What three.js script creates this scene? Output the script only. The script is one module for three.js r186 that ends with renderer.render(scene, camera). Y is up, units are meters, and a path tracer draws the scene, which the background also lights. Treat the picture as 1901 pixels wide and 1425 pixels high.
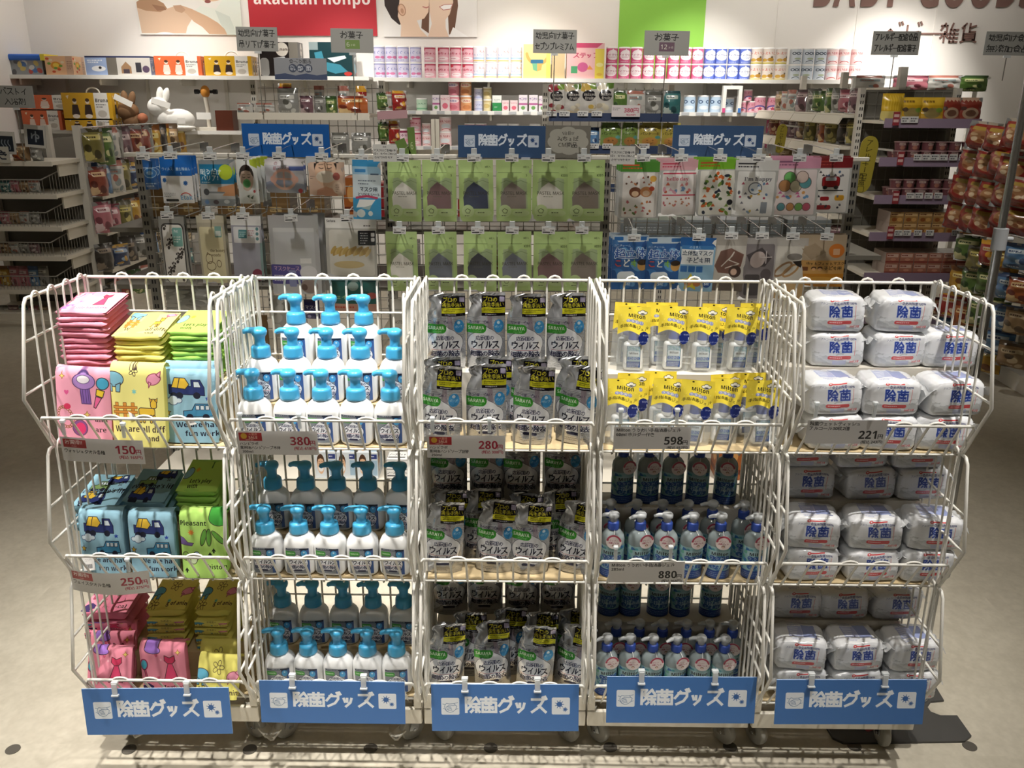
import * as THREE from 'three';
import { mergeGeometries, toCreasedNormals } from 'three/addons/utils/BufferGeometryUtils.js';
import { RoundedBoxGeometry } from 'three/addons/geometries/RoundedBoxGeometry.js';
import { TextGeometry } from 'three/addons/geometries/TextGeometry.js';
import { FontLoader } from 'three/addons/loaders/FontLoader.js';
import { RectAreaLightUniformsLib } from 'three/addons/lights/RectAreaLightUniformsLib.js';

// ---------------------------------------------------------------- camera, lamps, exposure
const scene = new THREE.Scene();
scene.background = new THREE.Color(0x000000);
const FOCAL = 1600;                                   // focal length in pixels of the 1901 x 1425 frame
const camera = new THREE.PerspectiveCamera(2 * Math.atan(712.5 / FOCAL) * 180 / Math.PI, 1901 / 1425, 0.05, 60);
camera.rotation.order = 'YXZ';
camera.position.set(0, 1.6, 0);
camera.rotation.set(-18.2 * Math.PI / 180, 0.6 * Math.PI / 180, 0.32 * Math.PI / 180);
camera.updateMatrixWorld(true);
const renderer = new THREE.WebGLRenderer({ antialias: true });
renderer.shadowMap.enabled = true;
renderer.toneMapping = THREE.LinearToneMapping;
renderer.toneMappingExposure = 0.55;
RectAreaLightUniformsLib.init();
const CEIL = 3.0;
// ceiling spotlights, with added fills for the cart fronts and the rack: x, distance from the camera, target x / y / distance, candela, half angle, penumbra, lamp size factor
const SPOTS = [
  [-1.00, 1.42, -0.75, 0.9, 1.92, 40, 0.42, 0.8, 1.6],
  [0.10, 1.42, -0.10, 0.9, 1.92, 30, 0.42, 0.8, 1.6],
  [1.25, 1.30, 0.75, 0.9, 1.95, 28, 0.42, 0.9, 1.6],
  [-2.00, 1.60, -1.60, 0.0, 1.75, 34, 0.60, 0.9, 2.0],
  [1.90, 1.40, 1.70, 0.0, 1.60, 10, 0.60, 0.9, 2.0],
  [0.00, 0.40, 0.00, 0.4, 1.50, 5, 0.70, 1.0, 2.0],  // front fill spot, added to brighten the fronts of the carts
  [-0.95, 2.42, -0.75, 1.05, 2.90, 14, 0.50, 1.0, 2.0],  // fill spot added to brighten the first bay of the rack
  [0.05, 2.42, 0.10, 1.05, 2.90, 13, 0.50, 1.0, 2.0],  // added rack fill, middle bay
  [0.95, 2.42, 0.95, 1.05, 2.90, 13, 0.50, 1.0, 2.0],  // added rack fill, last bay
  [-2.60, 4.90, -3.30, 0.9, 6.40, 4, 0.60, 1.0, 2.0],
  [1.70, 4.10, 2.60, 0.9, 5.40, 8, 0.60, 1.0, 2.0],
  [-1.30, 3.60, -1.20, 1.6, 5.60, 17, 0.80, 1.0, 2.0],
  [0.70, 3.60, 0.70, 1.6, 5.60, 17, 0.80, 1.0, 2.0],
  [-3.30, 7.25, -3.20, 1.50, 8.45, 16, 0.55, 1.0, 2.0],
  [-1.60, 7.25, -1.60, 1.50, 8.45, 16, 0.55, 1.0, 2.0],
  [0.00, 7.25, 0.00, 1.50, 8.45, 22, 0.55, 1.0, 2.0],
  [1.60, 7.25, 1.60, 1.50, 8.45, 22, 0.55, 1.0, 2.0],
  [3.40, 7.25, 3.40, 1.60, 8.45, 36, 0.55, 1.0, 2.0],
];
// wall-washing light bars over the shelves of the back wall: centre x, length, intensity
const BARS = [[-2.9, 2.6, 82], [0.0, 2.6, 52], [2.9, 2.6, 52]];
// ---------------------------------------------------------------- helpers
const PI = Math.PI, V = (x, y, z) => new THREE.Vector3(x, y, z);
let seed_ = 12345;
const rnd = () => { seed_ = (Math.imul(seed_, 1664525) + 1013904223) >>> 0; return seed_ / 4294967296; };
const rr = (a, b) => a + (b - a) * rnd();
// a pixel of the photograph gives a direction; D is how far in front of the camera the thing stands, Y its height
function ray(px, py) { return V((px - 950.5) / FOCAL, -(py - 712.5) / FOCAL, -1).applyQuaternion(camera.quaternion); }
function at(px, py, D) { const d = ray(px, py); return camera.position.clone().addScaledVector(d, D / -d.z); }
function onY(px, py, Y) { const d = ray(px, py); return camera.position.clone().addScaledVector(d, (Y - 1.6) / d.y); }
function mpp(px, py, D) { return at(px, py, D).distanceTo(at(px + 1, py, D)); }      // metres for a pixel there
const names = new Map();
function numbered(n) { const k = names.get(n) || 0; names.set(n, k + 1); return k ? n + '_' + String(k).padStart(3, '0') : n; }
function sh(o) { o.traverse((m) => { if (m.isMesh) { m.castShadow = true; m.receiveShadow = true; } }); return o; }
function thing(name, label, category, group, kind) {
  const o = new THREE.Group(); o.name = numbered(name); o.userData = { label };
  if (category) o.userData.category = category; if (group) o.userData.group = group; if (kind) o.userData.kind = kind;
  scene.add(o); return o;
}
function part(name, geo, mat, parent, label) {
  const m = new THREE.Mesh(geo, mat); m.name = name; m.castShadow = m.receiveShadow = true; if (label) m.userData.label = label; parent.add(m); return m;
}
function solo(name, geo, mat, label, category, group) {
  const m = part(numbered(name), geo, mat, scene); m.userData = { label, category }; if (group) m.userData.group = group; return m;
}
function struct(name, geo, mat, label) { const m = part(name, geo, mat, scene); m.userData = { kind: 'structure' }; if (label) m.userData.label = label; return m; }
function dup(o, p, ry = 0, rx = 0, rz = 0) {
  const c = o.clone(); c.name = numbered(o.name.replace(/_\d{3}$/, '')); c.userData = { ...o.userData }; scene.add(c); put(c, p, ry, rx, rz); return c;
}
function put(o, p, ry = 0, rx = 0, rz = 0) { o.position.copy(p); o.rotation.set(rx, ry, rz, 'YXZ'); return o; }
// ---- geometry
const tr = (g, x = 0, y = 0, z = 0) => g.translate(x, y, z);
function merge(list) {
  return mergeGeometries(list.map((g) => { const q = g.index ? g.toNonIndexed() : g; for (const k of Object.keys(q.attributes)) if (!['position', 'normal', 'uv'].includes(k)) q.deleteAttribute(k); return q; }));
}
const bx = (w, h, d, x = 0, y = 0, z = 0) => tr(new THREE.BoxGeometry(w, h, d), x, y, z);
const rbx = (w, h, d, r, x = 0, y = 0, z = 0, s = 2) => tr(new RoundedBoxGeometry(w, h, d, s, Math.min(r, w / 2.01, h / 2.01, d / 2.01)), x, y, z);
const cyl = (r, h, x = 0, y = 0, z = 0, n = 16, r2 = r) => tr(new THREE.CylinderGeometry(r2, r, h, n), x, y, z);
const lathe = (pts, n = 20) => new THREE.LatheGeometry(pts.map((p) => new THREE.Vector2(p[0], p[1])), n);
function tube(pts, r, n = 6, rEnd = r) {                          // a wire bent along points, with closed ends
  const P = [], N = [], I = [], m = pts.length; let up = V(0, 0, 0), t0;
  for (let i = 0; i < m; i++) {
    const a = i ? pts[i].clone().sub(pts[i - 1]).normalize() : null, b = i < m - 1 ? pts[i + 1].clone().sub(pts[i]).normalize() : null;
    const t = a && b ? a.clone().add(b).normalize() : (a || b).clone();
    if (!i) { up = Math.abs(t.y) > 0.9 ? V(1, 0, 0) : V(0, 1, 0); } 
    up.addScaledVector(t, -up.dot(t)).normalize();
    const s = V(0, 0, 0).crossVectors(t, up), q = r + (rEnd - r) * i / (m - 1), k = a && b ? 1 / Math.max(0.6, Math.sqrt((1 + a.dot(b)) / 2)) : 1;
    for (let j = 0; j < n; j++) {
      const c = Math.cos(j / n * 2 * PI), w = Math.sin(j / n * 2 * PI), d = up.clone().multiplyScalar(c).addScaledVector(s, w);
      N.push(d.x, d.y, d.z); P.push(pts[i].x + d.x * q * k, pts[i].y + d.y * q * k, pts[i].z + d.z * q * k);
    }
    if (i) for (let j = 0; j < n; j++) { const A = (i - 1) * n + j, B = (i - 1) * n + (j + 1) % n; I.push(A, B, A + n, B, B + n, A + n); }
  }
  for (const [o, flip] of [[0, 1], [(m - 1) * n, 0]]) for (let j = 1; j < n - 1; j++) flip ? I.push(o, o + j + 1, o + j) : I.push(o, o + j, o + j + 1);
  const g = new THREE.BufferGeometry();
  g.setAttribute('position', new THREE.Float32BufferAttribute(P, 3)); g.setAttribute('normal', new THREE.Float32BufferAttribute(N, 3));
  g.setAttribute('uv', new THREE.Float32BufferAttribute(new Float32Array(P.length / 3 * 2), 2)); g.setIndex(I); return g;
}
const seg = (x0, y0, z0, x1, y1, z1, r, n = 6) => tube([V(x0, y0, z0), V(x1, y1, z1)], r, n);
// a surface from a function of (u, v), with uv
function surf(nu, nv, f, closedU = false) {
  const P = [], U = [], I = [];
  for (let j = 0; j <= nv; j++) for (let i = 0; i <= nu; i++) { const p = f(i / nu, j / nv); P.push(p[0], p[1], p[2]); U.push(p[3] ?? i / nu, p[4] ?? j / nv); }
  for (let j = 0; j < nv; j++) for (let i = 0; i < nu; i++) { const a = j * (nu + 1) + i, b = a + 1, c = a + nu + 1, d = c + 1; I.push(a, b, c, b, d, c); }
  const g = new THREE.BufferGeometry();
  g.setAttribute('position', new THREE.Float32BufferAttribute(P, 3)); g.setAttribute('uv', new THREE.Float32BufferAttribute(U, 2)); g.setIndex(I); g.computeVertexNormals();
  if (closedU) { const n = g.attributes.normal; for (let j = 0; j <= nv; j++) { const a = j * (nu + 1), b = a + nu, v = V(n.getX(a) + n.getX(b), n.getY(a) + n.getY(b), n.getZ(a) + n.getZ(b)).normalize(); n.setXYZ(a, v.x, v.y, v.z); n.setXYZ(b, v.x, v.y, v.z); } }
  return g;
}
const hash = (x, y, z) => { const s = Math.sin(x * 127.1 + y * 311.7 + z * 74.7) * 43758.5453; return s - Math.floor(s); };
function vnoise(x, y, z = 0) {
  const i = Math.floor(x), j = Math.floor(y), k = Math.floor(z), s = (t) => t * t * (3 - 2 * t), u = s(x - i), v = s(y - j), w = s(z - k), L = (a, b, t) => a + (b - a) * t;
  const f = (c) => L(L(hash(i, j, c), hash(i + 1, j, c), u), L(hash(i, j + 1, c), hash(i + 1, j + 1, c), u), v);
  return L(f(k), f(k + 1), w) * 2 - 1;
}
// ---- print: every label, card and packet face is drawn on shared sheets; art() returns the place of a print on its sheet
const SHEET = 2048, sheets = [];
function newSheet() { const c = document.createElement('canvas'); c.width = c.height = SHEET; const g = c.getContext('2d'); g.fillStyle = '#888'; g.fillRect(0, 0, SHEET, SHEET); const s = { c, g, x: 2, y: 2, row: 0, mats: {} }; sheets.push(s); return s; }
function art(w, h, draw) {
  w = Math.ceil(w); h = Math.ceil(h);
  let s = sheets[sheets.length - 1] || newSheet();
  if (s.x + w + 4 > SHEET) { s.x = 2; s.y += s.row + 4; s.row = 0; }
  if (s.y + h + 4 > SHEET) s = newSheet();
  const x = s.x, y = s.y; s.x += w + 4; s.row = Math.max(s.row, h);
  const g = s.g; g.save(); g.beginPath(); g.rect(x, y, w, h); g.clip(); g.translate(x, y); g.lineJoin = g.lineCap = 'round'; draw(g, w, h); g.restore();
  return { s, u0: (x + 1) / SHEET, u1: (x + w - 1) / SHEET, v0: 1 - (y + h - 1) / SHEET, v1: 1 - (y + 1) / SHEET };
}
const swCache = {};
function sw(col) { return swCache[col] ||= art(10, 10, (g) => { g.fillStyle = col; g.fillRect(0, 0, 10, 10); }); }
const FIN = {
  matte: { roughness: 0.85 }, paper: { roughness: 0.6 }, gloss: { roughness: 0.32 }, film: { roughness: 0.28, clearcoat: 0.7, clearcoatRoughness: 0.12 },
  foil: { roughness: 0.24, metalness: 0.72, clearcoat: 0.6, clearcoatRoughness: 0.08 }, cloth: { roughness: 1, sheen: 0.25 }, plastic: { roughness: 0.4 },
};
function amat(a, fin = 'paper') {
  return a.s.mats[fin] ||= (() => {
    a.s.tex ||= (() => { const t = new THREE.CanvasTexture(a.s.c); t.colorSpace = THREE.SRGBColorSpace; return t; })();
    const m = new THREE.MeshPhysicalMaterial({ map: a.s.tex, ...FIN[fin], side: THREE.DoubleSide }); m.name = 'print_' + fin; return m;
  })();
}
function uvTo(g, a, from = 0, count) { // maps the 0..1 uv of a geometry (or a run of its vertices) onto a print
  const u = g.attributes.uv; count ??= u.count;
  for (let i = from; i < from + count; i++) u.setXY(i, a.u0 + (a.u1 - a.u0) * u.getX(i), a.v0 + (a.v1 - a.v0) * u.getY(i));
  return g;
}
// a carton: a print for each face (front +z, back, left -x, right +x, top, bottom)
function carton(w, h, d, f) {
  const g = new THREE.BoxGeometry(w, h, d), o = [f.right || f.side || f.front, f.left || f.side || f.front, f.top || f.front, f.bottom || f.top || f.front, f.front, f.back || f.front];
  o.forEach((a, i) => uvTo(g, a, i * 4, 4)); return tr(g, 0, h / 2, 0);
}
function card(w, h, a, t = 0.0015, edge) { // a printed board standing upright, centred
  return tr(carton(w, h, t, { front: a, back: edge || sw('#d8d6d0'), side: edge || sw('#d8d6d0'), top: edge || sw('#d8d6d0') }), 0, -h / 2, 0);
}
function flatBag(w, h, bulge, a, o = {}) { // hanging or lying pouch: two faces that swell in the middle, sealed at the rim
  const nu = o.nu || 8, nv = o.nv || 10, ph = o.seed || 0, cr = o.crumple ?? 0.0015, head = o.head || 0;
  const th = (u, v) => { const e = Math.min(1, Math.sin(PI * u) * 1.4) * Math.min(1, Math.sin(PI * Math.min(1, v / (1 - head * 0.9))) * 1.5); return v > 1 - head ? 0.0006 : 0.0006 + bulge / 2 * Math.max(0, e); };
  const f = (sgn) => (u, v) => { const q = sgn > 0 ? u : 1 - u, t = th(q, v); return [(q - 0.5) * w, (v - 0.5) * h, sgn * t + cr * vnoise(q * 5 + ph, v * 6 + ph, sgn) * (v > 1 - head ? 0.3 : 1), q, v]; };
  const A = uvTo(surf(nu, nv, f(1)), a), B = uvTo(surf(nu, nv, f(-1)), o.back || sw(o.backCol || '#c8c8c8'));
  return merge([A, B]);
}
function wrap(r, y0, y1, n, turns = 2, kz = 1, f = () => 1) { // a printed round wall; the print repeats and faces +z
  const L = [], m = n / turns;
  for (let k = 0; k < turns; k++) { const g = surf(m, 2, (u, v) => { const p = ((k + u) / turns - 0.5 / turns) * 2 * PI, q = r * f(v); return [Math.sin(p) * q, y0 + v * (y1 - y0), Math.cos(p) * q * kz]; }), N = g.attributes.normal; for (let i = 0; i < N.count; i++) { const p = ((k + (i % (m + 1)) / m) / turns - 0.5 / turns) * 2 * PI; N.setXYZ(i, Math.sin(p), 0, Math.cos(p)); } L.push(g); }
  return merge(L);
}
function can(r, h, a, lid, n = 24) { // a tin with a printed wall and a lid
  return { wall: uvTo(wrap(r, 0, h * 0.93, n), a), lid: uvTo(lathe([[r * 0.98, h * 0.9], [r * 1.01, h * 0.9], [r * 1.01, h * 0.985], [r * 0.9, h], [0, h]], n), lid) };
}
const mat = (c, o = {}) => new THREE.MeshPhysicalMaterial({ color: c, roughness: 0.6, side: THREE.DoubleSide, ...o });
const M = {
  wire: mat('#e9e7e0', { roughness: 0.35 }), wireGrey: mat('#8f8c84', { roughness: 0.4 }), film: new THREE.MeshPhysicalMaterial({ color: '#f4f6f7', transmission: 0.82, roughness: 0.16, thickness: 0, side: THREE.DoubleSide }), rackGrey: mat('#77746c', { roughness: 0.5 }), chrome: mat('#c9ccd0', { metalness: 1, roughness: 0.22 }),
  steel: mat('#d4d0c6', { roughness: 0.5 }), postDark: mat('#55544f', { roughness: 0.5 }), white: mat('#f0efea', { roughness: 0.45 }), ivory: mat('#dcd6c8', { roughness: 0.5 }),
  wheel: mat('#a6a49c', { roughness: 0.55 }), wheelDark: mat('#77756f', { roughness: 0.5 }), board: mat('#c9b48c', { roughness: 0.85 }),
  clear: new THREE.MeshPhysicalMaterial({ color: '#ffffff', transmission: 1, roughness: 0.05, thickness: 0, ior: 1.45, side: THREE.DoubleSide }),
  frost: new THREE.MeshPhysicalMaterial({ color: '#eef2f4', transmission: 0.45, roughness: 0.3, thickness: 0, side: THREE.DoubleSide }),
  pumpBlue: mat('#4bb0e0', { roughness: 0.3, clearcoat: 0.3 }), bottleWhite: mat('#f3f4f4', { roughness: 0.35 }), capBlue: mat('#3350a8', { roughness: 0.4 }),
  black: mat('#17171a', { roughness: 0.5 }), navy: mat('#1e3358', { roughness: 0.5 }),
};
for (const k in M) M[k].name = k;
// ---------------------------------------------------------------- brush strokes of the Japanese letters: points on a 10 x 10 grid, x then y, one word a stroke
const W_ = '0112 0414 0926', G_ = '0191 3032 6062', N_ = '3111 0343 2119 2406 2446', H_ = '0232 202918 0635', S_ = '1131 0242 1434 1636 1819 183839 1939', Y_ = '0141 0309 034349 0949 1114 3134 0747', B_ = '2428 248488 2585 2686 2888 3819 7899';
const GLYPH = {
  ア: '118163 53554729', イ: '715416 5459', ウ: '5052 1215 1282846739', エ: '1282 5258 0898', オ: '0393 6169 6318', カ: '13837968 414419', キ: '1282 0686 4059', ク: '4115 3282846729', ケ: '3016 2383 634629', コ: '128288 1888',
  サ: '0393 3136 707549', シ: '1233 0536 196793', ス: '11815619 5599', セ: '049375 313888', ソ: '1134 817539', タ: '4115 3282846729 3557', チ: '7122 0494 525529', ツ: '1124 4144 817539', テ: '2181 0494 545739', ト: '3139 3477',
  ナ: '0393 515529', ニ: '1272 0898', ノ: '816619', ハ: '3318 6298', ヒ: '212888 2584', フ: '11817629', ヘ: '063398', ホ: '0393 5059 2517 7597', マ: '118156 3468', ミ: '2173 2476 1789', ム: '411887 6599', メ: '712719 2477', モ: '1272 0494 414888', ヤ: '049375 2249',
  ユ: '127267 0797', ヨ: '127278 1575 1878', ラ: '2171 13837629', リ: '2126 717649', ル: '313519 616894', レ: '212894', ロ: '1218 128288 1888', ワ: '1115 11817529', ン: '1134 196783', ー: '0595', ヶ: '3016 2383 634629',
  お: '3037290744849769 0363 7193', い: '11162837 7196', う: '3161 1453738649', え: '3151 136319557899', き: '1272 0484 3075 17295979', く: '713579', け: '1219 3393 717649', こ: '2171 16285988', さ: '0383 4075 17295979', し: '2126385976', す: '0292 51563534 5639', せ: '0494 707655 30385989',
  た: '0363 3019 5484 47589898', ち: '0282 4016 1654858749', つ: '0363848649', て: '0292 72445789', と: '2034 8144172989', の: '524628062361948759', は: '1119 3393 717748385798', ふ: '4153 55766858 1708 7798', へ: '063398', ま: '1282 1585 50573837 5799', み: '115118065599 8479',
  も: '50465979 1373 1676', や: '062363837565 4051 3049', ゆ: '1216 153283866655 5059', よ: '50573827 5789 5383', ら: '4153 2325 5374867759', り: '2125 717649', る: '217116438386593857', れ: '2029 0333160 63736879', ん: '50193546687995', わ: '2029 033316 538385 8659', を: '1272 404527 7549 3989', か: '036378 2029 7194', な: '0353 3016 7193 65675738 5788', に: '1119 4181 46578989',
  除: '1019 104023 234527 7043 7093 5494 5696 7479 5849 8799', 菌: `${G_} 1319 139399 1999 6434 2676 5458 5637 5677`, 円: '1119 119199 5155 1595', 税: `${N_} 5061 9072 5356 538386 5686 6659 766999`, 込: '0112 0424 2428 0899 6147 6197',
  広: '5052 1292 121609 532888 7499', 範: '1002 1041 6042 6091 0444 0644 0848 2329 5459 549497 5797', 囲: '0109 019199 0999 2374 2676 4248 6268', 細: '211324 4215 1545 2529 1708 3748 5259 529299 5999 7279 5595', 去: '1282 5055 0595 451888 7699',
  衛: '2002 3306 1619 3070 3373 3575 3777 5179 8292 8595 8589', 生: '2014 1383 5059 1686 0999', 手: '7021 1383 0696 515938', 洗: `${W_} 4134 4484 6166 3696 5639 7679 7999`, 指: `${H_} 7152 505393 5559 559599 5999 5797`, 消: `${W_} 6063 4153 9173 4449 449499 4696 4898`,
  毒: '1181 2272 0494 5054 2519 258579 1979 0797 5549', 幼: '211333 4217 1747 3648 5393 938979 716659', 児: '1115 3135 318185 3585 3383 374809 6769 6999 9997', 向: '5032 1219 129299 3537 356567 3767', 菓: `${G_} 2326 238386 2686 2484 0797 5359 5729 5789`, 子: '117154 545938 0595',
  吊: '2023 207073 2373 1418 148488 5359', 下: '0191 5159 5476', 食: '5004 5094 3262 2474 7477 2428 2777 2849 5889', 品: '2024 207074 2474 0509 054549 0949 5559 559599 5999', 雑: '0131 2003 3134 0545 2429 2507 2547 6053 5359 5393 5595 5797 5999 7379', 貨: '3012 2124 505484 8152 2528 258588 2686 2787 2888 3819 7899',
  配: `${Y_} 519194 5494 5459 5999 9997`, 慮: '4042 4171 1292 1218 3474 3676 3436 7476 2819 4749 4979 7789', 無: '2003 1292 0696 2226 4246 6266 8286 1809 3839 5859 7889', 添: `${W_} 4191 3494 6043 6193 6459 4756 7778 9799`, 加: '0242 2119 424938 5359 539399 5999', 入: '3153 5309 5399',
  浴: `${W_} 5143 7192 6436 6497 5659 568689 5989`, 剤: '2021 0151 1145 4106 1509 4549 1747 6166 919989', 超: '1242 2028 0444 2646 1509 0899 519184 7153 5557 559597 5797', 立: '5052 1383 2437 7466 0999', 体: '2004 1319 3292 6069 6236 6296 4777', 型: '0141 0343 1115 3135 6164 919575 1787 5659 0999',
  用: '1119 119199 1494 1696 5159', 各: '4013 3171 7126 3296 2729 277779 2979', 種: `${N_} 8151 4393 5457 549497 5797 7179 5898 4999`, 本: '0292 5059 5217 5297', 詰: `${S_} 5292 7074 5494 5659 569699 5999`, 替: '0141 5191 0343 5393 2004 7054 2345 7395 2529 257579 2979 2777', 枚: '0343 2029 2407 2447 6053 5292 8259 5599',
  個: '2004 1319 4149 419199 4999 5383 7275 5557 558587 5787', 買: `1012 109092 1292 4042 6062 ${B_}`, 得: '2003 3306 1619 5053 509093 5393 5191 4595 4797 8589 5768', 乳: '5010 0213 2223 5242 0545 4537 3739 0747 7178 7898 9896', 酸: `${Y_} 7152 5292 5344 8395 6558 6696 9659`, 注: `${W_} 5061 4393 4696 4999 6369`,
  目: '2029 207079 2979 2373 2676', 商: '5051 0191 2132 7162 1319 139399 3537 356567 3767', 貼: '0107 014147 0343 0545 0747 1809 3849 7074 7292 5559 559599 5999', 薬: `${G_} 3336 336366 3464 1325 8375 0797 5659 5729 5789`, 泡: `${W_} 5133 439398 4446 447476 4676 4449 4999`, 付: '3005 2219 4393 7179 5567', 活: `${W_} 8052 4494 6165 5659 569699 5999`,
  米: '1133 9172 0595 5059 5519 5599', 赤: '1282 5055 0595 4549 6669 2518 7598', 月: '2126 212018 207079 2373 2676', 大: '0393 505309 5399', 日: '2029 207079 2979 2575', 人: '504609 4699', 感: '1191 1117 2363 2527 255557 2757 6178 2819 4849 4979',
};
const VOICED = { ガ: 'カ', ギ: 'キ', グ: 'ク', ゲ: 'ケ', ゴ: 'コ', ザ: 'サ', ジ: 'シ', ズ: 'ス', ゼ: 'セ', ダ: 'タ', デ: 'テ', ド: 'ト', バ: 'ハ', ビ: 'ヒ', ブ: 'フ', ベ: 'ヘ', ボ: 'ホ', げ: 'け', ぐ: 'く', だ: 'た', ど: 'と', べ: 'へ', ば: 'は', じ: 'し', ご: 'こ', で: 'て', が: 'か' };
const RINGED = { パ: 'ハ', ピ: 'ヒ', プ: 'フ', ペ: 'ヘ', ポ: 'ホ', ぱ: 'は' };
const SMALL = { ァ: 'ア', ィ: 'イ', ェ: 'エ', ォ: 'オ', ッ: 'ツ', ャ: 'ヤ', ュ: 'ユ', ョ: 'ヨ', ゃ: 'や', ょ: 'よ', っ: 'つ' };
function strokesOf(ch) { // lists of points in 0..1
  const small = SMALL[ch], base = small || VOICED[ch] || RINGED[ch] || ch, src = GLYPH[base];
  if (!src) return null;
  const k = small ? 0.62 : 0.94, ox = small ? 0.12 : 0.03, oy = small ? 0.36 : 0.03;
  const out = src.split(' ').map((w) => { const p = []; for (let i = 0; i + 1 < w.length; i += 2) p.push([ox + k * (+w[i]) / 9, oy + k * (+w[i + 1]) / 9]); return p; });
  if (VOICED[ch]) out.push([[0.8, 0], [0.87, 0.13]], [[0.94, -0.04], [1.01, 0.09]]);
  if (RINGED[ch]) { const c = []; for (let i = 0; i <= 8; i++) c.push([0.92 + 0.085 * Math.cos(i * PI / 4), 0.06 + 0.085 * Math.sin(i * PI / 4)]); out.push(c); }
  out.soft = base >= 'ぁ' && base <= 'ん';
  return out;
}
const isJ = (c) => c > '\u2fff';
function font(g, size, o = {}) { g.font = `${o.weight || 'bold'} ${size}px ${o.face || 'sans-serif'}`; }
function jwidth(g, s, size, o = {}) { font(g, size * (o.latin || 1.05), o); let w = 0; for (const c of s) w += isJ(c) ? size * (o.pitch || 1.04) : g.measureText(c).width; return w; }
// text with Japanese letters; x is the start, the middle or the end (o.align), y the top of the letters
function jt(g, s, x, y, size, col, o = {}) {
  const sx = o.sx || 1; let w = jwidth(g, s, size, o) * sx, cx = o.align === 'c' ? x - w / 2 : o.align === 'r' ? x - w : x;
  g.save(); g.fillStyle = g.strokeStyle = col; g.lineJoin = 'round'; g.lineCap = o.cap || 'square'; g.textBaseline = 'alphabetic';
  for (const c of s) {
    if (!isJ(c)) { font(g, size * (o.latin || 1.05), o); g.save(); g.translate(cx, y + size * 0.9); g.scale(sx, 1); g.fillText(c, 0, 0); g.restore(); cx += g.measureText(c).width * sx; continue; }
    const st = strokesOf(c); g.lineWidth = size * (o.wt || 0.1);
    if (st) for (const p of st) {
      g.beginPath(); const q = p.map(([a, b]) => [cx + a * size * 0.95 * sx, y + b * size * 0.95]); g.moveTo(...q[0]);
      if (st.soft && q.length > 2) { for (let i = 1; i < q.length - 1; i++) g.quadraticCurveTo(q[i][0], q[i][1], i === q.length - 2 ? q[i + 1][0] : (q[i][0] + q[i + 1][0]) / 2, i === q.length - 2 ? q[i + 1][1] : (q[i][1] + q[i + 1][1]) / 2); } else for (let i = 1; i < q.length; i++) g.lineTo(...q[i]);
      g.stroke();
    }
    cx += size * (o.pitch || 1.04) * sx;
  }
  g.restore(); return w;
}
const fill = (g, c, x, y, w, h) => { g.fillStyle = c; g.fillRect(x, y, w, h); };
const ell = (g, c, x, y, a, b, rot = 0, line, lw = 2) => { g.beginPath(); g.ellipse(x, y, a, b, rot, 0, 2 * PI); if (c) { g.fillStyle = c; g.fill(); } if (line) { g.strokeStyle = line; g.lineWidth = lw; g.stroke(); } };
const poly = (g, c, pts, line, lw = 2, open) => { g.beginPath(); pts.forEach((p, i) => i ? g.lineTo(...p) : g.moveTo(...p)); if (!open) g.closePath(); if (c) { g.fillStyle = c; g.fill(); } if (line) { g.strokeStyle = line; g.lineWidth = lw; g.stroke(); } };
const rrect = (g, c, x, y, w, h, r, line, lw = 2) => { g.beginPath(); g.roundRect(x, y, w, h, r); if (c) { g.fillStyle = c; g.fill(); } if (line) { g.strokeStyle = line; g.lineWidth = lw; g.stroke(); } };
const star = (g, c, x, y, r, n = 5, q = 0.45, line) => poly(g, c, Array.from({ length: n * 2 }, (_, i) => { const a = i * PI / n - PI / 2, k = i % 2 ? r * q : r; return [x + k * Math.cos(a), y + k * Math.sin(a)]; }), line);
// rows of tiny print that nobody can read: short dashes
function tiny(g, col, x, y, w, rows, lh, th = 2) { g.fillStyle = col; let k = 7; for (let r = 0; r < rows; r++) { let cx = x; while (cx < x + w * (r === rows - 1 ? 0.6 : 1)) { k = (k * 37 + 11) % 101; const l = 2 + k % 7; g.fillRect(cx, y + r * lh, Math.min(l, x + w - cx), th); cx += l + 2; } } }
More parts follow.
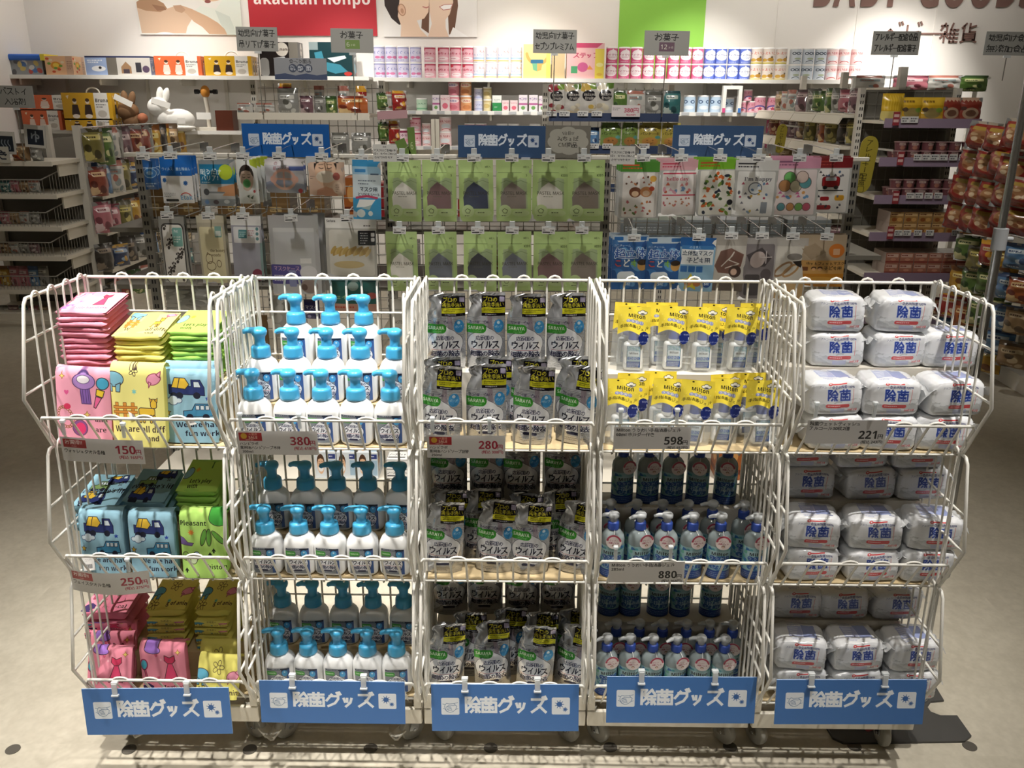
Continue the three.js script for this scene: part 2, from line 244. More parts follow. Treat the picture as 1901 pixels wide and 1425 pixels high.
// ---------------------------------------------------------------- the room
const WALL_D = 8.6, XL = at(52, 60, WALL_D).x, XR = 6.2, ZB = 3.2;
function noiseTex(n, f, wrap = true) { const d = new Uint8Array(n * n * 4); for (let y = 0; y < n; y++) for (let x = 0; x < n; x++) { const c = f(x / n, y / n), o = (y * n + x) * 4; d[o] = c[0]; d[o + 1] = c[1]; d[o + 2] = c[2]; d[o + 3] = 255; } const t = new THREE.DataTexture(d, n, n); t.magFilter = THREE.LinearFilter; t.wrapS = t.wrapT = THREE.RepeatWrapping; t.needsUpdate = true; return t; }
{
  const ft = noiseTex(512, (u, v) => { const s = vnoise(u * 24, v * 24) * 4 + vnoise(u * 90, v * 90, 3) * 5 + vnoise(u * 240, v * 240, 5) * 4; return [200 + s, 193 + s, 176 + s]; }); ft.colorSpace = THREE.SRGBColorSpace; ft.repeat.set(7, 7);
  const fr = noiseTex(256, (u, v) => { const s = 150 + vnoise(u * 20, v * 20, 9) * 30; return [s, s, s]; }); fr.repeat.set(5, 5);
  const floorMat = mat('#ffffff', { map: ft, roughnessMap: fr, roughness: 0.8 });
  const w = XR - XL + 0.4, cx = (XR + XL) / 2, d = WALL_D + ZB + 0.4, cz = (ZB - WALL_D) / 2;
  struct('floor', bx(w, 0.1, d, cx, -0.05, cz), floorMat, 'pale cream vinyl shop floor');
  const wallMat = mat('#e9e6e1', { roughness: 0.9 }), ceilMat = mat('#dedcd6', { roughness: 0.95 });
  struct('ceiling', bx(w, 0.1, d, cx, CEIL + 0.05, cz), ceilMat, 'white shop ceiling');
  struct('wall_back', bx(w, CEIL, 0.15, cx, CEIL / 2, -WALL_D - 0.075), wallMat, 'white wall behind the milk powder shelves');
  struct('wall_left', bx(0.15, CEIL, d, XL - 0.075, CEIL / 2, cz), wallMat, 'white side wall');
  struct('wall_right', bx(0.15, CEIL, d, XR + 0.075, CEIL / 2, cz), wallMat, 'white side wall');
  struct('wall_front', bx(w, CEIL, 0.15, cx, CEIL / 2, ZB + 0.075), wallMat, 'white wall facing the shelves');
  // narrow seams between the panels of the back wall
  for (const [i, px] of [1441, 1588, 1734].entries()) { const p = at(px, 60, WALL_D); struct('trim_' + (i + 1), bx(0.012, 1.4, 0.008, p.x, 2.35, -WALL_D + 0.004), wallMat, 'joint cover strip between wall panels'); }
}
// ceiling spotlights, the added fill spots among them
{
  const glow = new THREE.MeshStandardMaterial({ color: '#ffffff', emissive: '#fff6ea', emissiveIntensity: 6 }); glow.name = 'lamp_glass';
  const body = lathe([[0.075, 0], [0.06, 0.012], [0.05, 0.05], [0.05, 0.075], [0, 0.075]], 20), lens = cyl(0.046, 0.004, 0, 0.03, 0, 20);
  SPOTS.forEach(([x, D, tx, ty, tD, cd, ang, pen, size]) => {
    const t = thing('ceiling_spotlight', 'round white spotlight set into the ceiling above the displays', 'spotlight', 'ceiling spotlights');
    t.position.set(x, CEIL - 0.076, -D);
    part('housing', body, M.white, t); part('lens', lens, glow, t, 'glowing glass disc');
    const l = new THREE.SpotLight('#fff9f0', cd, 0, ang, pen, 2); l.position.set(x, CEIL - 0.08, -D); l.target.position.set(tx, ty, -tD);
    l.castShadow = true; l.shadow.radius = size; l.name = 'spot_beam'; scene.add(l, l.target);
  });
  BARS.forEach(([x, len, I]) => {
    const t = thing('wall_light_bar', 'long white light bar washing the wall above the shelves', 'light', 'wall light bars');
    t.position.set(x, CEIL - 0.07, -WALL_D + 0.75);
    part('housing', bx(len, 0.05, 0.08, 0, 0.03, 0), M.white, t); part('diffuser', bx(len - 0.02, 0.012, 0.07, 0, 0.003, 0), glow, t, 'glowing strip');
    const l = new THREE.RectAreaLight('#fff7ee', I, len - 0.04, 0.06); l.position.set(x, CEIL - 0.078, -WALL_D + 0.75); l.lookAt(x, 1.6, -WALL_D); l.name = 'bar_beam'; scene.add(l);
  });
}
// dark round stickers in a line on the floor
for (const [px, py] of [[24, 1391], [240, 1391], [464, 1391], [688, 1389], [911, 1388], [1133, 1387], [1355, 1386], [1586, 1385], [1800, 1385]]) {
  const p = onY(px, py, 0); put(solo('floor_marker', cyl(0.018, 0.002, 0, 0.001, 0, 24), mat('#5a564f', { roughness: 0.5 }), 'dark grey round marker dot on the cream floor', 'floor marker', 'marker dots in a line on the floor'), V(p.x, 0, p.z));
}
// ---------------------------------------------------------------- the five wire carts
const CART_D = 1.9, TIER = 0.338, FLOORS = [0.845, 0.507, 0.169];
const CARTX = [236, 586, 938, 1291, 1650].map((px, i) => at(px, [776, 774, 773, 765, 764][i], 1.747).x);
const zc = (d) => CART_D - d;                                        // distance from the camera -> cart z
function arcPts(a, b, up, n = 6) { const o = []; for (let i = 0; i <= n; i++) { const t = PI * i / n, c = a.clone().add(b).multiplyScalar(0.5); o.push(c.add(a.clone().sub(b).multiplyScalar(0.5 * Math.cos(t))).addScaledVector(up, Math.sin(t))); } return o; }
const cartParts = (() => {
  const R = 0.0028, RT = 0.0038, hw = 0.197, UP = V(0, 1, 0);
  // profile of a side panel, [distance, height] from the back top round the front to the back bottom
  const prof = (k) => { const dy = -TIER * k, top = k ? 0.868 + TIER * (1 - k) : 1.2; return { bt: [2.044, top - 0.006], ft: [k ? 1.762 : 1.77, top + (k ? -0.014 : -0.004)], kn: [1.712, 0.992 + dy], fb: [1.79, 0.856 + dy], bb: [2.044, 0.838 + dy] }; };
  const side = (k, s) => {
    const p = prof(k), x = s * hw, q = ([d, y]) => V(x, y, zc(d)), L = [];
    const lerp = (a, b, t) => [a[0] + (b[0] - a[0]) * t, a[1] + (b[1] - a[1]) * t];
    L.push(tube([q(p.bt), q(lerp(p.bt, p.ft, 0.96)), q([p.ft[0], p.ft[1] - 0.012]), q(p.kn), q(p.fb), q(p.bb)], RT, 7));
    const frontAt = (y) => y > p.kn[1] ? lerp(p.kn, p.ft, (y - p.kn[1]) / (p.ft[1] - p.kn[1]))[0] : lerp(p.fb, p.kn, (y - p.fb[1]) / (p.kn[1] - p.fb[1]))[0];
    const topAt = (d) => lerp(p.ft, p.bt, (d - p.ft[0]) / (p.bt[0] - p.ft[0]))[1], botAt = (d) => d < p.fb[0] ? lerp(p.kn, p.fb, (d - p.kn[0]) / (p.fb[0] - p.kn[0]))[1] : p.fb[1] - 0.018 * (d - p.fb[0]) / 0.254;
    const n = 4, a0 = 1.792, st = 0.0665;
    for (let i = 0; i < n; i++) { const d0 = a0 + i * st, d1 = d0 + 0.033, xo = x - s * 0.005; const lean = (d) => -0.02 * (2.044 - d) / 0.3; L.push(tube([V(xo, botAt(d0 + lean(d0)), zc(d0 + lean(d0))), ...arcPts(V(xo, topAt(d0) - 0.012, zc(d0)), V(xo, topAt(d1) - 0.012, zc(d1)), V(0, 0.022, 0)), V(xo, botAt(d1 + lean(d1)), zc(d1 + lean(d1)))], R)); }
    const hs = k ? [p.kn[1] + 0.075, p.kn[1] - 0.005] : [1.108, 1.0];
    for (const y of hs) L.push(seg(x, y, zc(frontAt(y)), x, y + 0.004, zc(2.044), R * 1.15));
    return merge(L);
  };
  const back = () => {
    const L = [tube([V(-hw, 1.19, zc(2.044)), V(-hw + 0.006, 1.191, zc(2.044)), V(hw - 0.006, 1.191, zc(2.044)), V(hw, 1.19, zc(2.044))], RT, 7)], z = zc(2.049);
    for (let i = 0; i < 4; i++) { const x = -0.1295 + i * 0.0745, w = 0.0375; L.push(tube([V(x, 0.15, z), ...arcPts(V(x, 1.178, z), V(x + w, 1.178, z), V(0, 0.0225, 0)), V(x + w, 0.15, z)], R)); }
    for (const x of [-0.165, 0.168]) L.push(seg(x, 0.15, z, x, 1.191, z, R));
    for (const y of [1.107, 1.0, 0.9, 0.77, 0.66, 0.56, 0.43, 0.32, 0.22]) L.push(seg(-hw, y, zc(2.046), hw, y, zc(2.046), R));
    return merge(L);
  };
  const front = (k) => {
    const dy = -TIER * k, yr = 0.939 + dy, L = [], fr = 0.186;
    const T = (x, t) => V(x, yr + (0.845 + dy - yr) * t, zc(1.747 + (1.81 - 1.747) * t));
    L.push(tube([T(-fr - 0.012, 0.9), T(-fr - 0.006, 0.12), T(-fr, 0.01), T(fr, 0.01), T(fr + 0.006, 0.12), T(fr + 0.012, 0.9)], RT * 0.9, 7));
    L.push(seg(-hw, 0.846 + dy, zc(1.81), hw, 0.846 + dy, zc(1.81), R));
    for (let i = 0; i < 4; i++) { const x = -0.126 + i * 0.0725, w = 0.036; L.push(tube([T(x, 1), T(x, 0.03), ...arcPts(T(x, 0.02), T(x + w, 0.02), V(0, 0.008, 0)), T(x + w, 0.03), T(x + w, 1)], R)); }
    L.push(seg(-0.16, yr, zc(1.747), -0.166, 0.845 + dy, zc(1.81), R), seg(0.16, yr, zc(1.747), 0.166, 0.845 + dy, zc(1.81), R));
    return merge(L);
  };
  const floorW = (k) => {
    const y = FLOORS[k] - 0.004, L = [];
    for (let i = 0; i < 8; i++) { const x = -0.168 + i * 0.048; L.push(seg(x, y, zc(1.81), x, y - 0.002, zc(2.046), R)); }
    for (let i = 0; i < 5; i++) L.push(seg(-hw, y - 0.003, zc(1.83 + i * 0.052), hw, y - 0.003, zc(1.83 + i * 0.052), R));
    return merge(L);
  };
  const post = (s) => merge([tube([V(s * hw, 0.11, zc(2.044)), V(s * hw, 1.195, zc(2.044))], 0.0058, 8), tube([V(s * hw, 0.12, zc(1.80)), V(s * hw, 0.86, zc(1.80))], 0.0032, 7)]);
  const frame = () => merge([rbx(0.405, 0.045, 0.012, 0.003, 0, 0.128, zc(1.80)), rbx(0.405, 0.045, 0.012, 0.003, 0, 0.128, zc(2.05)), rbx(0.012, 0.045, 0.25, 0.003, -hw, 0.128, zc(1.925)), rbx(0.012, 0.045, 0.25, 0.003, hw, 0.128, zc(1.925)),
    bx(0.018, 0.04, 0.004, -hw + 0.004, 0.175, zc(1.795)), bx(0.018, 0.04, 0.004, hw - 0.004, 0.175, zc(1.795))]);
  const wheel = lathe([[0, -0.011], [0.021, -0.011], [0.025, -0.008], [0.03, -0.011], [0.034, -0.007], [0.035, 0], [0.034, 0.007], [0.03, 0.011], [0.025, 0.008], [0.021, 0.011], [0, 0.011]], 28).rotateZ(PI / 2);
  const fork = merge([tr(bx(0.003, 0.05, 0.026).rotateX(-0.3), 0.015, 0.058, -0.004), tr(bx(0.003, 0.05, 0.026).rotateX(-0.3), -0.015, 0.058, -0.004), bx(0.034, 0.004, 0.04, 0, 0.084, -0.014), cyl(0.012, 0.02, 0, 0.096, -0.018, 14), cyl(0.004, 0.036, 0, 0, 0, 10).rotateZ(PI / 2).translate(0, 0.035, 0)]);
  const brake = merge([tr(rbx(0.03, 0.006, 0.03, 0.002).rotateX(0.5), 0, 0.036, 0.038), tr(rbx(0.03, 0.006, 0.014, 0.002).rotateX(-0.5), 0, 0.03, 0.054)]);
  return { sides: [0, 1, 2].map((k) => [side(k, -1), side(k, 1)]), back: back(), fronts: [0, 1, 2].map(front), floors: [0, 1, 2].map(floorW), posts: [post(-1), post(1)], frame: frame(), wheel, fork, brake, board: rbx(0.375, 0.003, 0.215, 0.001) };
})();
const CART_OF = ['print towels', 'blue-topped pump soap bottles', 'silver refill pouches', 'yellow gel packets and blue bottles', 'wet tissue packs'];
CARTX.forEach((x, i) => {
  const t = thing('wire_cart', `white wire three-basket cart holding ${CART_OF[i]}`, 'display cart', 'five wire carts in a row');
  t.position.set(x, 0, -CART_D); const c = cartParts;
  [0, 1, 2].forEach((k) => { for (const s of [0, 1]) part('side_panel', c.sides[k][s], M.wire, t); part('basket_front', c.fronts[k], M.wire, t); part('basket_floor', c.floors[k], M.wire, t); });
  part('back_panel', c.back, M.wire, t); c.posts.forEach((p) => part('corner_post', p, M.wire, t)); part('base_frame', c.frame, M.ivory, t);
  const turn = [[0.5, 0.7, -0.6, 0.4], [-0.7, -0.9, 0.5, -0.3], [0.6, 0.5, -0.5, 0.9], [0.5, 0.3, 0.3, -0.5], [0.2, -0.3, 0.6, -0.5]][i];
  [[-0.165, 1.87], [0.165, 1.87], [-0.165, 2.03], [0.165, 2.03]].forEach(([cx, d], j) => {
    const g = new THREE.Group(); g.name = 'caster'; g.position.set(cx, 0, zc(d)); g.rotation.y = turn[j] + (i === 1 ? 0 : 0.3); t.add(g);
    part('wheel', c.wheel, M.wheel, g, 'grey rubber wheel').position.y = 0.035; part('fork', c.fork, M.chrome, g); if (i < 2 && j < 2) part('brake_lever', c.brake, M.steel, g);
  });
});
const inCart = (i, x, y, d) => V(CARTX[i] + x, y, -d);
// cardboard sheets and steps inside the baskets
[0, 1, 2, 3, 4].forEach((i) => [0, 1, 2].forEach((k) => {
  put(solo('base_sheet', cartParts.board, M.board, `tan card sheet lining the ${['top', 'middle', 'bottom'][k]} basket under the ${CART_OF[i]}`, 'card sheet', 'card sheets in the baskets'), inCart(i, 0, FLOORS[k] + 0.002, 1.925));
}));
// ---------------------------------------------------------------- blue signs, price cards
function handIcon(g, x, y, s, bg, ln) {
  rrect(g, bg, x, y, s, s, s * 0.08); g.strokeStyle = ln; g.lineWidth = s * 0.022; const q = (p) => poly(g, null, p.map(([a, b]) => [x + a * s, y + b * s]), ln, s * 0.024, true);
  q([[0.08, 0.36], [0.22, 0.4], [0.3, 0.32], [0.42, 0.36], [0.7, 0.34], [0.92, 0.28]]); q([[0.1, 0.62], [0.2, 0.66], [0.3, 0.8], [0.46, 0.86], [0.64, 0.82], [0.8, 0.68], [0.93, 0.64]]);
  q([[0.3, 0.52], [0.44, 0.44], [0.66, 0.46], [0.78, 0.44]]); for (let i = 0; i < 4; i++) q([[0.26 + i * 0.03, 0.56 + i * 0.07], [0.42 + i * 0.04, 0.5 + i * 0.075], [0.54 + i * 0.02, 0.54 + i * 0.07]]); q([[0.22, 0.4], [0.18, 0.54], [0.28, 0.74]]); q([[0.7, 0.34], [0.86, 0.5], [0.8, 0.68]]);
}
function germIcon(g, x, y, s, bg, ln) {
  rrect(g, bg, x, y, s, s, s * 0.08); g.strokeStyle = ln; g.lineWidth = s * 0.035;
  for (const [cx, cy, r] of [[0.42, 0.4, 0.15], [0.74, 0.7, 0.075]]) { ell(g, ln, x + cx * s, y + cy * s, r * s, r * s); for (let i = 0; i < 9; i++) { const a = i * 0.698; g.beginPath(); g.moveTo(x + cx * s, y + cy * s); g.lineTo(x + (cx + Math.cos(a) * r * 1.6) * s, y + (cy + Math.sin(a) * r * 1.6) * s); g.stroke(); } }
}
const blueSign = art(620, 210, (g, w, h) => { fill(g, '#4678bc', 0, 0, w, h); handIcon(g, 42, 60, 76, '#e6ecf4', '#5f7ea6'); jt(g, '除菌グッズ', 138, 58, 70, '#eef3fa', { wt: 0.165, pitch: 0.99 }); germIcon(g, 506, 58, 76, '#e6ecf4', '#3a66a6'); });
const navySignArt = (bg) => art(620, 210, (g, w, h) => { fill(g, bg, 0, 0, w, h); handIcon(g, 44, 64, 76, '#c8d2e0', '#48648c'); jt(g, '除菌グッズ', 142, 60, 70, '#dfe7f2', { wt: 0.16, pitch: 0.98 }); germIcon(g, 496, 62, 76, '#c8d2e0', '#2c4a7c'); });
// sign boards clipped to the lowest basket: px of the top left and the bottom right corner
[[[151, 1275], [433, 1352], 0.024], [[481, 1262], [754, 1335], 0], [[800, 1268], [1072, 1350], 0.012], [[1127, 1254], [1396, 1338], 0.008], [[1442, 1259], [1706, 1340], 0.014]].forEach(([a, b, rz], i) => {
  const D = 1.728, p = at(a[0], a[1], D), q = at(b[0], b[1], D), w = q.x - p.x, h = [0.124, 0.112, 0.124, 0.122, 0.118][i], t = thing('blue_sign', `blue disinfectant goods sign clipped below the ${CART_OF[i]}`, 'sign', 'blue signs on the carts');
  t.position.set((p.x + q.x) / 2, p.y, -D); t.rotation.set(-0.1, 0, rz);
  part('board', tr(card(w, h, blueSign, 0.003, sw('#9fb6d6')), 0, -h / 2, 0), amat(blueSign, 'gloss'), t);
  for (const s of [-0.27, 0.22]) part('clip', merge([rbx(0.013, 0.03, 0.006, 0.002, s * w, 0.0, 0.004), rbx(0.016, 0.006, 0.012, 0.002, s * w, 0.016, 0), rbx(0.018, 0.005, 0.01, 0.002, s * w, -0.016, 0.004)]), M.frost, t, 'clear plastic clip');
});
function priceCard(o) {
  return art(360, 118, (g, w, h) => {
    fill(g, '#e9e7e6', 0, 0, w, h);
    if (o.tag) { fill(g, o.tagCol || '#b3242c', 12, 10, 102, 40); if (o.sale) { ell(g, '#e8b53a', 34, 27, 14, 14); jt(g, '大買得', 56, 13, 12, '#f0c9a8', { wt: 0.1 }); jt(g, 'SALE', 54, 24, 17, '#f0d8c0', { weight: 'bold' }); jt(g, '11/1~31', 40, 40, 9, '#f0d8c0'); } else { jt(g, 'お買得!!', 20, 14, 21, '#f6e6e4', { wt: 0.13 }); jt(g, '~1/31', 46, 38, 9, '#f0c8c4'); } }
    o.lines.forEach((s, i) => jt(g, s, 12, (o.tag ? 56 : 8) + i * (o.lh || 23), o.ls || 20, '#28282a', { wt: 0.1, sx: Math.min(1, (o.tag ? 180 : 335) / jwidth(g, s, o.ls || 20)) }));
    const c = o.col || '#b01f3c', pw = jwidth(g, o.price, 50); jt(g, o.price, 348 - 26 - pw, o.py ?? (o.tag ? 22 : 46), 52, c); jt(g, '円', 348 - 26, (o.py ?? (o.tag ? 22 : 46)) + 24, 25, c, { wt: 0.11 });
    jt(g, `(税込 ${o.tax}円)`, 350, (o.py ?? (o.tag ? 22 : 46)) + 54, 17, c, { align: 'r', wt: 0.1, weight: 'bold' });
  });
}
const CARDS = [
  [0, [110, 818], [262, 812], 46, 1, { tag: 1, lines: ['ウォッシュタオル各種'], price: '150', tax: '165' }, 'red 150 yen price card with a red corner tag on the towel cart', -0.045],
  [0, [122, 1066], [270, 1062], 42, 2, { tag: 1, tagCol: '#b8403f', lines: ['フェイスタオル各種'], price: '250', tax: '275' }, 'red 250 yen price card, bowed, on the towel cart', -0.02],
  [1, [437, 800], [588, 800], 50, 1, { tag: 1, sale: 1, ls: 16, lh: 19, lines: ['ハンドラボ', '薬用泡ハンドソープ本体', '●300ml'], price: '380', tax: '418' }, 'red 380 yen sale card under the pump soap bottles', 0],
  [2, [792, 808], [938, 808], 49, 1, { tag: 1, sale: 1, ls: 16, lh: 19, lines: ['ハンドラボ', '薬用泡ハンドソープ詰替', '●250ml'], price: '280', tax: '308' }, 'red 280 yen sale card under the silver refill pouches', 0],
  [3, [1140, 792], [1284, 792], 46, 1, { col: '#262628', lines: ['Milton うるおい手指消毒ジェル', '60ml ホルダー付き'], price: '598', tax: '657' }, 'black lettered 598 yen price card under the yellow gel packets', 0.01],
  [3, [1131, 1042], [1272, 1044], 48, 2, { col: '#262628', lines: ['Milton うるおい手指消毒ジェル', '285ml'], price: '880', tax: '968' }, 'black lettered 880 yen price card under the blue gel bottles', 0.02],
  [4, [1500, 780], [1650, 780], 49, 1, { col: '#262628', lines: ['除菌ウェットティッシュ', 'アルコール30枚2個'], price: '221', tax: '243' }, 'black lettered 221 yen price card under the wet tissue packs', 0.01],
];
CARDS.forEach(([i, a, b, hpx, tier, o, label, rz], n) => {
  const D = 1.735, p = at(a[0], a[1], D), q = at(b[0], b[1], D), w = q.x - p.x, h = w * 118 / 360, A = priceCard(o);
  const t = thing('price_card', label, 'price card'); t.position.set((p.x + q.x) / 2, (p.y + q.y) / 2, -D); t.rotation.set(0.1, 0, rz);
  const bow = n === 1 ? 0.016 : n === 0 ? 0.004 : 0.001;
  const sheet = uvTo(surf(10, 2, (u, v) => [(u - 0.5) * w, -h + v * h, bow * Math.cos((u - 0.5) * PI) - bow]), A); part('card', sheet, amat(A, 'gloss'), t);
  const sleeve = surf(10, 1, (u, v) => [(u - 0.5) * (w + 0.006), -h - 0.003 + v * (h + 0.02), bow * Math.cos((u - 0.5) * PI) - bow + 0.0015]); part('sleeve', sleeve, M.clear, t, 'clear plastic sleeve');
  for (const s of n === 1 ? [0.3] : [-0.42, 0.3]) part('clip', merge([rbx(0.008, 0.03, 0.005, 0.002, s * w, 0.022, 0.001), rbx(0.012, 0.008, 0.01, 0.003, s * w, 0.04, -0.001)]), M.frost, t, 'clear plastic clip');
});
// ---------------------------------------------------------------- cart 1: printed towels
const LINE = '#3a2a2a';
function heart(g, c, x, y, s) { g.beginPath(); g.moveTo(x, y + s * 0.8); g.bezierCurveTo(x - s * 1.3, y - s * 0.2, x - s * 0.4, y - s, x, y - s * 0.3); g.bezierCurveTo(x + s * 0.4, y - s, x + s * 1.3, y - s * 0.2, x, y + s * 0.8); g.fillStyle = c; g.fill(); }
const gem = (g, x, y, s) => poly(g, '#f2d87a', [[x, y - s], [x + s * 0.3, y - s * 0.3], [x + s, y], [x + s * 0.3, y + s * 0.3], [x, y + s], [x - s * 0.3, y + s * 0.3], [x - s, y], [x - s * 0.3, y - s * 0.3]], '#9a6a2a', 2);
function dress(g, x, y, s) { poly(g, '#d8446e', [[x - s * 0.18, y - s * 0.25], [x + s * 0.18, y - s * 0.25], [x + s * 0.6, y + s], [x - s * 0.6, y + s]], LINE, 3); poly(g, '#c9365c', [[x - s * 0.42, y - s * 0.9], [x, y - s * 0.72], [x + s * 0.42, y - s * 0.9], [x + s * 0.46, y - s * 0.5], [x + s * 0.18, y - s * 0.25], [x - s * 0.18, y - s * 0.25], [x - s * 0.46, y - s * 0.5]], LINE, 3); }
function mirror(g, x, y, s, c = '#3f9cb0') { ell(g, '#8a2f50', x, y, s * 0.55, s * 0.7, 0.3); ell(g, c, x, y, s * 0.4, s * 0.54, 0.3); poly(g, '#c04468', [[x - s * 0.02, y + s * 0.62], [x + s * 0.2, y + s * 0.56], [x + s * 0.34, y + s * 1.5], [x + s * 0.1, y + s * 1.5]], LINE, 3); }
const pinkA = art(230, 300, (g, w, h) => {
  fill(g, '#f2a6bd', 0, 0, w, h); gem(g, 34, 16, 12); g.lineJoin = 'round'; poly(g, '#8a62b4', [[108, 60], [146, 60], [152, 124], [112, 124]], '#4a3568', 3); for (const q of [118, 130, 140]) poly(g, null, [[q, 64], [q + 3, 120]], '#4a3568', 2, true); ell(g, '#b48bd0', 124, 34, 46, 32, 0, '#4a3568', 3); ell(g, '#f6f0f6', 122, 26, 26, 17, 0, '#4a3568', 2);
  ell(g, '#4fb2d8', 200, 40, 24, 24, 0, LINE, 3); poly(g, '#f0cf3a', [[176, 62], [208, 70], [200, 96], [172, 88]], LINE, 3); poly(g, '#e5669a', [[172, 92], [196, 98], [170, 140], [162, 136]], LINE, 3); heart(g, '#e05a94', 50, 80, 14);
  for (let i = 0; i < 20; i++) { const a = i / 20 * 2 * PI; ell(g, null, 40 + 30 * Math.cos(a) + 8 * Math.sin(a), 182 + 40 * Math.sin(a), 5, 6, a, '#8a5a1e', 2.5); } ell(g, '#d8365e', 50, 138, 14, 12); gem(g, 132, 168, 14); ell(g, '#8a4f8e', 100, 224, 32, 32, 0, LINE, 2); ell(g, '#dc3a70', 102, 226, 22, 24); jt(g, 'and', 164, 172, 26, LINE, { face: 'serif' }); jt(g, 'are', 164, 214, 26, LINE, { face: 'serif' });
});
const pinkB = art(250, 240, (g, w, h) => { fill(g, '#e58ca0', 0, 0, w, h); mirror(g, 22, 86, 44); dress(g, 168, 96, 66); heart(g, '#cf5c7c', 96, 36, 12); heart(g, '#cf5c7c', 98, 152, 12); ell(g, '#efb0bc', 120, 58, 6, 6); gem(g, 216, 22, 14); ell(g, '#9a6fc4', 76, 10, 44, 18, 0.1, LINE, 3); poly(g, '#3a2a5a', [[0, 200], [40, 180], [66, 196], [66, 240], [0, 240]]); jt(g, 'Magical', 104, 186, 32, LINE, { face: 'serif' }); });
const pinkC = art(250, 170, (g, w, h) => { fill(g, '#f0b4c6', 0, 0, w, h); dress(g, 176, 70, 46); ell(g, null, 24, 30, 22, 30, 0.2, '#d04a80', 5); heart(g, '#d86a98', 86, 24, 9); heart(g, '#b880b8', 74, 88, 9); poly(g, '#a070c0', [[14, 116], [60, 112], [56, 150], [6, 152]]); jt(g, 'Little hairdress', 70, 128, 20, '#c06a80', { face: 'serif' }); });
function elephant(g, x, y, s, c = '#7fb8cc') { ell(g, c, x, y, s, s * 0.66, 0, LINE, 3); poly(g, c, [[x - s * 0.7, y + s * 0.3], [x - s * 0.2, y + s * 0.5], [x - s * 0.2, y + s * 1.1], [x - s * 0.6, y + s * 1.1]], LINE, 3); poly(g, c, [[x + s * 0.2, y + s * 0.5], [x + s * 0.7, y + s * 0.3], [x + s * 0.6, y + s * 1.1], [x + s * 0.2, y + s * 1.1]], LINE, 3); }
function piglet(g, x, y, s) { ell(g, '#e79ab4', x, y, s, s * 0.7, -0.3, '#8a3a54', 3); poly(g, '#e79ab4', [[x + s * 0.4, y - s * 0.6], [x + s, y - s * 1], [x + s * 0.9, y - s * 0.2]], '#8a3a54', 3); poly(g, '#e79ab4', [[x - s * 0.7, y + s * 0.3], [x - s * 0.3, y + s * 0.5], [x - s * 0.7, y + s * 1.1]], '#8a3a54', 3); }
function dog(g, x, y, s) { rrect(g, '#e0b93a', x - s, y - s * 0.3, s * 1.6, s * 0.7, s * 0.2, LINE, 3); for (const q of [-0.95, -0.6, 0.1, 0.4]) rrect(g, '#e0b93a', x + q * s, y + s * 0.3, s * 0.2, s * 0.7, 3, LINE, 3); rrect(g, '#e0b93a', x + s * 0.2, y - s * 1.1, s * 0.6, s * 0.8, s * 0.2, LINE, 3); poly(g, '#c79a2c', [[x + s * 0.1, y - s * 1.2], [x + s * 0.4, y - s * 1], [x + s * 0.2, y - s * 0.8]], LINE, 2); poly(g, '#c79a2c', [[x + s * 0.9, y - s * 1.2], [x + s * 0.6, y - s], [x + s * 0.85, y - s * 0.8]], LINE, 2); }
const flower = (g, x, y, r) => { for (let i = 0; i < 5; i++) ell(g, null, x + r * Math.cos(i * 1.257), y + r * Math.sin(i * 1.257), r * 0.62, r * 0.45, i * 1.257, LINE, 2.5); };
function fence(g, x, y) { for (let i = 0; i < 3; i++) rrect(g, '#d6913a', x + i * 34, y, 14, 58, 2, '#7a4a1a', 2); for (const q of [14, 32]) rrect(g, '#d6913a', x - 10, y + q, 104, 10, 2, '#7a4a1a', 2); }
const yellowA = art(230, 300, (g, w, h) => { fill(g, '#ebe48c', 0, 0, w, h); elephant(g, 18, 40, 44); flower(g, 104, 8, 12); piglet(g, 190, 36, 30); star(g, '#7fc6c0', 104, 86, 12, 6); fence(g, 20, 128); dog(g, 164, 160, 44); jt(g, 'We are all different', 14, 214, 30, LINE, {}); jt(g, 'and', 150, 250, 28, LINE); });
const yellowB = art(250, 200, (g, w, h) => { fill(g, '#e2da74', 0, 0, w, h); elephant(g, 26, 90, 46, '#5fa8c4'); flower(g, 126, 50, 22); piglet(g, 214, 90, 34); star(g, '#5fb8a8', 128, 150, 14, 6); jt(g, 'g of animals', 120, 150, 30, LINE); flower(g, 40, 170, 20); });
const yellowC = art(250, 190, (g, w, h) => { fill(g, '#f0e98e', 0, 0, w, h); elephant(g, 50, 30, 40); piglet(g, 218, 30, 22); fence(g, 30, 74); dog(g, 176, 92, 34); jt(g, 'We are all different', 40, 128, 28, LINE); jt(g, 'and', 150, 158, 26, LINE); });
function mixer(g, x, y, s) { poly(g, '#22306a', [[x, y + s * 0.25], [x + s * 1.1, y + s * 0.35], [x + s * 1.1, y], [x + s * 1.55, y], [x + s * 1.75, y + s * 0.4], [x + s * 1.75, y + s * 0.85], [x, y + s * 0.75]], '#15182c', 3); poly(g, '#e0b93a', [[x + s * 0.12, y + s * 0.4], [x + s * 0.3, y - s * 0.12], [x + s * 0.8, y - s * 0.1], [x + s, y + s * 0.25], [x + s * 0.8, y + s * 0.5]], '#15182c', 3); poly(g, null, [[x + s * 0.55, y - s * 0.1], [x + s * 0.42, y + s * 0.45]], '#15182c', 3, true); poly(g, '#cfdbe2', [[x + s * 1.22, y + s * 0.1], [x + s * 1.48, y + s * 0.1], [x + s * 1.58, y + s * 0.4], [x + s * 1.22, y + s * 0.4]], '#15182c', 2); for (const q of [0.22, 0.5, 1.35]) ell(g, '#15182c', x + q * s, y + s * 0.85, s * 0.18, s * 0.18); }
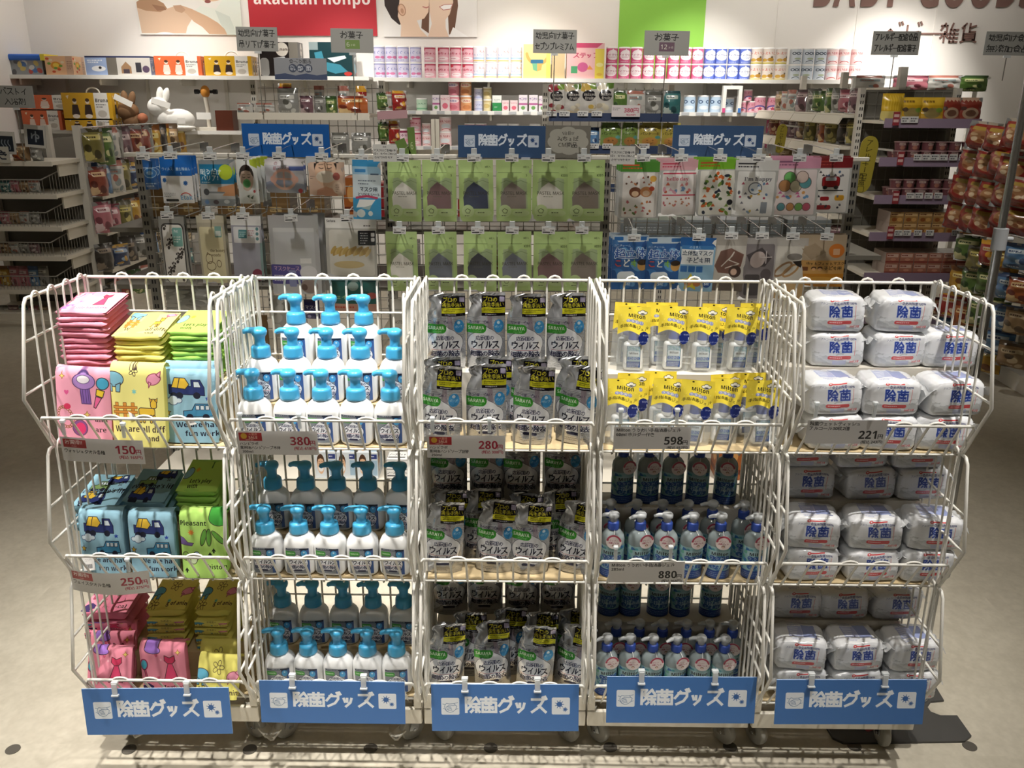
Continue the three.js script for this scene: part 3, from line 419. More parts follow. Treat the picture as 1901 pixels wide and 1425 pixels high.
function jeep(g, x, y, s, c = '#3f88b0') { poly(g, c, [[x, y + s * 0.45], [x + s * 0.5, y + s * 0.4], [x + s * 0.7, y], [x + s * 1.6, y], [x + s * 1.7, y + s * 0.8], [x, y + s * 0.85]], '#15182c', 3); for (const q of [0.72, 1.0, 1.3]) rrect(g, '#cfdbe2', x + q * s, y + s * 0.1, s * 0.22, s * 0.28, 2, '#15182c', 2); for (const q of [0.35, 1.3]) ell(g, '#15182c', x + q * s, y + s * 0.85, s * 0.2, s * 0.2); }
const cloudP = (g, x, y, s, c = '#c6d4dc', l = '#3a4a70') => { for (const [a, b, r] of [[-0.8, 0, 0.45], [0, -0.3, 0.6], [0.8, 0, 0.45], [0, 0.2, 0.6]]) ell(g, l, x + a * s, y + b * s, r * s + 3, r * s * 0.8 + 3); for (const [a, b, r] of [[-0.8, 0, 0.45], [0, -0.3, 0.6], [0.8, 0, 0.45], [0, 0.2, 0.6]]) ell(g, c, x + a * s, y + b * s, r * s, r * s * 0.8); };
const blueA = art(230, 320, (g, w, h) => { fill(g, '#8fb9cc', 0, 0, w, h); mixer(g, 34, 24, 86); cloudP(g, 50, 120, 28); star(g, '#22409a', 196, 110, 12); jeep(g, 90, 136, 72); star(g, '#c9a83a', 22, 176, 16, 5, 0.45, LINE); jt(g, 'We are having', 54, 216, 32, '#15182c'); jt(g, 'fun work', 90, 258, 32, '#15182c'); });
const blueB = art(250, 200, (g, w, h) => { fill(g, '#7ea6b6', 0, 0, w, h); mixer(g, 30, 124, 78); jeep(g, 40, 54, 60, '#7c9a5c'); jt(g, "everyone's life.", 6, 94, 36, '#15182c'); mixer(g, 120, 10, 64); star(g, '#5f8690', 206, 70, 16, 5, 0.45, LINE); });
const greenA = art(230, 320, (g, w, h) => { fill(g, '#b0da70', 0, 0, w, h); jt(g, 'Pleasant', 4, 24, 32, '#1c2410'); ell(g, '#3f9a3a', 210, 14, 54, 40, 0, LINE, 3); star(g, '#e08a3a', 60, 88, 18, 8, 0.5); for (const [x, r] of [[122, 0.3], [150, 0.05], [196, -0.7]]) ell(g, '#5f9a3a', x, 112, 13, 44, r, LINE, 3); poly(g, '#6f5a94', [[0, 110], [20, 116], [40, 138], [70, 142], [60, 156], [0, 150]], LINE, 2); for (const [x, y, c] of [[24, 208, '#8fb85a'], [80, 206, '#a8c6e0'], [66, 226, '#c8d8b0']]) ell(g, c, x, y, 17, 22, 0.2, LINE, 3); for (const [x, y] of [[150, 200], [170, 180], [26, 280]]) poly(g, '#1c2410', [[x, y - 14], [x + 12, y + 4], [x + 4, y + 2], [x + 4, y + 12], [x - 4, y + 12], [x - 4, y + 2], [x - 12, y + 4]]); jt(g, 'history', 132, 246, 30, '#1c2410'); });
const greenB = art(250, 190, (g, w, h) => { fill(g, '#b4dc66', 0, 0, w, h); ell(g, '#8fc4d4', 30, 90, 26, 34, 0.4, LINE, 3); star(g, '#e0b23a', 76, 70, 18, 8); poly(g, '#3a6a2c', [[150, 10], [156, 10], [160, 60], [152, 60]]); ell(g, '#4f9a3a', 154, 12, 30, 8); jt(g, 'Let’s play', 60, 120, 28, '#1c2410'); jt(g, 'with', 60, 148, 28, '#1c2410'); });
const CLOTH = { pink: sw('#ee9cb4'), pinkDeep: sw('#dd7e98'), yellow: sw('#e6dd7a'), yellowDeep: sw('#dcd36c'), blue: sw('#8ab6ca'), green: sw('#a4d664'), peach: sw('#ec9c8c') };
// a towel folded flat: soft rounded slab whose front shows the edges of its folds
function foldGeo(w, d, h, seed, c, layers = 2) {
  const N = 28, K = 12, f = (u, v) => {
    const a = -u * 2 * PI, k = 0.32, cs = Math.cos(a), sn = Math.sin(a), e = (q) => Math.sign(q) * Math.pow(Math.abs(q), k);
    let x = (v - 0.5) * w, z = e(cs) * d / 2, y = e(sn) * h / 2; const sc = v < 0.001 || v > 0.999 ? 0 : Math.min(1, 0.86 + 0.14 * Math.min(v, 1 - v) * 8);
    if (cs > 0.3) z -= 0.0045 * (1 - Math.abs(Math.sin((y / h + 0.5) * PI * layers))) + 0.0032 * vnoise(v * 4 + seed, y * 120, seed);
    y = y * sc + 0.0022 * vnoise(v * 3 + seed * 3, z * 12 + seed, seed) * (sc ? 1 : 0); z *= sc ? 1 : 0.9; return [x, y + h / 2, z, 0.5, 0.5];
  };
  return uvTo(surf(N, K, f, true), c);
}
const topGeo = (w, d, h, seed, a) => uvTo(surf(10, 8, (u, v) => { const e = Math.min(1, 12 * Math.min(u, 1 - u)) * Math.min(1, 12 * Math.min(v, 1 - v)); return [(u - 0.5) * w * 0.985, h + 0.0012 + 0.0022 * vnoise(u * 3 + seed * 3, (v - 0.5) * -d * 12 + seed, seed) - 0.004 * (1 - e), (0.5 - v) * d * 0.975]; }), a);
const tName = 'folded_towel';
function pile(i, px, D, w, d, h, n, base, col, top, label, group, o = {}) {
  const x = at(px, o.py || 640, D).x; let y = base; const tilt = o.tilt || 0;
  for (let j = 0; j < n; j++) {
    const g = thing(tName, j === n - 1 ? label[0] : label[1], 'towel', j === n - 1 ? undefined : group), hh = h * rr(0.9, 1.12);
    part('cloth', foldGeo(w, d, hh, rnd() * 20, col, o.layers || 3), amat(col, 'cloth'), g); if (j === n - 1 && top) part('printed_face', topGeo(w, d, hh, 3, top), amat(top, 'cloth'), g); else if (o.band) part('printed_face', uvTo(surf(8, 3, (u, v) => [(u - 0.5) * w * 0.94, hh * (0.15 + 0.7 * v), d / 2 + 0.0022 + 0.001 * Math.sin(v * PI)]), o.band), amat(o.band, 'cloth'), g);
    put(g, V(x + rr(-0.003, 0.003) + (o.dx || 0) * j, y, -D + rr(-0.004, 0.004)), rr(-0.04, 0.04) + (o.ry || 0), tilt * (0.5 + j / n * 0.5)); y += hh * 0.97;
  }
}
function standTowel(px, D, base, w, h, th, a, col, label, o = {}) {
  const g = thing(tName, label, 'towel', o.group), x = at(px, o.py || 760, D).x, s = rnd() * 9;
  part('cloth', rbx(w * 0.985, h * 0.985, th * 0.94, th * 0.42, 0, h / 2, 0, 4), amat(col, 'cloth'), g); uvTo(g.children[0].geometry, col);
  const L = h + th * 0.9, f = (u, v) => { const q = v * L, xx = (u - 0.5) * w, b = 0.0022 * vnoise(u * 3 + s, v * 3, s); let y, z; if (q < h - th / 2) { y = q; z = th / 2; } else { const a2 = (q - (h - th / 2)) / (th / 2); y = h - th / 2 + Math.sin(Math.min(a2, PI * 0.95)) * th / 2; z = Math.cos(Math.min(a2, PI * 0.95)) * th / 2; } const e = Math.min(1, 9 * Math.min(u, 1 - u)); return [xx, y + 0.001, z + b + 0.0015 - 0.006 * (1 - e), u, Math.min(1, q / (h * 0.93))]; };
  part('printed_face', uvTo(surf(12, 18, f), a), amat(a, 'cloth'), g);
  if (o.tag) part('price_tag', tr(card(0.026, 0.036, tagArt, 0.001), o.tag[0] * w, o.tag[1] * h, th / 2 + 0.006).rotateZ(0.0), amat(tagArt, 'paper'), g, 'white barcode tag').rotation.set(-0.1, 0.1, o.tag[2] || 0.2);
  put(g, V(x, base, -D), o.ry || 0, o.lean ?? -0.1, o.rz || 0); return g;
}
const tagArt = art(60, 84, (g, w, h) => { fill(g, '#eceae8', 0, 0, w, h); for (let i = 0; i < 14; i++) fill(g, '#4a4a4c', 14 + i * 2.4, 48, (i * 7 % 3) + 0.6, 24); tiny(g, '#9a9a9a', 14, 20, 32, 2, 8); });
function riser(i, x0, x1, y0, y1, d0, d1, label) { const c = sw(i > 1 ? '#cfcabf' : '#cbb68e'); if (i > 1) label = label.replace('tan', 'off-white'); put(solo('step_box', carton(x1 - x0, y1 - y0, d1 - d0, { front: c }), amat(c, 'matte'), label, 'step box'), inCart(i, (x0 + x1) / 2, y0, (d0 + d1) / 2)); }
const FB = FLOORS.map((y) => y + 0.0045);
riser(0, -0.175, 0.18, FB[0], 0.985, 1.885, 2.035, 'tan card step box under the towel piles, top basket');
pile(0, 176, 1.955, 0.118, 0.135, 0.0132, 13, 0.985, CLOTH.pink, pinkC, ['pink towel with a printed dress, top of the tall pink pile', 'pink towel in the tall pink pile of the top basket'], 'pink towels in the tall pile', { tilt: 0.14, py: 600 });
pile(0, 276, 1.955, 0.116, 0.135, 0.0132, 9, 0.985, CLOTH.yellow, yellowC, ['yellow animal print towel, top of the yellow pile in the top basket', 'yellow towel in the pile of the top basket'], 'yellow towels in the top basket pile', { tilt: 0.2, py: 620 });
pile(0, 375, 1.955, 0.106, 0.135, 0.0126, 10, 0.985, CLOTH.green, greenB, ['lime green print towel, top of the green pile in the top basket', 'lime green towel in the pile of the top basket'], 'green towels in the top basket pile', { tilt: 0.16, py: 620 });
standTowel(152, 1.815, FB[0], 0.122, 0.182, 0.036, pinkA, CLOTH.peach, 'pink towel printed with brush, lipstick and necklace, standing up', { rz: -0.05, py: 740 });
standTowel(255, 1.815, FB[0], 0.118, 0.192, 0.04, yellowA, CLOTH.yellow, 'yellow towel printed with dog and fence, barcode tag hanging on it', { py: 740, rz: -0.03, tag: [0.08, 0.42, 0.25] });
standTowel(352, 1.84, FB[0], 0.122, 0.17, 0.03, blueA, CLOTH.blue, 'blue truck and car print towel at the front of the top basket', { py: 740, tag: [0.1, 0.34, 0] });
standTowel(358, 1.868, FB[0], 0.12, 0.18, 0.022, blueA, CLOTH.blue, 'blue truck print towel tucked behind another blue towel, top basket', { py: 740 });
riser(0, -0.17, 0.175, FB[1], 0.6, 1.875, 2.03, 'tan card step box under the towel piles, middle basket');
pile(0, 196, 1.95, 0.105, 0.14, 0.026, 3, 0.6, CLOTH.blue, blueB, ['blue vehicle print towel, top of the left blue pile'.replace('left ', 'small '), 'blue towel with yellow mixer truck on its fold, small blue pile'], 'blue towels in the small pile', { tilt: 0.2, py: 900, band: blueB });
pile(0, 285, 1.95, 0.105, 0.14, 0.03, 3, 0.6, CLOTH.blue, blueB, ["blue towel printed everyone's life, top of its pile", 'blue towel under the everyone’s life towel'], 'blue towels under the lettered one', { tilt: 0.24, py: 890, band: blueB });
pile(0, 380, 1.95, 0.1, 0.14, 0.017, 7, 0.6, CLOTH.green, greenB, ['lime green dinosaur print towel, top of the pile in the middle basket', 'lime green towel in the pile of the middle basket'], 'green towels in the middle basket pile', { tilt: 0.2, py: 890 });
standTowel(190, 1.825, FB[1], 0.104, 0.17, 0.05, blueA, CLOTH.blue, 'blue mixer truck towel standing beside a second one, rolled top towel behind', { py: 980, rz: -0.01, tag: [-0.3, 0.22, 0.1] });
standTowel(283, 1.825, FB[1], 0.106, 0.166, 0.05, blueA, CLOTH.blue, 'blue mixer truck towel next to the green dinosaur towel', { py: 980 });
standTowel(378, 1.825, FB[1], 0.106, 0.17, 0.05, greenA, CLOTH.green, 'lime green pea pod and egg print towel standing up', { py: 980 });
riser(0, -0.165, 0.175, FB[2], 0.245, 1.885, 2.03, 'tan card step box under the towel piles, bottom basket');
pile(0, 216, 1.96, 0.118, 0.13, 0.03, 4, 0.245, CLOTH.pinkDeep, pinkB, ['deep pink towel, top of the pile in the bottom basket', 'deep pink towel in the pile of the bottom basket'], 'pink towels in the bottom basket pile', { py: 1120, band: pinkB, tilt: 0.1 });
pile(0, 322, 1.96, 0.1, 0.13, 0.027, 5, 0.245, CLOTH.yellowDeep, yellowB, ['yellow flower print towel, top of the pile next to the pink pile', 'yellow flower print towel in the pile next to the pink pile'], 'yellow towels beside the pink pile', { py: 1110, band: yellowB, tilt: 0.1 });
pile(0, 407, 1.96, 0.09, 0.13, 0.027, 5, 0.245, CLOTH.yellowDeep, yellowB, ['yellow flower print towel, top of the pile by the basket side', 'yellow flower print towel in the pile by the basket side'], 'yellow towels by the basket side', { py: 1110, band: yellowB, tilt: 0.1 });
standTowel(192, 1.80, FB[2], 0.11, 0.128, 0.028, pinkB, CLOTH.pinkDeep, 'deep pink dress print towel leaning in front of two others', { py: 1220, rz: -0.03, lean: -0.35 });
standTowel(200, 1.84, FB[2], 0.11, 0.14, 0.024, pinkB, CLOTH.pinkDeep, 'deep pink towel, middle one of three leaning together', { py: 1220, lean: -0.35 });
standTowel(208, 1.87, FB[2], 0.11, 0.15, 0.022, pinkB, CLOTH.pinkDeep, 'deep pink towel, rear one of three leaning together', { py: 1220, lean: -0.35 });
standTowel(306, 1.83, FB[2], 0.112, 0.14, 0.045, pinkB, CLOTH.pinkDeep, 'deep pink towel lettered Magical, standing between pink and yellow towels', { py: 1220, lean: -0.05 });
standTowel(396, 1.80, FB[2], 0.104, 0.11, 0.03, yellowB, CLOTH.yellow, 'yellow elephant and flower towel leaning at the front of the bottom basket', { py: 1230, lean: -0.4, rz: -0.06 });
standTowel(404, 1.835, FB[2], 0.1, 0.125, 0.03, yellowB, CLOTH.yellow, 'yellow flower towel behind the leaning elephant towel', { py: 1230, lean: -0.35 });
// ---------------------------------------------------------------- cart 2: pump soap bottles
function blob(g, x, y, w, h) { g.beginPath(); g.moveTo(x + w * 0.5, y); g.bezierCurveTo(x + w * 0.62, y + h * 0.12, x + w * 0.78, y + h * 0.1, x + w * 0.84, y + h * 0.22); g.bezierCurveTo(x + w * 1.04, y + h * 0.3, x + w * 1.05, y + h * 0.5, x + w * 0.98, y + h * 0.62); g.bezierCurveTo(x + w * 0.95, y + h * 1.02, x + w * 0.1, y + h * 1.04, x + w * 0.03, y + h * 0.64); g.bezierCurveTo(x - w * 0.08, y + h * 0.4, x + w * 0.1, y + h * 0.22, x + w * 0.25, y + h * 0.2); g.closePath(); g.fillStyle = '#e9ebf0'; g.fill(); g.strokeStyle = '#2a2c40'; g.lineWidth = 2; g.stroke(); }
function virusText(g, x, y, s) { const c = '#1f2248'; jt(g, '広範囲の', x, y, s * 0.62, c, { align: 'c', wt: 0.1 }); jt(g, 'ウイルス', x, y + s * 0.72, s, '#16182e', { align: 'c', wt: 0.14, pitch: 0.98 }); fill(g, '#b0505a', x - s * 2, y + s * 1.86, s * 4, Math.max(1.5, s * 0.05)); jt(g, '細菌の除去', x, y + s * 2.0, s * 0.84, c, { align: 'c', wt: 0.13, pitch: 0.98 }); rrect(g, '#2a2c48', x - s * 0.95, y + s * 3.0, s * 1.9, s * 0.42, s * 0.2); }
const soapLabel = art(150, 170, (g, w, h) => {
  fill(g, '#8b9198', 0, 0, w, h); g.fillStyle = '#6d7480'; for (let y = 0; y < h; y += 7) g.fillRect(0, y, w, 2); fill(g, '#24365c', 96, 0, 54, 52); fill(g, '#3a5a96', 130, 0, 20, h); fill(g, '#1c2436', 6, 2, 140, 10); tiny(g, '#d8e0ea', 12, 5, 128, 1, 5, 3);
  rrect(g, '#3f9a3a', -10, 20, 76, 30, 14); jt(g, 'SARAYA', 8, 28, 13, '#cfe6c8', { weight: 'bold' }); ell(g, '#4fa6dc', 118, 36, 19, 22); ell(g, '#bfe2f4', 118, 28, 6, 6); blob(g, 14, 40, 122, 124); virusText(g, 75, 60, 28);
});
const soap = (() => {
  const ring = [[0, 0.027, 0.02, 3.2], [0.0005, 0.031, 0.024, 3.2], [0.004, 0.0355, 0.0275, 3.2], [0.01, 0.0372, 0.029, 3.4], [0.042, 0.0375, 0.0295, 3.8], [0.076, 0.0372, 0.0292, 3.6], [0.086, 0.0358, 0.028, 3.1], [0.0945, 0.0318, 0.0255, 2.7], [0.101, 0.0258, 0.022, 2.3], [0.1045, 0.0198, 0.0186, 2], [0.11, 0.018, 0.018, 2]];
  const body = surf(32, ring.length * 2 - 2, (u, v) => { const q = v * (ring.length - 1), i = Math.min(ring.length - 2, Math.floor(q)), t = q - i, A = ring[i], B = ring[i + 1], L = (k) => A[k] + (B[k] - A[k]) * t, a = -u * 2 * PI, n = 2 / L(3), e = (c) => Math.sign(c) * Math.pow(Math.abs(c), n), z = i === 0 && t === 0 ? 0 : 1; return [e(Math.cos(a)) * L(1) * z, L(0), e(Math.sin(a)) * L(2) * z]; }, true);
  const label = uvTo(surf(8, 3, (u, v) => { const x = (u - 0.5) * 0.056, n = 3.6; return [x, 0.009 + v * 0.066, 0.0297 * Math.pow(1 - Math.pow(Math.abs(x) / 0.0376, n), 1 / n) + 0.0004]; }), soapLabel);
  const collar = lathe([[0.0195, 0.105], [0.0224, 0.106], [0.0228, 0.11], [0.0218, 0.1255], [0.021, 0.129], [0.0182, 0.132], [0.0125, 0.133]], 28);
  const head = merge([lathe([[0.0128, 0.132], [0.0116, 0.143], [0.0126, 0.152], [0.0164, 0.1575], [0.0178, 0.162], [0.0176, 0.1665], [0.0152, 0.171], [0.0092, 0.174], [0, 0.175]], 24), tube([V(-0.002, 0.1655, 0), V(-0.016, 0.167, 0), V(-0.027, 0.1668, 0), V(-0.035, 0.164, 0), V(-0.0372, 0.1605, 0)], 0.009, 12, 0.0045)]);
  return { body, label, collar, head };
})();
function soapBottle(px, py, D, base, label, group, x0) {
  const t = thing('pump_soap_bottle', label, 'soap bottle', group);
  part('bottle', soap.body, M.bottleWhite, t); part('front_label', soap.label, amat(soapLabel, 'gloss'), t, 'grey label with white splash and Japanese print'); part('collar', soap.collar, M.pumpBlue, t, 'sky blue screw collar'); part('pump_head', soap.head, M.pumpBlue, t, 'sky blue pump head');
  put(t, V(at(px, py, D).x, base, -D), rr(-0.12, 0.12) - 0.05);
}
riser(1, -0.18, 0.185, FB[0], 0.928, 1.882, 1.95, 'tan card step box under the soap bottles, lower step of top basket'); riser(1, -0.18, 0.185, FB[0], 0.991, 1.951, 2.03, 'tan card step box under the three highest soap bottles');
riser(1, -0.18, 0.185, FB[1], 0.588, 1.885, 2.0, 'tan card step box under the soap bottles, middle basket'); riser(1, -0.18, 0.185, FB[2], 0.258, 1.885, 2.0, 'tan card step box under the soap bottles, bottom basket');
[[[549, 613, 675], 580, 1.985, 0.991, 'highest step of the top basket', 0], [[484, 544, 607, 669, 734], 650, 1.915, 0.928, 'middle step of the top basket', 0], [[471, 538, 598, 661, 725], 735, 1.847, FB[0], 'front row of the top basket', 0],
  [[506, 567, 625, 683, 743], 890, 1.93, 0.588, 'step at the back of the middle basket', 0], [[493, 555, 612, 672, 733], 985, 1.847, FB[1], 'front row of the middle basket', 0],
  [[525, 582, 638, 693, 750], 1120, 1.93, 0.258, 'step at the back of the bottom basket', 0], [[518, 572, 627, 682, 736], 1200, 1.847, FB[2], 'front row of the bottom basket', 0]].forEach(([xs, py, D, base, where]) => xs.forEach((px) => soapBottle(px, py, D, base, `white soap bottle with blue pump, ${where}`, `soap bottles, ${where}`)));
// ---------------------------------------------------------------- cart 3: silver refill pouches
const pouchArt = art(250, 480, (g, w, h) => {
  fill(g, '#b4b6ba', 0, 0, w, h); g.fillStyle = '#8e9196'; for (let y = 150; y < h; y += 9) g.fillRect(0, y, w, 2.4); fill(g, '#d2d4d8', 0, 0, w, 16); poly(g, '#9a8f98', [[130, 120], [160, 118], [170, 220], [140, 230]]);
  fill(g, '#17151e', 98, 20, 150, 124); jt(g, 'プロの', 106, 28, 30, '#dcd43a', { wt: 0.14 }); jt(g, '衛生手洗い', 104, 60, 28, '#dcd43a', { wt: 0.13, sx: 0.95 }); rrect(g, '#c8c0e0', 212, 26, 32, 30, 2); fill(g, '#dcda2e', 98, 92, 150, 34); tiny(g, '#6a6a20', 112, 102, 120, 2, 10, 4); tiny(g, '#c8c8d0', 120, 131, 110, 1, 6, 6);
  jt(g, 'プロの感覚で洗い流せる', 14, 172, 18, '#3a3050', { wt: 0.1, sx: 0.98 }); ell(g, '#3f97d4', 208, 206, 32, 40); ell(g, '#cfe6f6', 206, 184, 10, 10); jt(g, 'ポンプ', 182, 202, 15, '#cfe6f6', { wt: 0.1 }); blob(g, 8, 200, 220, 226); rrect(g, '#3f9e36', -20, 192, 148, 56, 27); jt(g, 'SARAYA', 10, 202, 27, '#e0f2da', { weight: 'bold' }); jt(g, 'ハンドラボ', 40, 232, 11, '#bfe0b8', { wt: 0.1 }); virusText(g, 120, 262, 46); tiny(g, '#5a5c64', 50, 440, 150, 2, 12, 4);
});
const pouchBack = art(60, 120, (g, w, h) => { fill(g, '#aeb0b4', 0, 0, w, h); tiny(g, '#70727a', 8, 20, 44, 8, 10, 3); });
function pouchGeo(seed) {
  const w = 0.092, h = 0.184, left = (v) => { const k = [[0, -0.5], [0.66, -0.5], [0.74, -0.47], [0.8, -0.4], [0.86, -0.36], [0.91, -0.42], [0.96, -0.44], [0.985, -0.36], [1, -0.16]]; for (let i = 1; i < k.length; i++) if (v <= k[i][0]) return k[i - 1][1] + (k[i][1] - k[i - 1][1]) * (v - k[i - 1][0]) / (k[i][0] - k[i - 1][0]); return -0.16; };
  const f = (sg) => (u, v) => { const q = sg > 0 ? u : 1 - u, l = left(v), x = l + (0.5 - l) * q, e = Math.min(1, Math.sin(PI * q) * 1.25), tv = v < 0.25 ? 0.6 + 1.6 * v : Math.max(0, 1 - (v - 0.25) / 0.7), cr = 0.0016 + 0.012 * Math.max(0, v - 0.5) * (1 - q * 0.55); return [x * w * (v < 0.08 ? 0.94 + 0.75 * v : 1), v * h, sg * (0.0006 + 0.021 * tv * Math.max(0, e)) + cr * (vnoise(x * 9 + seed, v * 9 - x * 5, seed) + 0.6 * Math.abs(vnoise(x * 22 + seed, v * 15 + x * 9, seed + 3))) + 0.006 * (v - 0.5) * Math.sin(seed + x * 3) * v, x + 0.5, v]; };
  return merge([uvTo(surf(22, 36, f(1)), pouchArt), uvTo(surf(10, 14, f(-1)), pouchBack)]);
}
const pouches = [1, 4, 7, 11].map(pouchGeo);
let pk = 0;
function pouch(px, py, D, base, label, group, o = {}) { const m = solo('refill_pouch', pouches[pk++ % 4], amat(pouchArt, 'foil'), label, 'refill pouch', group); put(m, V(at(px, py, D).x, base, -D), (o.ry ?? rr(-0.16, 0.16)), o.rx ?? rr(-0.1, -0.02), o.rz ?? rr(-0.05, 0.03)); }
riser(2, -0.18, 0.185, FB[0], 0.985, 1.955, 2.03, 'tan card step box under the silver pouches, top basket'); riser(2, -0.18, 0.185, FB[1], 0.641, 1.94, 2.03, 'tan card step box under the silver pouches, middle basket'); riser(2, -0.18, 0.185, FB[2], 0.308, 1.94, 2.03, 'tan card step box under the silver pouches, bottom basket');
[[[828, 902, 977, 1051], 600, 1.99, 0.985, 'standing high at the back of the top basket', 0], [[822, 912, 975, 1066], 740, 1.915, FB[0], 'half hidden in the middle row of the top basket', 1], [[816, 903, 987, 1068], 740, 1.853, FB[0], 'front row of the top basket', 2],
  [[833, 906, 969, 1045], 870, 1.985, 0.641, 'back row of the middle basket', 0], [[832, 892, 968, 1040], 990, 1.91, FB[1], 'half hidden in the middle row of the middle basket', 1], [[822, 917, 982, 1064], 990, 1.853, FB[1], 'front row of the middle basket', 2],
  [[836, 901, 970, 1035], 1110, 1.985, 0.308, 'back row of the bottom basket', 0], [[872, 942, 1000, 1066], 1200, 1.91, FB[2], 'half hidden in the middle row of the bottom basket', 1], [[826, 915, 992, 1062], 1210, 1.853, FB[2], 'front row of the bottom basket', 2]].forEach(([xs, py, D, base, where, row]) => xs.forEach((px, j) => pouch(px, py, D + (j % 2) * 0.006, base, `silver soap refill pouch, ${where}`, `pouches, ${where}`, row === 0 ? { ry: rr(-0.06, 0.06), rz: 0, rx: -0.03 } : row === 2 && j === 3 ? { rz: -0.09, ry: -0.25 } : {})));
// ---------------------------------------------------------------- cart 4: yellow gel packets, blue gel bottles
const gelHead = art(200, 190, (g, w, h) => { fill(g, '#efd948', 0, 0, w, h); ell(g, '#2a2410', 70, 12, 7, 6); cloudP(g, 150, 40, 22, '#f2efe2', '#3a3a3a'); ell(g, '#3a3a3a', 150, 46, 12, 5); jt(g, 'Milton', 62, 48, 36, '#16161c', { weight: 'bold', sx: 0.9 }); tiny(g, '#4a4426', 94, 86, 40, 1, 4, 4); for (const [i, c] of ['う', 'る', 'お', 'い'].entries()) { ell(g, '#8f98c8', 66 + i * 26, 108, 14, 13); jt(g, c, 56 + i * 26, 98, 19, '#f0e8d8', { wt: 0.12 }); } jt(g, '手指消毒ジェル', 14, 132, 25, '#3a3412', { wt: 0.1, sx: 0.97 }); for (const [x, y] of [[20, 60], [34, 100], [178, 96], [24, 120]]) ell(g, '#f6e46a', x, y, 4, 4); });
const gelDrop = art(70, 84, (g, w, h) => { fill(g, '#1c2c74', 0, 0, w, h); jt(g, 'お出かけに', 6, 18, 12, '#e0e4f4', { wt: 0.1 }); jt(g, '便利!', 12, 36, 20, '#e0e4f4', { wt: 0.12 }); jt(g, 'ホルダー付き', 4, 60, 10, '#c0c8e8', { wt: 0.1 }); });
const gelLabel = art(90, 140, (g, w, h) => { fill(g, '#9fb9c8', 0, 0, w, h); for (let i = 0; i < 26; i++) ell(g, ['#7fa4bc', '#b9d0d8', '#8fb8b0'][i % 3], (i * 37) % 90, (i * 23) % 60, 7, 6); fill(g, '#e2ebf0', 8, 34, 74, 34); jt(g, 'Milton', 18, 38, 17, '#16161c'); fill(g, '#2f56a0', 0, 100, w, 40); for (let i = 0; i < 4; i++) ell(g, '#3a68b4', 16 + i * 20, 80, 10, 10); jt(g, 'うるおい', 10, 72, 16, '#e8eef4', { wt: 0.1 }); tiny(g, '#c8d4e8', 10, 110, 70, 3, 9, 3); rrect(g, null, 2, 2, w - 4, h - 4, 6, '#56606c', 3); });
const gel = (() => {
  const w = 0.076, h = 0.154, cut = 0.6;
  const edge = (u) => cut + 0.045 * Math.sin(u * PI * 2 - 0.6) * (u < 0.9 ? 1 : 0.4), f = (sg) => (u, v) => { const q = sg > 0 ? u : 1 - u, e = edge(q), vv = e + (1 - e) * v, wd = w * (1 - 0.06 * (vv - cut)); return [(q - 0.5) * wd, vv * h, sg * (0.0008 + 0.011 * Math.sin(PI * q) * (1 - v)) + 0.0016 * vnoise(q * 5, vv * 9, sg), q, v]; };
  const head = merge([uvTo(surf(12, 8, f(1)), gelHead), uvTo(surf(10, 6, f(-1)), sw('#efd63a'))]);
  const film = merge([1, -1].map((sg) => surf(10, 8, (u, v) => { const q = sg > 0 ? u : 1 - u, y = v * (edge(q) + 0.01) * h; return [(q - 0.5) * w * 0.99, y, sg * (0.0008 + 0.0135 * Math.sin(PI * q)) + 0.0012 * vnoise(q * 6, v * 7, 4)]; })));
  const body = merge([rbx(0.046, 0.068, 0.023, 0.009, 0, 0.037, 0, 4), cyl(0.0128, 0.008, 0, 0.073, 0, 18)]), cap = merge([cyl(0.0126, 0.021, 0, 0.0865, 0, 18, 0.0122)]);
  const label = uvTo(tr(new THREE.PlaneGeometry(0.032, 0.052), 0.001, 0.037, 0.0118), gelLabel);
  const dropS = new THREE.Shape(); dropS.moveTo(0, 0.015); dropS.bezierCurveTo(0.013, 0.015, 0.013, -0.004, 0.004, -0.012); dropS.lineTo(-0.003, -0.014); dropS.bezierCurveTo(-0.014, -0.006, -0.013, 0.013, 0, 0.015); const dg = new THREE.ShapeGeometry(dropS, 8); const u = dg.attributes.uv, P = dg.attributes.position; for (let i = 0; i < u.count; i++) u.setXY(i, (P.getX(i) + 0.014) / 0.028, (P.getY(i) + 0.014) / 0.029); uvTo(dg, gelDrop); dg.scale(1.12, 1.12, 1).translate(0.0225, 0.082, 0.0152);
  const oval = tr(cyl(0.016, 0.001, 0, 0, 0, 20).rotateX(PI / 2).scale(1, 0.5, 1), -0.004, 0.018, 0.0142);
  return { head, film, body, cap, label, dg, oval };
})();
function gelPacket(px, py, D, base, label, group) {
  const t = thing('gel_packet', label, 'gel packet', group);
  part('bottle', gel.body, M.bottleWhite, t, 'small white gel bottle'); part('cap', gel.cap, M.capBlue, t, 'blue flip cap'); part('bottle_label', gel.label, amat(gelLabel, 'gloss'), t); part('header', gel.head, amat(gelHead, 'film'), t, 'yellow printed upper bag'); part('film', gel.film, M.film, t, 'clear lower bag'); part('sticker', gel.dg, amat(gelDrop, 'gloss'), t, 'dark blue drop shaped print');
  put(t, V(at(px, py, D).x, base, -D), rr(-0.14, 0.14), rr(-0.08, 0.0), rr(-0.05, 0.05));
}
riser(3, -0.18, 0.185, FB[0], 0.992, 1.93, 2.03, 'tan card step box under the yellow packets'); riser(3, -0.18, 0.185, FB[1], 0.641, 1.94, 2.03, 'tan card step box under the blue bottles, middle basket'); riser(3, -0.18, 0.185, FB[2], 0.315, 1.94, 2.03, 'tan card step box under the blue bottles, bottom basket');
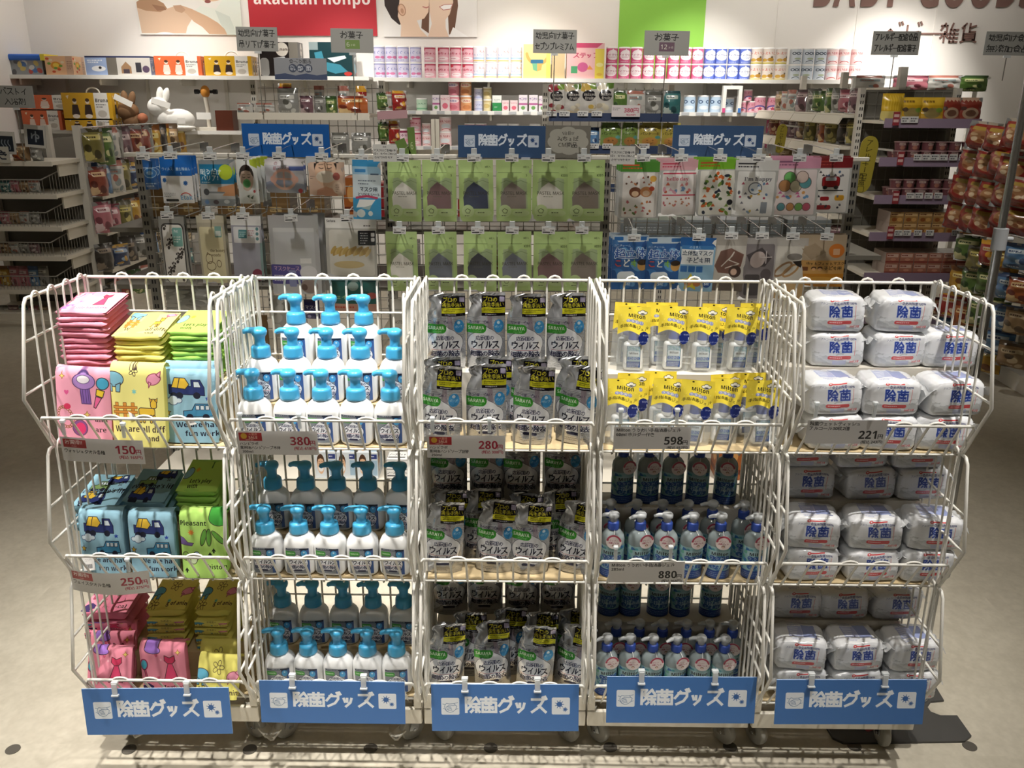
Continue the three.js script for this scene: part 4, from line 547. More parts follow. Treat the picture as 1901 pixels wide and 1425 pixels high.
[[[1164, 1228, 1330, 1400], 610, 2.0, 0.992, 'rear packets on the high step'], [[1178, 1252, 1306, 1373], 610, 1.958, 0.992, 'first packets on the high step'], [[1172, 1226, 1352, 1392], 740, 1.9, FB[0], 'rear packets on the basket floor'], [[1155, 1237, 1290, 1343, 1419], 740, 1.852, FB[0], 'first packets on the basket floor']].forEach(([xs, py, D, base, where], r) => xs.forEach((px, j) => gelPacket(px, py, D + (j % 2) * 0.008, base, `yellow topped hand gel packet, ${where}`, `gel packets, ${where}`)));
const milton = art(340, 200, (g, w, h) => { fill(g, '#8fb6be', 0, 0, w, h); for (let i = 0; i < 70; i++) ell(g, ['#4f98a4', '#3f78a8', '#6fae9a', '#a8ccd0', '#2f68a4'][i % 5], (i * 47.3) % 340, 6 + (i * 29.7) % 140, 10, 13, i); for (const x of [170]) { fill(g, '#9fc0c6', x - 54, 24, 108, 30); jt(g, 'Milton', x, 30, 26, '#14161e', { align: 'c' }); for (let i = 0; i < 4; i++) ell(g, '#234c94', x - 36 + i * 24, 70, 14, 13); jt(g, 'うるおい', x, 61, 20, '#b8d0dc', { align: 'c', wt: 0.1, pitch: 1.2 }); for (let i = 0; i < 2; i++) for (let j = 0; j < 2; j++) ell(g, '#2c5c9c', x - 26 + i * 52, 98 + j * 26, 24, 17); jt(g, '手指消毒', x, 88, 28, '#b8d0dc', { align: 'c', wt: 0.1 }); jt(g, 'ジェル', x, 116, 24, '#b8d0dc', { align: 'c', wt: 0.1 }); } fill(g, '#1f4590', 0, 148, w, 52); tiny(g, '#7f98c4', 10, 160, 320, 3, 11, 4); });
const neckTag = art(110, 110, (g, w, h) => { fill(g, '#d9b8b8', 0, 0, w, h); ell(g, '#e6d8d6', 55, 55, 54, 54); g.strokeStyle = '#b2485e'; g.lineWidth = 13; g.beginPath(); g.arc(55, 55, 46, PI * 1.08, PI * 1.92); g.stroke(); jt(g, 'やさしい成分', 55, 38, 14, '#9a3f52', { align: 'c', wt: 0.1 }); jt(g, '消毒ジェル', 55, 56, 14, '#9a3f52', { align: 'c', wt: 0.1 }); ell(g, '#8a6a5a', 55, 84, 12, 9); ell(g, '#e0c4b4', 55, 88, 9, 7); });
const mil = (() => {
  const r = 0.0285, wall = wrap(r, 0.002, 0.085, 28, 1, 0.86), sh = lathe([[0, 0.0005], [r * 0.95, 0.0005], [r * 0.985, 0.003], [r * 0.985, 0.085], [r * 0.985, 0.098], [r * 0.9, 0.108], [r * 0.66, 0.117], [0.0125, 0.121], [0.012, 0.126]], 28).scale(1, 1, 0.86);
  const cap = lathe([[0.0135, 0.122], [0.0138, 0.138], [0.012, 0.141], [0.0085, 0.142]], 20), head = merge([lathe([[0.009, 0.14], [0.009, 0.15], [0.0135, 0.153], [0.0135, 0.16], [0.01, 0.1645], [0, 0.1655]], 20), tube([V(-0.005, 0.157, 0), V(-0.02, 0.157, 0.002), V(-0.031, 0.1535, 0.003)], 0.0062, 8, 0.0035)]);
  const tag = uvTo(tr(new THREE.CircleGeometry(0.0185, 28), 0.004, 0.1, r * 0.86 + 0.004), neckTag), string = tube([V(0.004, 0.117, r * 0.86 + 0.003), V(0.004, 0.123, 0.013)], 0.0008, 5);
  return { wall: uvTo(wall, milton), sh, cap, head, tag: merge([tag, uvTo(string, sw('#d8d8d8'))]) };
})();
const gelClear = mat('#a9b6b8', { roughness: 0.15, transmission: 0.35, thickness: 0 }); gelClear.name = 'gel_plastic';
function miltonBottle(px, py, D, base, label, group) {
  const t = thing('gel_bottle', label, 'gel bottle', group);
  part('body', mil.sh, gelClear, t, 'clear shoulder'); part('wrap_label', mil.wall, amat(milton, 'gloss'), t, 'teal and navy printed label'); part('collar', mil.cap, M.capBlue, t, 'blue screw cap'); part('pump_head', mil.head, M.frost, t, 'translucent white pump'); part('neck_tag', mil.tag, amat(neckTag, 'gloss'), t, 'round pink edged tag');
  put(t, V(at(px, py, D).x, base, -D), rr(-0.35, 0.35));
}
[[[1156, 1203.5, 1249, 1296, 1348], 880, 1.985, 0.641, 'back row on the step, middle basket'], [[1133, 1181, 1229, 1276, 1322, 1380], 960, 1.912, FB[1], 'second row, middle basket'], [[1138, 1188, 1237, 1285, 1337, 1404], 990, 1.848, FB[1], 'front row, middle basket'],
  [[1131, 1171, 1223, 1264, 1321], 1090, 1.985, 0.315, 'back row on the step, bottom basket'], [[1144, 1187, 1230, 1274, 1317, 1360], 1170, 1.912, FB[2], 'second row, bottom basket'], [[1127, 1170, 1212, 1256, 1301, 1345], 1200, 1.848, FB[2], 'front row, bottom basket']].forEach(([xs, py, D, base, where]) => xs.forEach((px) => miltonBottle(px, py, D, base, `blue hand gel pump bottle, ${where}`, `blue gel bottles, ${where}`)));
// ---------------------------------------------------------------- cart 5: wet tissue packs
const wetFront = art(320, 200, (g, w, h) => {
  fill(g, '#e4e6ea', 0, 0, w, h); for (let i = 0; i < 60; i++) ell(g, ['#c6c9cc', '#bfc3c6', '#cfd2d4'][i % 3], (i * 61.8) % 340 - 10, 112 + (i * 17.3) % 90, 26, 15); for (let i = 0; i < 14; i++) ell(g, '#dfe2e6', (i * 71) % 320, 112 + (i * 13) % 24, 20, 9);
  fill(g, '#d24a4e', 128, 14, 88, 8); ell(g, '#d24a4e', 120, 18, 12, 10); ell(g, '#e4e6ea', 120, 18, 5, 4); jt(g, 'アルコール', 58, 30, 14, '#7a80a0', { wt: 0.09 }); jt(g, '食品用除菌100%', 132, 28, 17, '#3a3f70', { wt: 0.11 });
  for (const [c, x] of [['除', 108], ['菌', 180]]) { jt(g, c, x, 52, 62, '#a9b8e0', { wt: 0.2 }); jt(g, c, x, 52, 62, '#2b45a0', { wt: 0.12 }); } jt(g, '除', 108, 52, 62, '#2b45a0', { wt: 0.12 }); rrect(g, '#cf5458', 104, 132, 136, 20, 10); tiny(g, '#f0d0d0', 116, 139, 112, 1, 6, 5); fill(g, '#b8bed8', 134, 158, 80, 28); poly(g, null, [[262, 50], [256, 130]], '#d8868a', 3, true); jt(g, '30枚2個', 232, 158, 15, '#cf5458', { wt: 0.1 });
});
const wetTop = art(320, 150, (g, w, h) => { fill(g, '#eaecef', 0, 0, w, h); rrect(g, '#b3bbdc', 84, 40, 86, 70, 4); rrect(g, '#98a4d0', 172, 30, 82, 84, 4); tiny(g, '#8e9acb', 90, 26, 70, 2, 8, 3); tiny(g, '#8e9acb', 90, 118, 80, 2, 8, 3); fill(g, '#4a4f88', 236, 118, 30, 5); for (let i = 0; i < 5; i++) fill(g, '#dfe3f0', 92, 48 + i * 12, 60 - i * 5, 5); });
const wetSide = sw('#dfe1e4');
function packGeo(w, h, d, seed) {
  const S = [18, 12, 12], g = new THREE.BoxGeometry(2, 2, 2, ...S), P = g.attributes.position, counts = [[S[2], S[1]], [S[2], S[1]], [S[0], S[2]], [S[0], S[2]], [S[0], S[1]], [S[0], S[1]]].map(([a, b]) => (a + 1) * (b + 1)); let o = 0;
  [wetSide, wetSide, wetTop, wetSide, wetFront, wetFront].forEach((a, i) => { uvTo(g, a, o, counts[i]); o += counts[i]; });
  const fold = (x, y, z) => vnoise(x, y, z) * 0.6 + (0.5 - Math.abs(vnoise(x * 1.9 + 3, y * 1.9, z * 1.9))) * 0.8;
  for (let i = 0; i < P.count; i++) {
    const a = P.getX(i), b = P.getY(i), c = P.getZ(i), k = 1 / Math.pow(Math.abs(a) ** 9 + Math.abs(b) ** 9 + Math.abs(c) ** 9, 1 / 9), pinch = 1 - 0.13 * Math.abs(a) ** 4;
    let x = a * k * w / 2, y = b * k * h / 2 * (b > 0 ? pinch : 1), z = c * k * d / 2 * (1 + 0.05 * (1 - b * b)) * (1 - 0.05 * Math.abs(a) ** 3); const q = 0.0042 * (0.35 + 0.65 * Math.max(Math.abs(a) ** 2, b > 0.4 ? 0.8 : 0.3));
    P.setXYZ(i, x + q * fold(y * 45 + seed, z * 30, seed), y + (b > -0.9 ? q : 0) * fold(x * 40 + seed, z * 40, seed + 4), z + q * fold(x * 40, y * 42 + seed, seed + 8));
  }
  const m = toCreasedNormals(g, 0.75); return tr(m, 0, h / 2, 0);
}
function finGeo(w, h, d, s, seed) { return surf(6, 10, (u, v) => { const z = (0.5 - v) * d * (0.98 - 0.2 * u), up = u * 0.012 * Math.sin(seed + v * 2); return [s * (w / 2 - 0.009 + u * 0.027), h * (0.78 + 0.12 * u) + up + 0.009 * vnoise(v * 8 + seed, u * 4, s) * (0.3 + u) - 0.03 * u * u, z]; }); }
const packs = [2, 6, 9].map((s) => ({ body: packGeo(0.124, 0.083, 0.094, s), fins: [finGeo(0.124, 0.083, 0.094, 1, s), finGeo(0.124, 0.083, 0.094, -1, s + 2)] })), finMat = mat('#e6e8ea', { roughness: 0.25, transmission: 0.4, thickness: 0 }); finMat.name = 'film_white';
let wk = 0;
function wetPack(px, py, D, base, label, group, ry, rz = 0) {
  const t = thing('wet_tissue_pack', label, 'wet tissue pack', group), p = packs[wk++ % 3]; part('pack', p.body, amat(wetFront, 'film'), t); p.fins.forEach((f) => part('end_seal', f, finMat, t, 'crimped clear film end'));
  put(t, V(at(px, py, D).x, base, -D), ry ?? rr(-0.1, 0.1), 0, rz);
}
const LH = 0.0835;
[['top', 0, [[1541, 1640, 1742], [1536, 1643, 1758]], [[1541, 1652, 1748], [1544, 1667]], [780, 728, 656, 578]], ['middle', 1, [[1497, 1606, 1706], [1502, 1613, 1722]], [[1492, 1601, 1698], [1482, 1586, 1690]], [1040, 985, 893, 843]], ['bottom', 2, [[1474, 1574, 1676], [1478, 1578, 1681]], [[1470, 1554, 1651], []], [1280, 1220, 1122, 1100]]].forEach(([nm, k, fr, bk, ys]) => {
  const b = FB[k]; riser(4, -0.182, 0.187, b, b + LH * 2, 1.918, 2.03, `tan card step box under the wet tissue packs, ${nm} basket`);
  fr.forEach((xs, L) => xs.forEach((px, j) => wetPack(px, ys[L], 1.866 + L * 0.002, b + L * LH, `wet tissue pack, ${L ? 'upper' : 'lowest'} layer at the front of the ${nm} basket`, `wet tissue packs, ${L ? 'upper' : 'lowest'} front layer of the ${nm} basket`, undefined)));
  bk.forEach((xs, L) => xs.forEach((px, j) => wetPack(px, ys[L + 2], 1.966, b + (L + 2) * LH, `wet tissue pack, ${L ? 'highest layer' : 'layer on the step'} at the back of the ${nm} basket`, `wet tissue packs, ${L ? 'highest' : 'step'} layer of the ${nm} basket`)));
});
// the pole stand behind the last cart with its dark foot plate
{
  const p = onY(1702, 1290, 0.012), t = thing('pole_stand', 'chrome pole stand with grey joint and dark floor plate behind the tissue cart', 'pole stand');
  t.position.set(p.x, 0, p.z);
  const F = [[1528, 1330], [1534, 1352], [1546, 1372], [1566, 1381], [1790, 1378], [1802, 1368], [1776, 1331], [1745, 1331], [1727, 1324], [1720, 1314], [1727, 1304], [1751, 1302], [1733, 1272], [1640, 1262], [1560, 1270]].map(([x, y]) => { const q = onY(x, y, 0); return new THREE.Vector2(q.x - p.x, -(q.z - p.z)); });
  part('floor_plate', new THREE.ExtrudeGeometry(new THREE.Shape(F), { depth: 0.006, bevelEnabled: true, bevelSize: 0.001, bevelThickness: 0.001, bevelSegments: 1 }).rotateX(-PI / 2), mat('#4b4a48', { roughness: 0.55 }), t, 'dark grey rubber plate with rounded notches');
  const lg = art(80, 50, (g, w, h) => { fill(g, '#4b4a48', 0, 0, w, h); rrect(g, '#a8383c', 0, 0, w, h, 12); jt(g, 'popo', 18, 14, 20, '#d8c8c4'); }), lp = onY(1606, 1345, 0.0075);
  part('logo', uvTo(new THREE.PlaneGeometry(0.05, 0.03).rotateX(-PI / 2).rotateY(-1.2).translate(lp.x - p.x, 0.0085, lp.z - p.z), lg), amat(lg, 'gloss'), t, 'red printed mark');
  part('lower_pole', cyl(0.0105, 1.28, 0, 0.646, 0, 18), M.chrome, t); part('joint', merge([cyl(0.0165, 0.05, 0, 1.296, 0, 18), cyl(0.006, 0.02, 0, 0, 0, 10).rotateZ(PI / 2).translate(0.02, 1.296, 0)]), mat('#8a8c8e', { roughness: 0.45 }), t, 'grey clamp joint'); part('upper_pole', cyl(0.0088, 0.95, 0, 1.79, 0, 18), M.chrome, t); part('foot_flange', cyl(0.03, 0.008, 0, 0.011, 0, 20), M.chrome, t);
}
// ---------------------------------------------------------------- the hook rack behind the carts
const RD = 3.08, HD = 2.79, railY = at(900, 291, 2.98).y;
{
  const xs = [262, 718, 1121, 1586].map((px) => at(px, 340, RD).x), R = 0.0016;
  for (let b = 0; b < 3; b++) {
    const x0 = xs[b], x1 = xs[b + 1], w = x1 - x0, t = thing('mesh_rack', `grey wire mesh hook rack bay carrying ${['face mask accessories and pouches', 'pale green mask packets', 'print mask cases and mask packs'][b]}`, 'mesh rack', 'three mesh rack bays');
    t.position.set(x0, 0, -RD);
    const g = [], nx = Math.round(w / 0.039), ny = 26; for (let i = 1; i < nx; i++) g.push(seg(i * w / nx, 0.36, 0, i * w / nx, railY - 0.03, 0, R, 4)); for (let j = 0; j <= ny; j++) { const y = 0.36 + (railY - 0.39) * j / ny; g.push(seg(0, y, 0.002, w, y, 0.002, R, 4)); }
    part('mesh_panel', merge(g), M.wireGrey, t);
    for (const x of b === 2 ? [0.008, w - 0.008] : [0.008]) { const sl = [bx(0.03, railY, 0.03, x, railY / 2, 0)]; part('upright', merge(sl), M.rackGrey, t); const h = []; for (let y = 0.1; y < railY - 0.03; y += 0.03) h.push(bx(0.005, 0.014, 0.002, x - 0.005, y, 0.0158), bx(0.005, 0.014, 0.002, x + 0.005, y, 0.0158)); part('slots', merge(h), M.black, t, 'dark slots in the post'); }
    part('top_rail', merge([rbx(w, 0.014, 0.02, 0.003, w / 2, railY, 0.1), rbx(w, 0.03, 0.012, 0.002, w / 2, railY - 0.02, 0.0)]), M.steel, t);
    part('bottom_shelf', merge([bx(w - 0.02, 0.02, 0.29, w / 2, 0.3, 0.135), bx(w - 0.02, 0.045, 0.006, w / 2, 0.292, 0.283)]), M.ivory, t); part('kick_plate', bx(w - 0.02, 0.2, 0.02, w / 2, 0.17, 0.2), M.postDark, t); part('foot', merge([bx(0.04, 0.07, 0.3, 0.03, 0.035, 0.12), bx(0.04, 0.07, 0.3, w - 0.03, 0.035, 0.12)]), M.postDark, t);
  }
}
const tagPrint = art(84, 40, (g, w, h) => { fill(g, '#e6e6e6', 0, 0, w, h); tiny(g, '#8a8a8c', 6, 5, 70, 1, 4, 3); fill(g, '#2c2c30', 6, 14, 16, 4); jt(g, '198', 52, 9, 14, '#303034'); fill(g, '#2c2c30', 6, 26, 46, 7); tiny(g, '#55555a', 56, 28, 22, 1, 4, 4); });
const hookGeo = (() => ({ arm: merge([tube([V(0, 0.02, -0.29), V(0, 0.0, -0.27), V(0, -0.004, -0.06), V(0, 0.006, 0)], 0.0022, 6), tube([V(0, 0.045, -0.29), V(0, 0.04, -0.1), V(0, 0.034, 0.004)], 0.0018, 6), bx(0.03, 0.03, 0.004, 0, 0.03, -0.29)]), holder: merge([rbx(0.018, 0.022, 0.004, 0.002, 0, 0.036, 0.003), bx(0.042, 0.004, 0.003, 0, 0.028, 0.005)]), tag: card(0.0415, 0.0195, tagPrint, 0.0012) }))();
function hook(px, py, label, tilt = 0) {
  const p = at(px, py, HD - 0.015), t = thing('display_hook', label, 'display hook', 'price tagged hooks on the mesh rack'); part('arm', hookGeo.arm, M.chrome, t); part('tag_holder', hookGeo.holder, M.frost, t, 'clear plastic tag holder'); const m = part('price_tag', hookGeo.tag, amat(tagPrint, 'paper'), t, 'white price tag'); m.position.set(0, 0.0165, 0.0075); m.rotation.z = rr(-0.05, 0.05); put(t, V(p.x, p.y - 0.016, p.z), rr(-0.05, 0.05));
}
// a hanging packet: pixel box, print, bulge; more of the same behind it
function hang(box, a, name, label, cat, o = {}) {
  const [x0, y0, x1, y1] = box, D = o.D || HD, p = at(x0, y0, D), q = at(x1, y1, D), w = (q.x - p.x), h = p.y - at(x0, y1, D).y, g = flatBag(w, h, o.bulge ?? 0.012, a, { seed: rnd() * 9, backCol: o.back || '#b8b8b8', head: o.head ?? 0.14, crumple: o.crumple ?? 0.0022, nu: 8, nv: 10 });
  const n = o.n || 1; for (let i = n - 1; i >= 0; i--) { const m = solo(name, g, amat(a, o.fin || 'film'), i ? `${label}, hanging behind its twin` : label, cat, i ? `packets behind: ${label.slice(0, 40)}` : o.group); put(m, V((p.x + q.x) / 2 + i * (o.sx ?? 0.002), (p.y + q.y) / 2 + i * 0.002, -D - i * 0.02 - 0.004), (o.ry ?? 0) + rr(-0.05, 0.05), rr(-0.03, 0.03), (o.rz ?? 0) + rr(-0.015, 0.015)); }
  if (o.tag) hook(o.tag[0], o.tag[1], `wire hook with price tag above the ${o.short || label.split(' ').slice(0, 4).join(' ')}`);
}
function face(g, x, y, s, skin, hair, mask, o = {}) { ell(g, hair, x, y - s * 0.12, s * 0.58, s * 0.66); ell(g, skin, x, y + s * 0.14, s * 0.54, s * 0.76); poly(g, hair, [[x - s * 0.56, y + s * 0.05], [x - s * 0.5, y - s * 0.5], [x, y - s * 0.74], [x + s * 0.5, y - s * 0.5], [x + s * 0.56, y + s * 0.05], [x + s * 0.36, y - s * 0.34], [x, y - s * 0.42], [x - s * 0.36, y - s * 0.34]]); for (const k of [-1, 1]) { poly(g, null, [[x + k * s * 0.32, y], [x + k * s * 0.2, y + s * 0.05], [x + k * s * 0.1, y + s * 0.02]], '#4a3a34', s * 0.035, true); poly(g, null, [[x + k * s * 0.34, y - s * 0.13], [x + k * s * 0.1, y - s * 0.15]], '#6a564a', s * 0.03, true); } poly(g, null, [[x, y + s * 0.05], [x - s * 0.04, y + s * 0.3], [x + s * 0.05, y + s * 0.32]], '#c09a86', s * 0.02, true); if (mask) { ell(g, mask, x, y + s * 0.42, s * (o.mw || 0.34), s * 0.28); } else poly(g, null, [[x - s * 0.12, y + s * 0.52], [x, y + s * 0.55], [x + s * 0.12, y + s * 0.52]], '#b06a66', s * 0.05, true); }
const A1 = {
  swirl: art(70, 130, (g, w, h) => { fill(g, '#2d5f9e', 0, 0, w, h); fill(g, '#9fb8d4', 0, 34, w, 4); ell(g, '#3f78b4', 35, 58, 32, 20, 0, '#a8c4dc', 3); ell(g, '#8fb0cc', 35, 58, 16, 8); tiny(g, '#a8c0dc', 8, 100, 54, 2, 10, 6); }),
  lump: art(150, 190, (g, w, h) => { fill(g, '#e9e9ea', 0, 0, w, h); fill(g, '#1f66b8', 0, 0, w, 76); jt(g, 'ウイルス・菌を除去し', 10, 42, 13, '#dfe9f4', { wt: 0.11 }); jt(g, '空気清浄!', 40, 58, 14, '#dfe9f4', { wt: 0.11 }); star(g, '#2d5fa0', 18, 94, 12, 9, 0.6); star(g, '#2d5fa0', 116, 106, 12, 9, 0.6); tiny(g, '#8a8a8e', 8, 146, 56, 3, 7, 3); rrect(g, '#26262a', 14, 172, 62, 10, 5); g.strokeStyle = '#d04a44'; g.lineWidth = 4; g.beginPath(); g.arc(112, 176, 30, PI * 1.2, PI * 1.8); g.stroke(); jt(g, 'Etak', 84, 152, 26, '#7fb0d8'); }),
  barrier: art(150, 180, (g, w, h) => { fill(g, '#8f979c', 0, 0, w, h); fill(g, '#5a6066', 0, 0, w, 0); fill(g, '#2479a4', 4, 16, 146, 76); ell(g, '#b6cc3a', 116, 46, 30, 30); jt(g, '貼るだけ', 8, 34, 22, '#e9f2f6', { wt: 0.12 }); jt(g, 'バリア!', 10, 58, 22, '#e9f2f6', { wt: 0.12 }); tiny(g, '#c8dce6', 10, 84, 70, 1, 5, 4); fill(g, '#b9bcbe', 4, 92, 146, 60); rrect(g, '#7c8084', 28, 122, 80, 7, 3); ell(g, '#4c4f54', 28, 124, 13, 13); poly(g, '#c8926a', [[80, 106], [150, 92], [150, 140], [96, 138], [112, 124], [76, 122]]); ell(g, '#6a88b0', 26, 164, 10, 9); ell(g, '#5a5258', 66, 164, 12, 9); ell(g, '#cfd4d8', 112, 162, 12, 8); }),
  faceGreen: art(110, 190, (g, w, h) => { fill(g, '#dfe3e2', 0, 0, w, h); poly(g, '#a8b83a', [[70, 0], [110, 0], [110, 40], [76, 24]]); face(g, 52, 74, 66, '#cdb6a6', '#3a3430', '#67b070', { mw: 0.3 }); ell(g, '#4f9a5a', 52, 102, 14, 12); ell(g, '#e4e6e4', 16, 118, 16, 20); poly(g, '#4a5a4a', [[46, 156], [60, 150], [56, 166]]); poly(g, '#4a5a4a', [[62, 164], [82, 152], [74, 170]]); ell(g, '#b04a4c', 88, 136, 6, 6); tiny(g, '#8a908c', 60, 176, 40, 1, 5, 4); }),
  frame: art(160, 130, (g, w, h) => { fill(g, '#b9b9c0', 0, 0, w, h); fill(g, '#d3cfd2', 0, 0, w, 22); poly(g, '#8f97ac', [[0, 90], [60, 70], [w, 96], [w, h], [0, h]]); fill(g, '#4a5a90', 100, 26, 60, 16); jt(g, '口元の', 8, 8, 15, '#8a5a62', { wt: 0.1 }); jt(g, '開放感マスク!', 6, 26, 15, '#8a5a62', { wt: 0.1 }); g.strokeStyle = '#d8ab9c'; g.lineWidth = 11; g.beginPath(); g.ellipse(80, 76, 44, 36, 0, 0, 2 * PI); g.stroke(); g.lineWidth = 7; g.beginPath(); g.moveTo(80, 40); g.lineTo(80, 112); g.moveTo(38, 74); g.lineTo(122, 74); g.stroke(); ell(g, '#d8ab9c', 36, 76, 14, 14); ell(g, '#d8ab9c', 124, 76, 14, 14); ell(g, '#b83c48', 142, 120, 9, 9); }),
  beige: art(150, 130, (g, w, h) => { fill(g, '#d9bba6', 0, 0, w, h); face(g, 76, 18, 84, '#dcb79c', '#2c2422', '#e2d6c6', { mw: 0.5 }); poly(g, '#cf9a80', [[36, 104], [76, 90], [116, 104], [124, 130], [28, 130]]); ell(g, '#b06058', 122, 52, 15, 15); tiny(g, '#8a7a70', 8, 50, 22, 2, 8, 3); ell(g, '#e6cdb8', 124, 96, 20, 24); tiny(g, '#a8887a', 116, 84, 16, 4, 8, 3); }),
  sheet: art(120, 230, (g, w, h) => { fill(g, '#d4e2ea', 0, 0, w, h); fill(g, '#3f96cc', 0, 0, w, 26); fill(g, '#9cc4de', 0, 26, w, 30); rrect(g, '#3f86c0', 10, 36, 46, 12, 3); fill(g, '#5a6a80', 76, 52, 34, 6); tiny(g, '#5a6a80', 24, 78, 74, 2, 12, 4); jt(g, 'マスク用', 30, 104, 18, '#26303c', { wt: 0.12 }); jt(g, 'とりかえシート', 22, 126, 13, '#26303c', { wt: 0.12 }); fill(g, '#3f9cd0', 0, 146, w, 84); poly(g, '#c8486a', [[12, 142], [60, 134], [106, 142], [104, 150], [60, 143], [14, 150]]); poly(g, '#f0f2f2', [[28, 152], [96, 152], [74, 180], [14, 184]]); poly(g, '#a8bfc0', [[34, 186], [80, 172], [70, 192]]); ell(g, '#dfe8ea', 34, 206, 18, 16); ell(g, '#dfe8ea', 74, 206, 10, 10); }),
  paw: art(130, 250, (g, w, h) => { fill(g, '#9a9a96', 0, 0, w, h); rrect(g, '#3a3a3c', 10, 26, 112, 224, 22); rrect(g, '#e6e4e0', 15, 31, 102, 219, 20); for (let i = 0; i < 16; i++) { const x = 26 + (i * 37) % 84, y = 46 + (i * 53) % 195; ell(g, '#3f3a38', x, y, 7, 6, i); for (let k = 0; k < 3; k++) ell(g, '#3f3a38', x - 9 + k * 8, y - 10 + (k % 2) * -3, 3.4, 4.2); } rrect(g, '#7fb4ac', 66, 42, 48, 70, 6); jt(g, 'Pet', 74, 48, 13, '#e8f0ee'); tiny(g, '#e8f0ee', 72, 74, 34, 3, 9, 4); }),
  cream: art(150, 280, (g, w, h) => { fill(g, '#bdb7a4', 0, 0, w, h); rrect(g, '#e4dcb8', 12, 46, 124, 234, 8); fill(g, '#d6d0bc', 0, 0, w, 30); rrect(g, '#7fa8a0', 96, 44, 36, 44, 4); fill(g, '#d8e0da', 100, 62, 28, 20); ell(g, null, 52, 176, 18, 20, 0, '#7a6a4a', 3); ell(g, null, 60, 206, 24, 18, 0, '#7a6a4a', 3); ell(g, null, 104, 196, 12, 14, 0, '#7a6a4a', 3); poly(g, null, [[40, 160], [46, 150], [56, 160]], '#7a6a4a', 3, true); jt(g, 'the honey', 62, 134, 15, '#7a6a4a', { face: 'serif' }); jt(g, 'woods', 66, 152, 15, '#7a6a4a', { face: 'serif' }); }),
  greyCase: art(150, 270, (g, w, h) => { fill(g, '#a4a5b2', 0, 0, w, h); fill(g, '#e6e6e6', 0, 0, w, 40); rrect(g, '#dfe0e2', 12, 46, 128, 66, 5); fill(g, '#4f8a90', 38, 58, 40, 34); tiny(g, '#d8e6e6', 42, 66, 32, 3, 8, 3); tiny(g, '#a04a54', 84, 60, 30, 3, 9, 3); for (const y of [54, 74, 94]) ell(g, '#5f8a90', 128, y, 7, 7); ell(g, '#8a3f58', 118, 246, 26, 26); rrect(g, '#d6d0d8', 104, 244, 32, 22, 3); fill(g, '#86a0a0', 138, 112, 12, 158); }),
  greyBag: art(200, 280, (g, w, h) => { fill(g, '#b6b7ba', 0, 0, w, h); rrect(g, '#c3c5c8', 18, 44, 162, 236, 6); rrect(g, '#d2d3d4', 18, 44, 162, 14, 3); rrect(g, '#5a5596', 0, 172, 122, 70, 8); jt(g, 'マスクケース', 10, 178, 17, '#e0b8cc', { wt: 0.11 }); rrect(g, '#8f95c0', 70, 192, 30, 60, 5); ell(g, '#d8d8dc', 150, 200, 34, 24); ell(g, '#9a8a86', 150, 250, 34, 26); ell(g, '#6a5550', 130, 254, 12, 12); fill(g, '#e4e4e4', 120, 150, 44, 18); tiny(g, '#e6e2ea', 10, 210, 50, 3, 9, 3); }),
  whiteHead: art(200, 220, (g, w, h) => { fill(g, '#bdbcb6', 0, 0, w, h); fill(g, '#ecebe8', 0, 0, w, 38); jt(g, 'Seiwa', 6, 6, 12, '#4a4a4a'); tiny(g, '#6a6a6a', 150, 26, 44, 1, 5, 5); rrect(g, '#d6d4cc', 14, 44, 176, 170, 10); for (let i = 0; i < 18; i++) ell(g, ['#c6a862', '#b8985a', '#d0b880'][i % 3], 30 + i * 8, 118 + (i * 7) % 10, 7, 18, 0.6); ell(g, '#cbb88a', 90, 172, 60, 14); rrect(g, '#1b1b1d', 128, 46, 68, 54, 4); tiny(g, '#c8c8c8', 136, 54, 30, 5, 9, 3); rrect(g, '#e0e0e0', 178, 54, 14, 14, 3); rrect(g, '#e0e0e0', 178, 72, 14, 14, 3); }),
};
const pastel = (col, kid) => art(140, 250, (g, w, h) => {
  fill(g, '#b2cd86', 0, 0, w, h); fill(g, '#b9d48e', 0, 0, w, 50); jt(g, '3枚入', 106, 24, 9, '#4a5a34', { wt: 0.09 }); ell(g, '#5f7a44', 66, 10, 7, 5); fill(g, '#5f7a44', 8, 50, 92, 1.5); jt(g, kid ? 'KIDS' : 'S', kid ? 108 : 116, 56, 11, '#4a5a34'); poly(g, '#a3b68c', [[24, 74], [44, 70], [70, 88], [96, 70], [120, 76], [124, 196], [18, 196]]);
  poly(g, col, [[22, 196], [18, 150], [34, 112], [62, 88], [92, 108], [116, 128], [118, 196]]); poly(g, null, [[20, 92], [40, 82], [70, 90], [98, 82], [122, 92]], '#7f9468', 2, true); jt(g, 'PASTEL MASK', 70, 124, 16.5, '#3a382c', { align: 'c', weight: 'normal' }); tiny(g, '#6a6a58', 44, 146, 54, 1, 4, 2); ell(g, '#c0d69c', 36, 206, 25, 26); poly(g, null, [[24, 204], [34, 196], [46, 202], [42, 214], [30, 214]], '#4a5a34', 2); tiny(g, '#4a5a34', 22, 224, 28, 1, 4, 3); ell(g, '#bcd298', 98, 214, 34, 14); tiny(g, '#4a5a34', 76, 210, 46, 1, 5, 4); fill(g, '#b6d08a', 0, 236, w, 14);
});
const PM = { white: '#e6e4dc', mauve: '#83696a', navy: '#454c62', greige: '#8d837c', steel: '#757b87', coal: '#4a4d56', grey: '#7d828e' };
hang([263, 296, 294, 352], A1.swirl, 'filter_packet', 'dark blue filter packet with pale oval swirl', 'packet', { tag: [267, 290], D: 2.83, n: 2, short: 'dark blue packet' });
hang([294, 292, 361, 377], A1.lump, 'card_packet', 'white card packet with bright blue header', 'packet', { tag: [318, 289], n: 3, short: 'blue headed card packet', head: 0.05 });
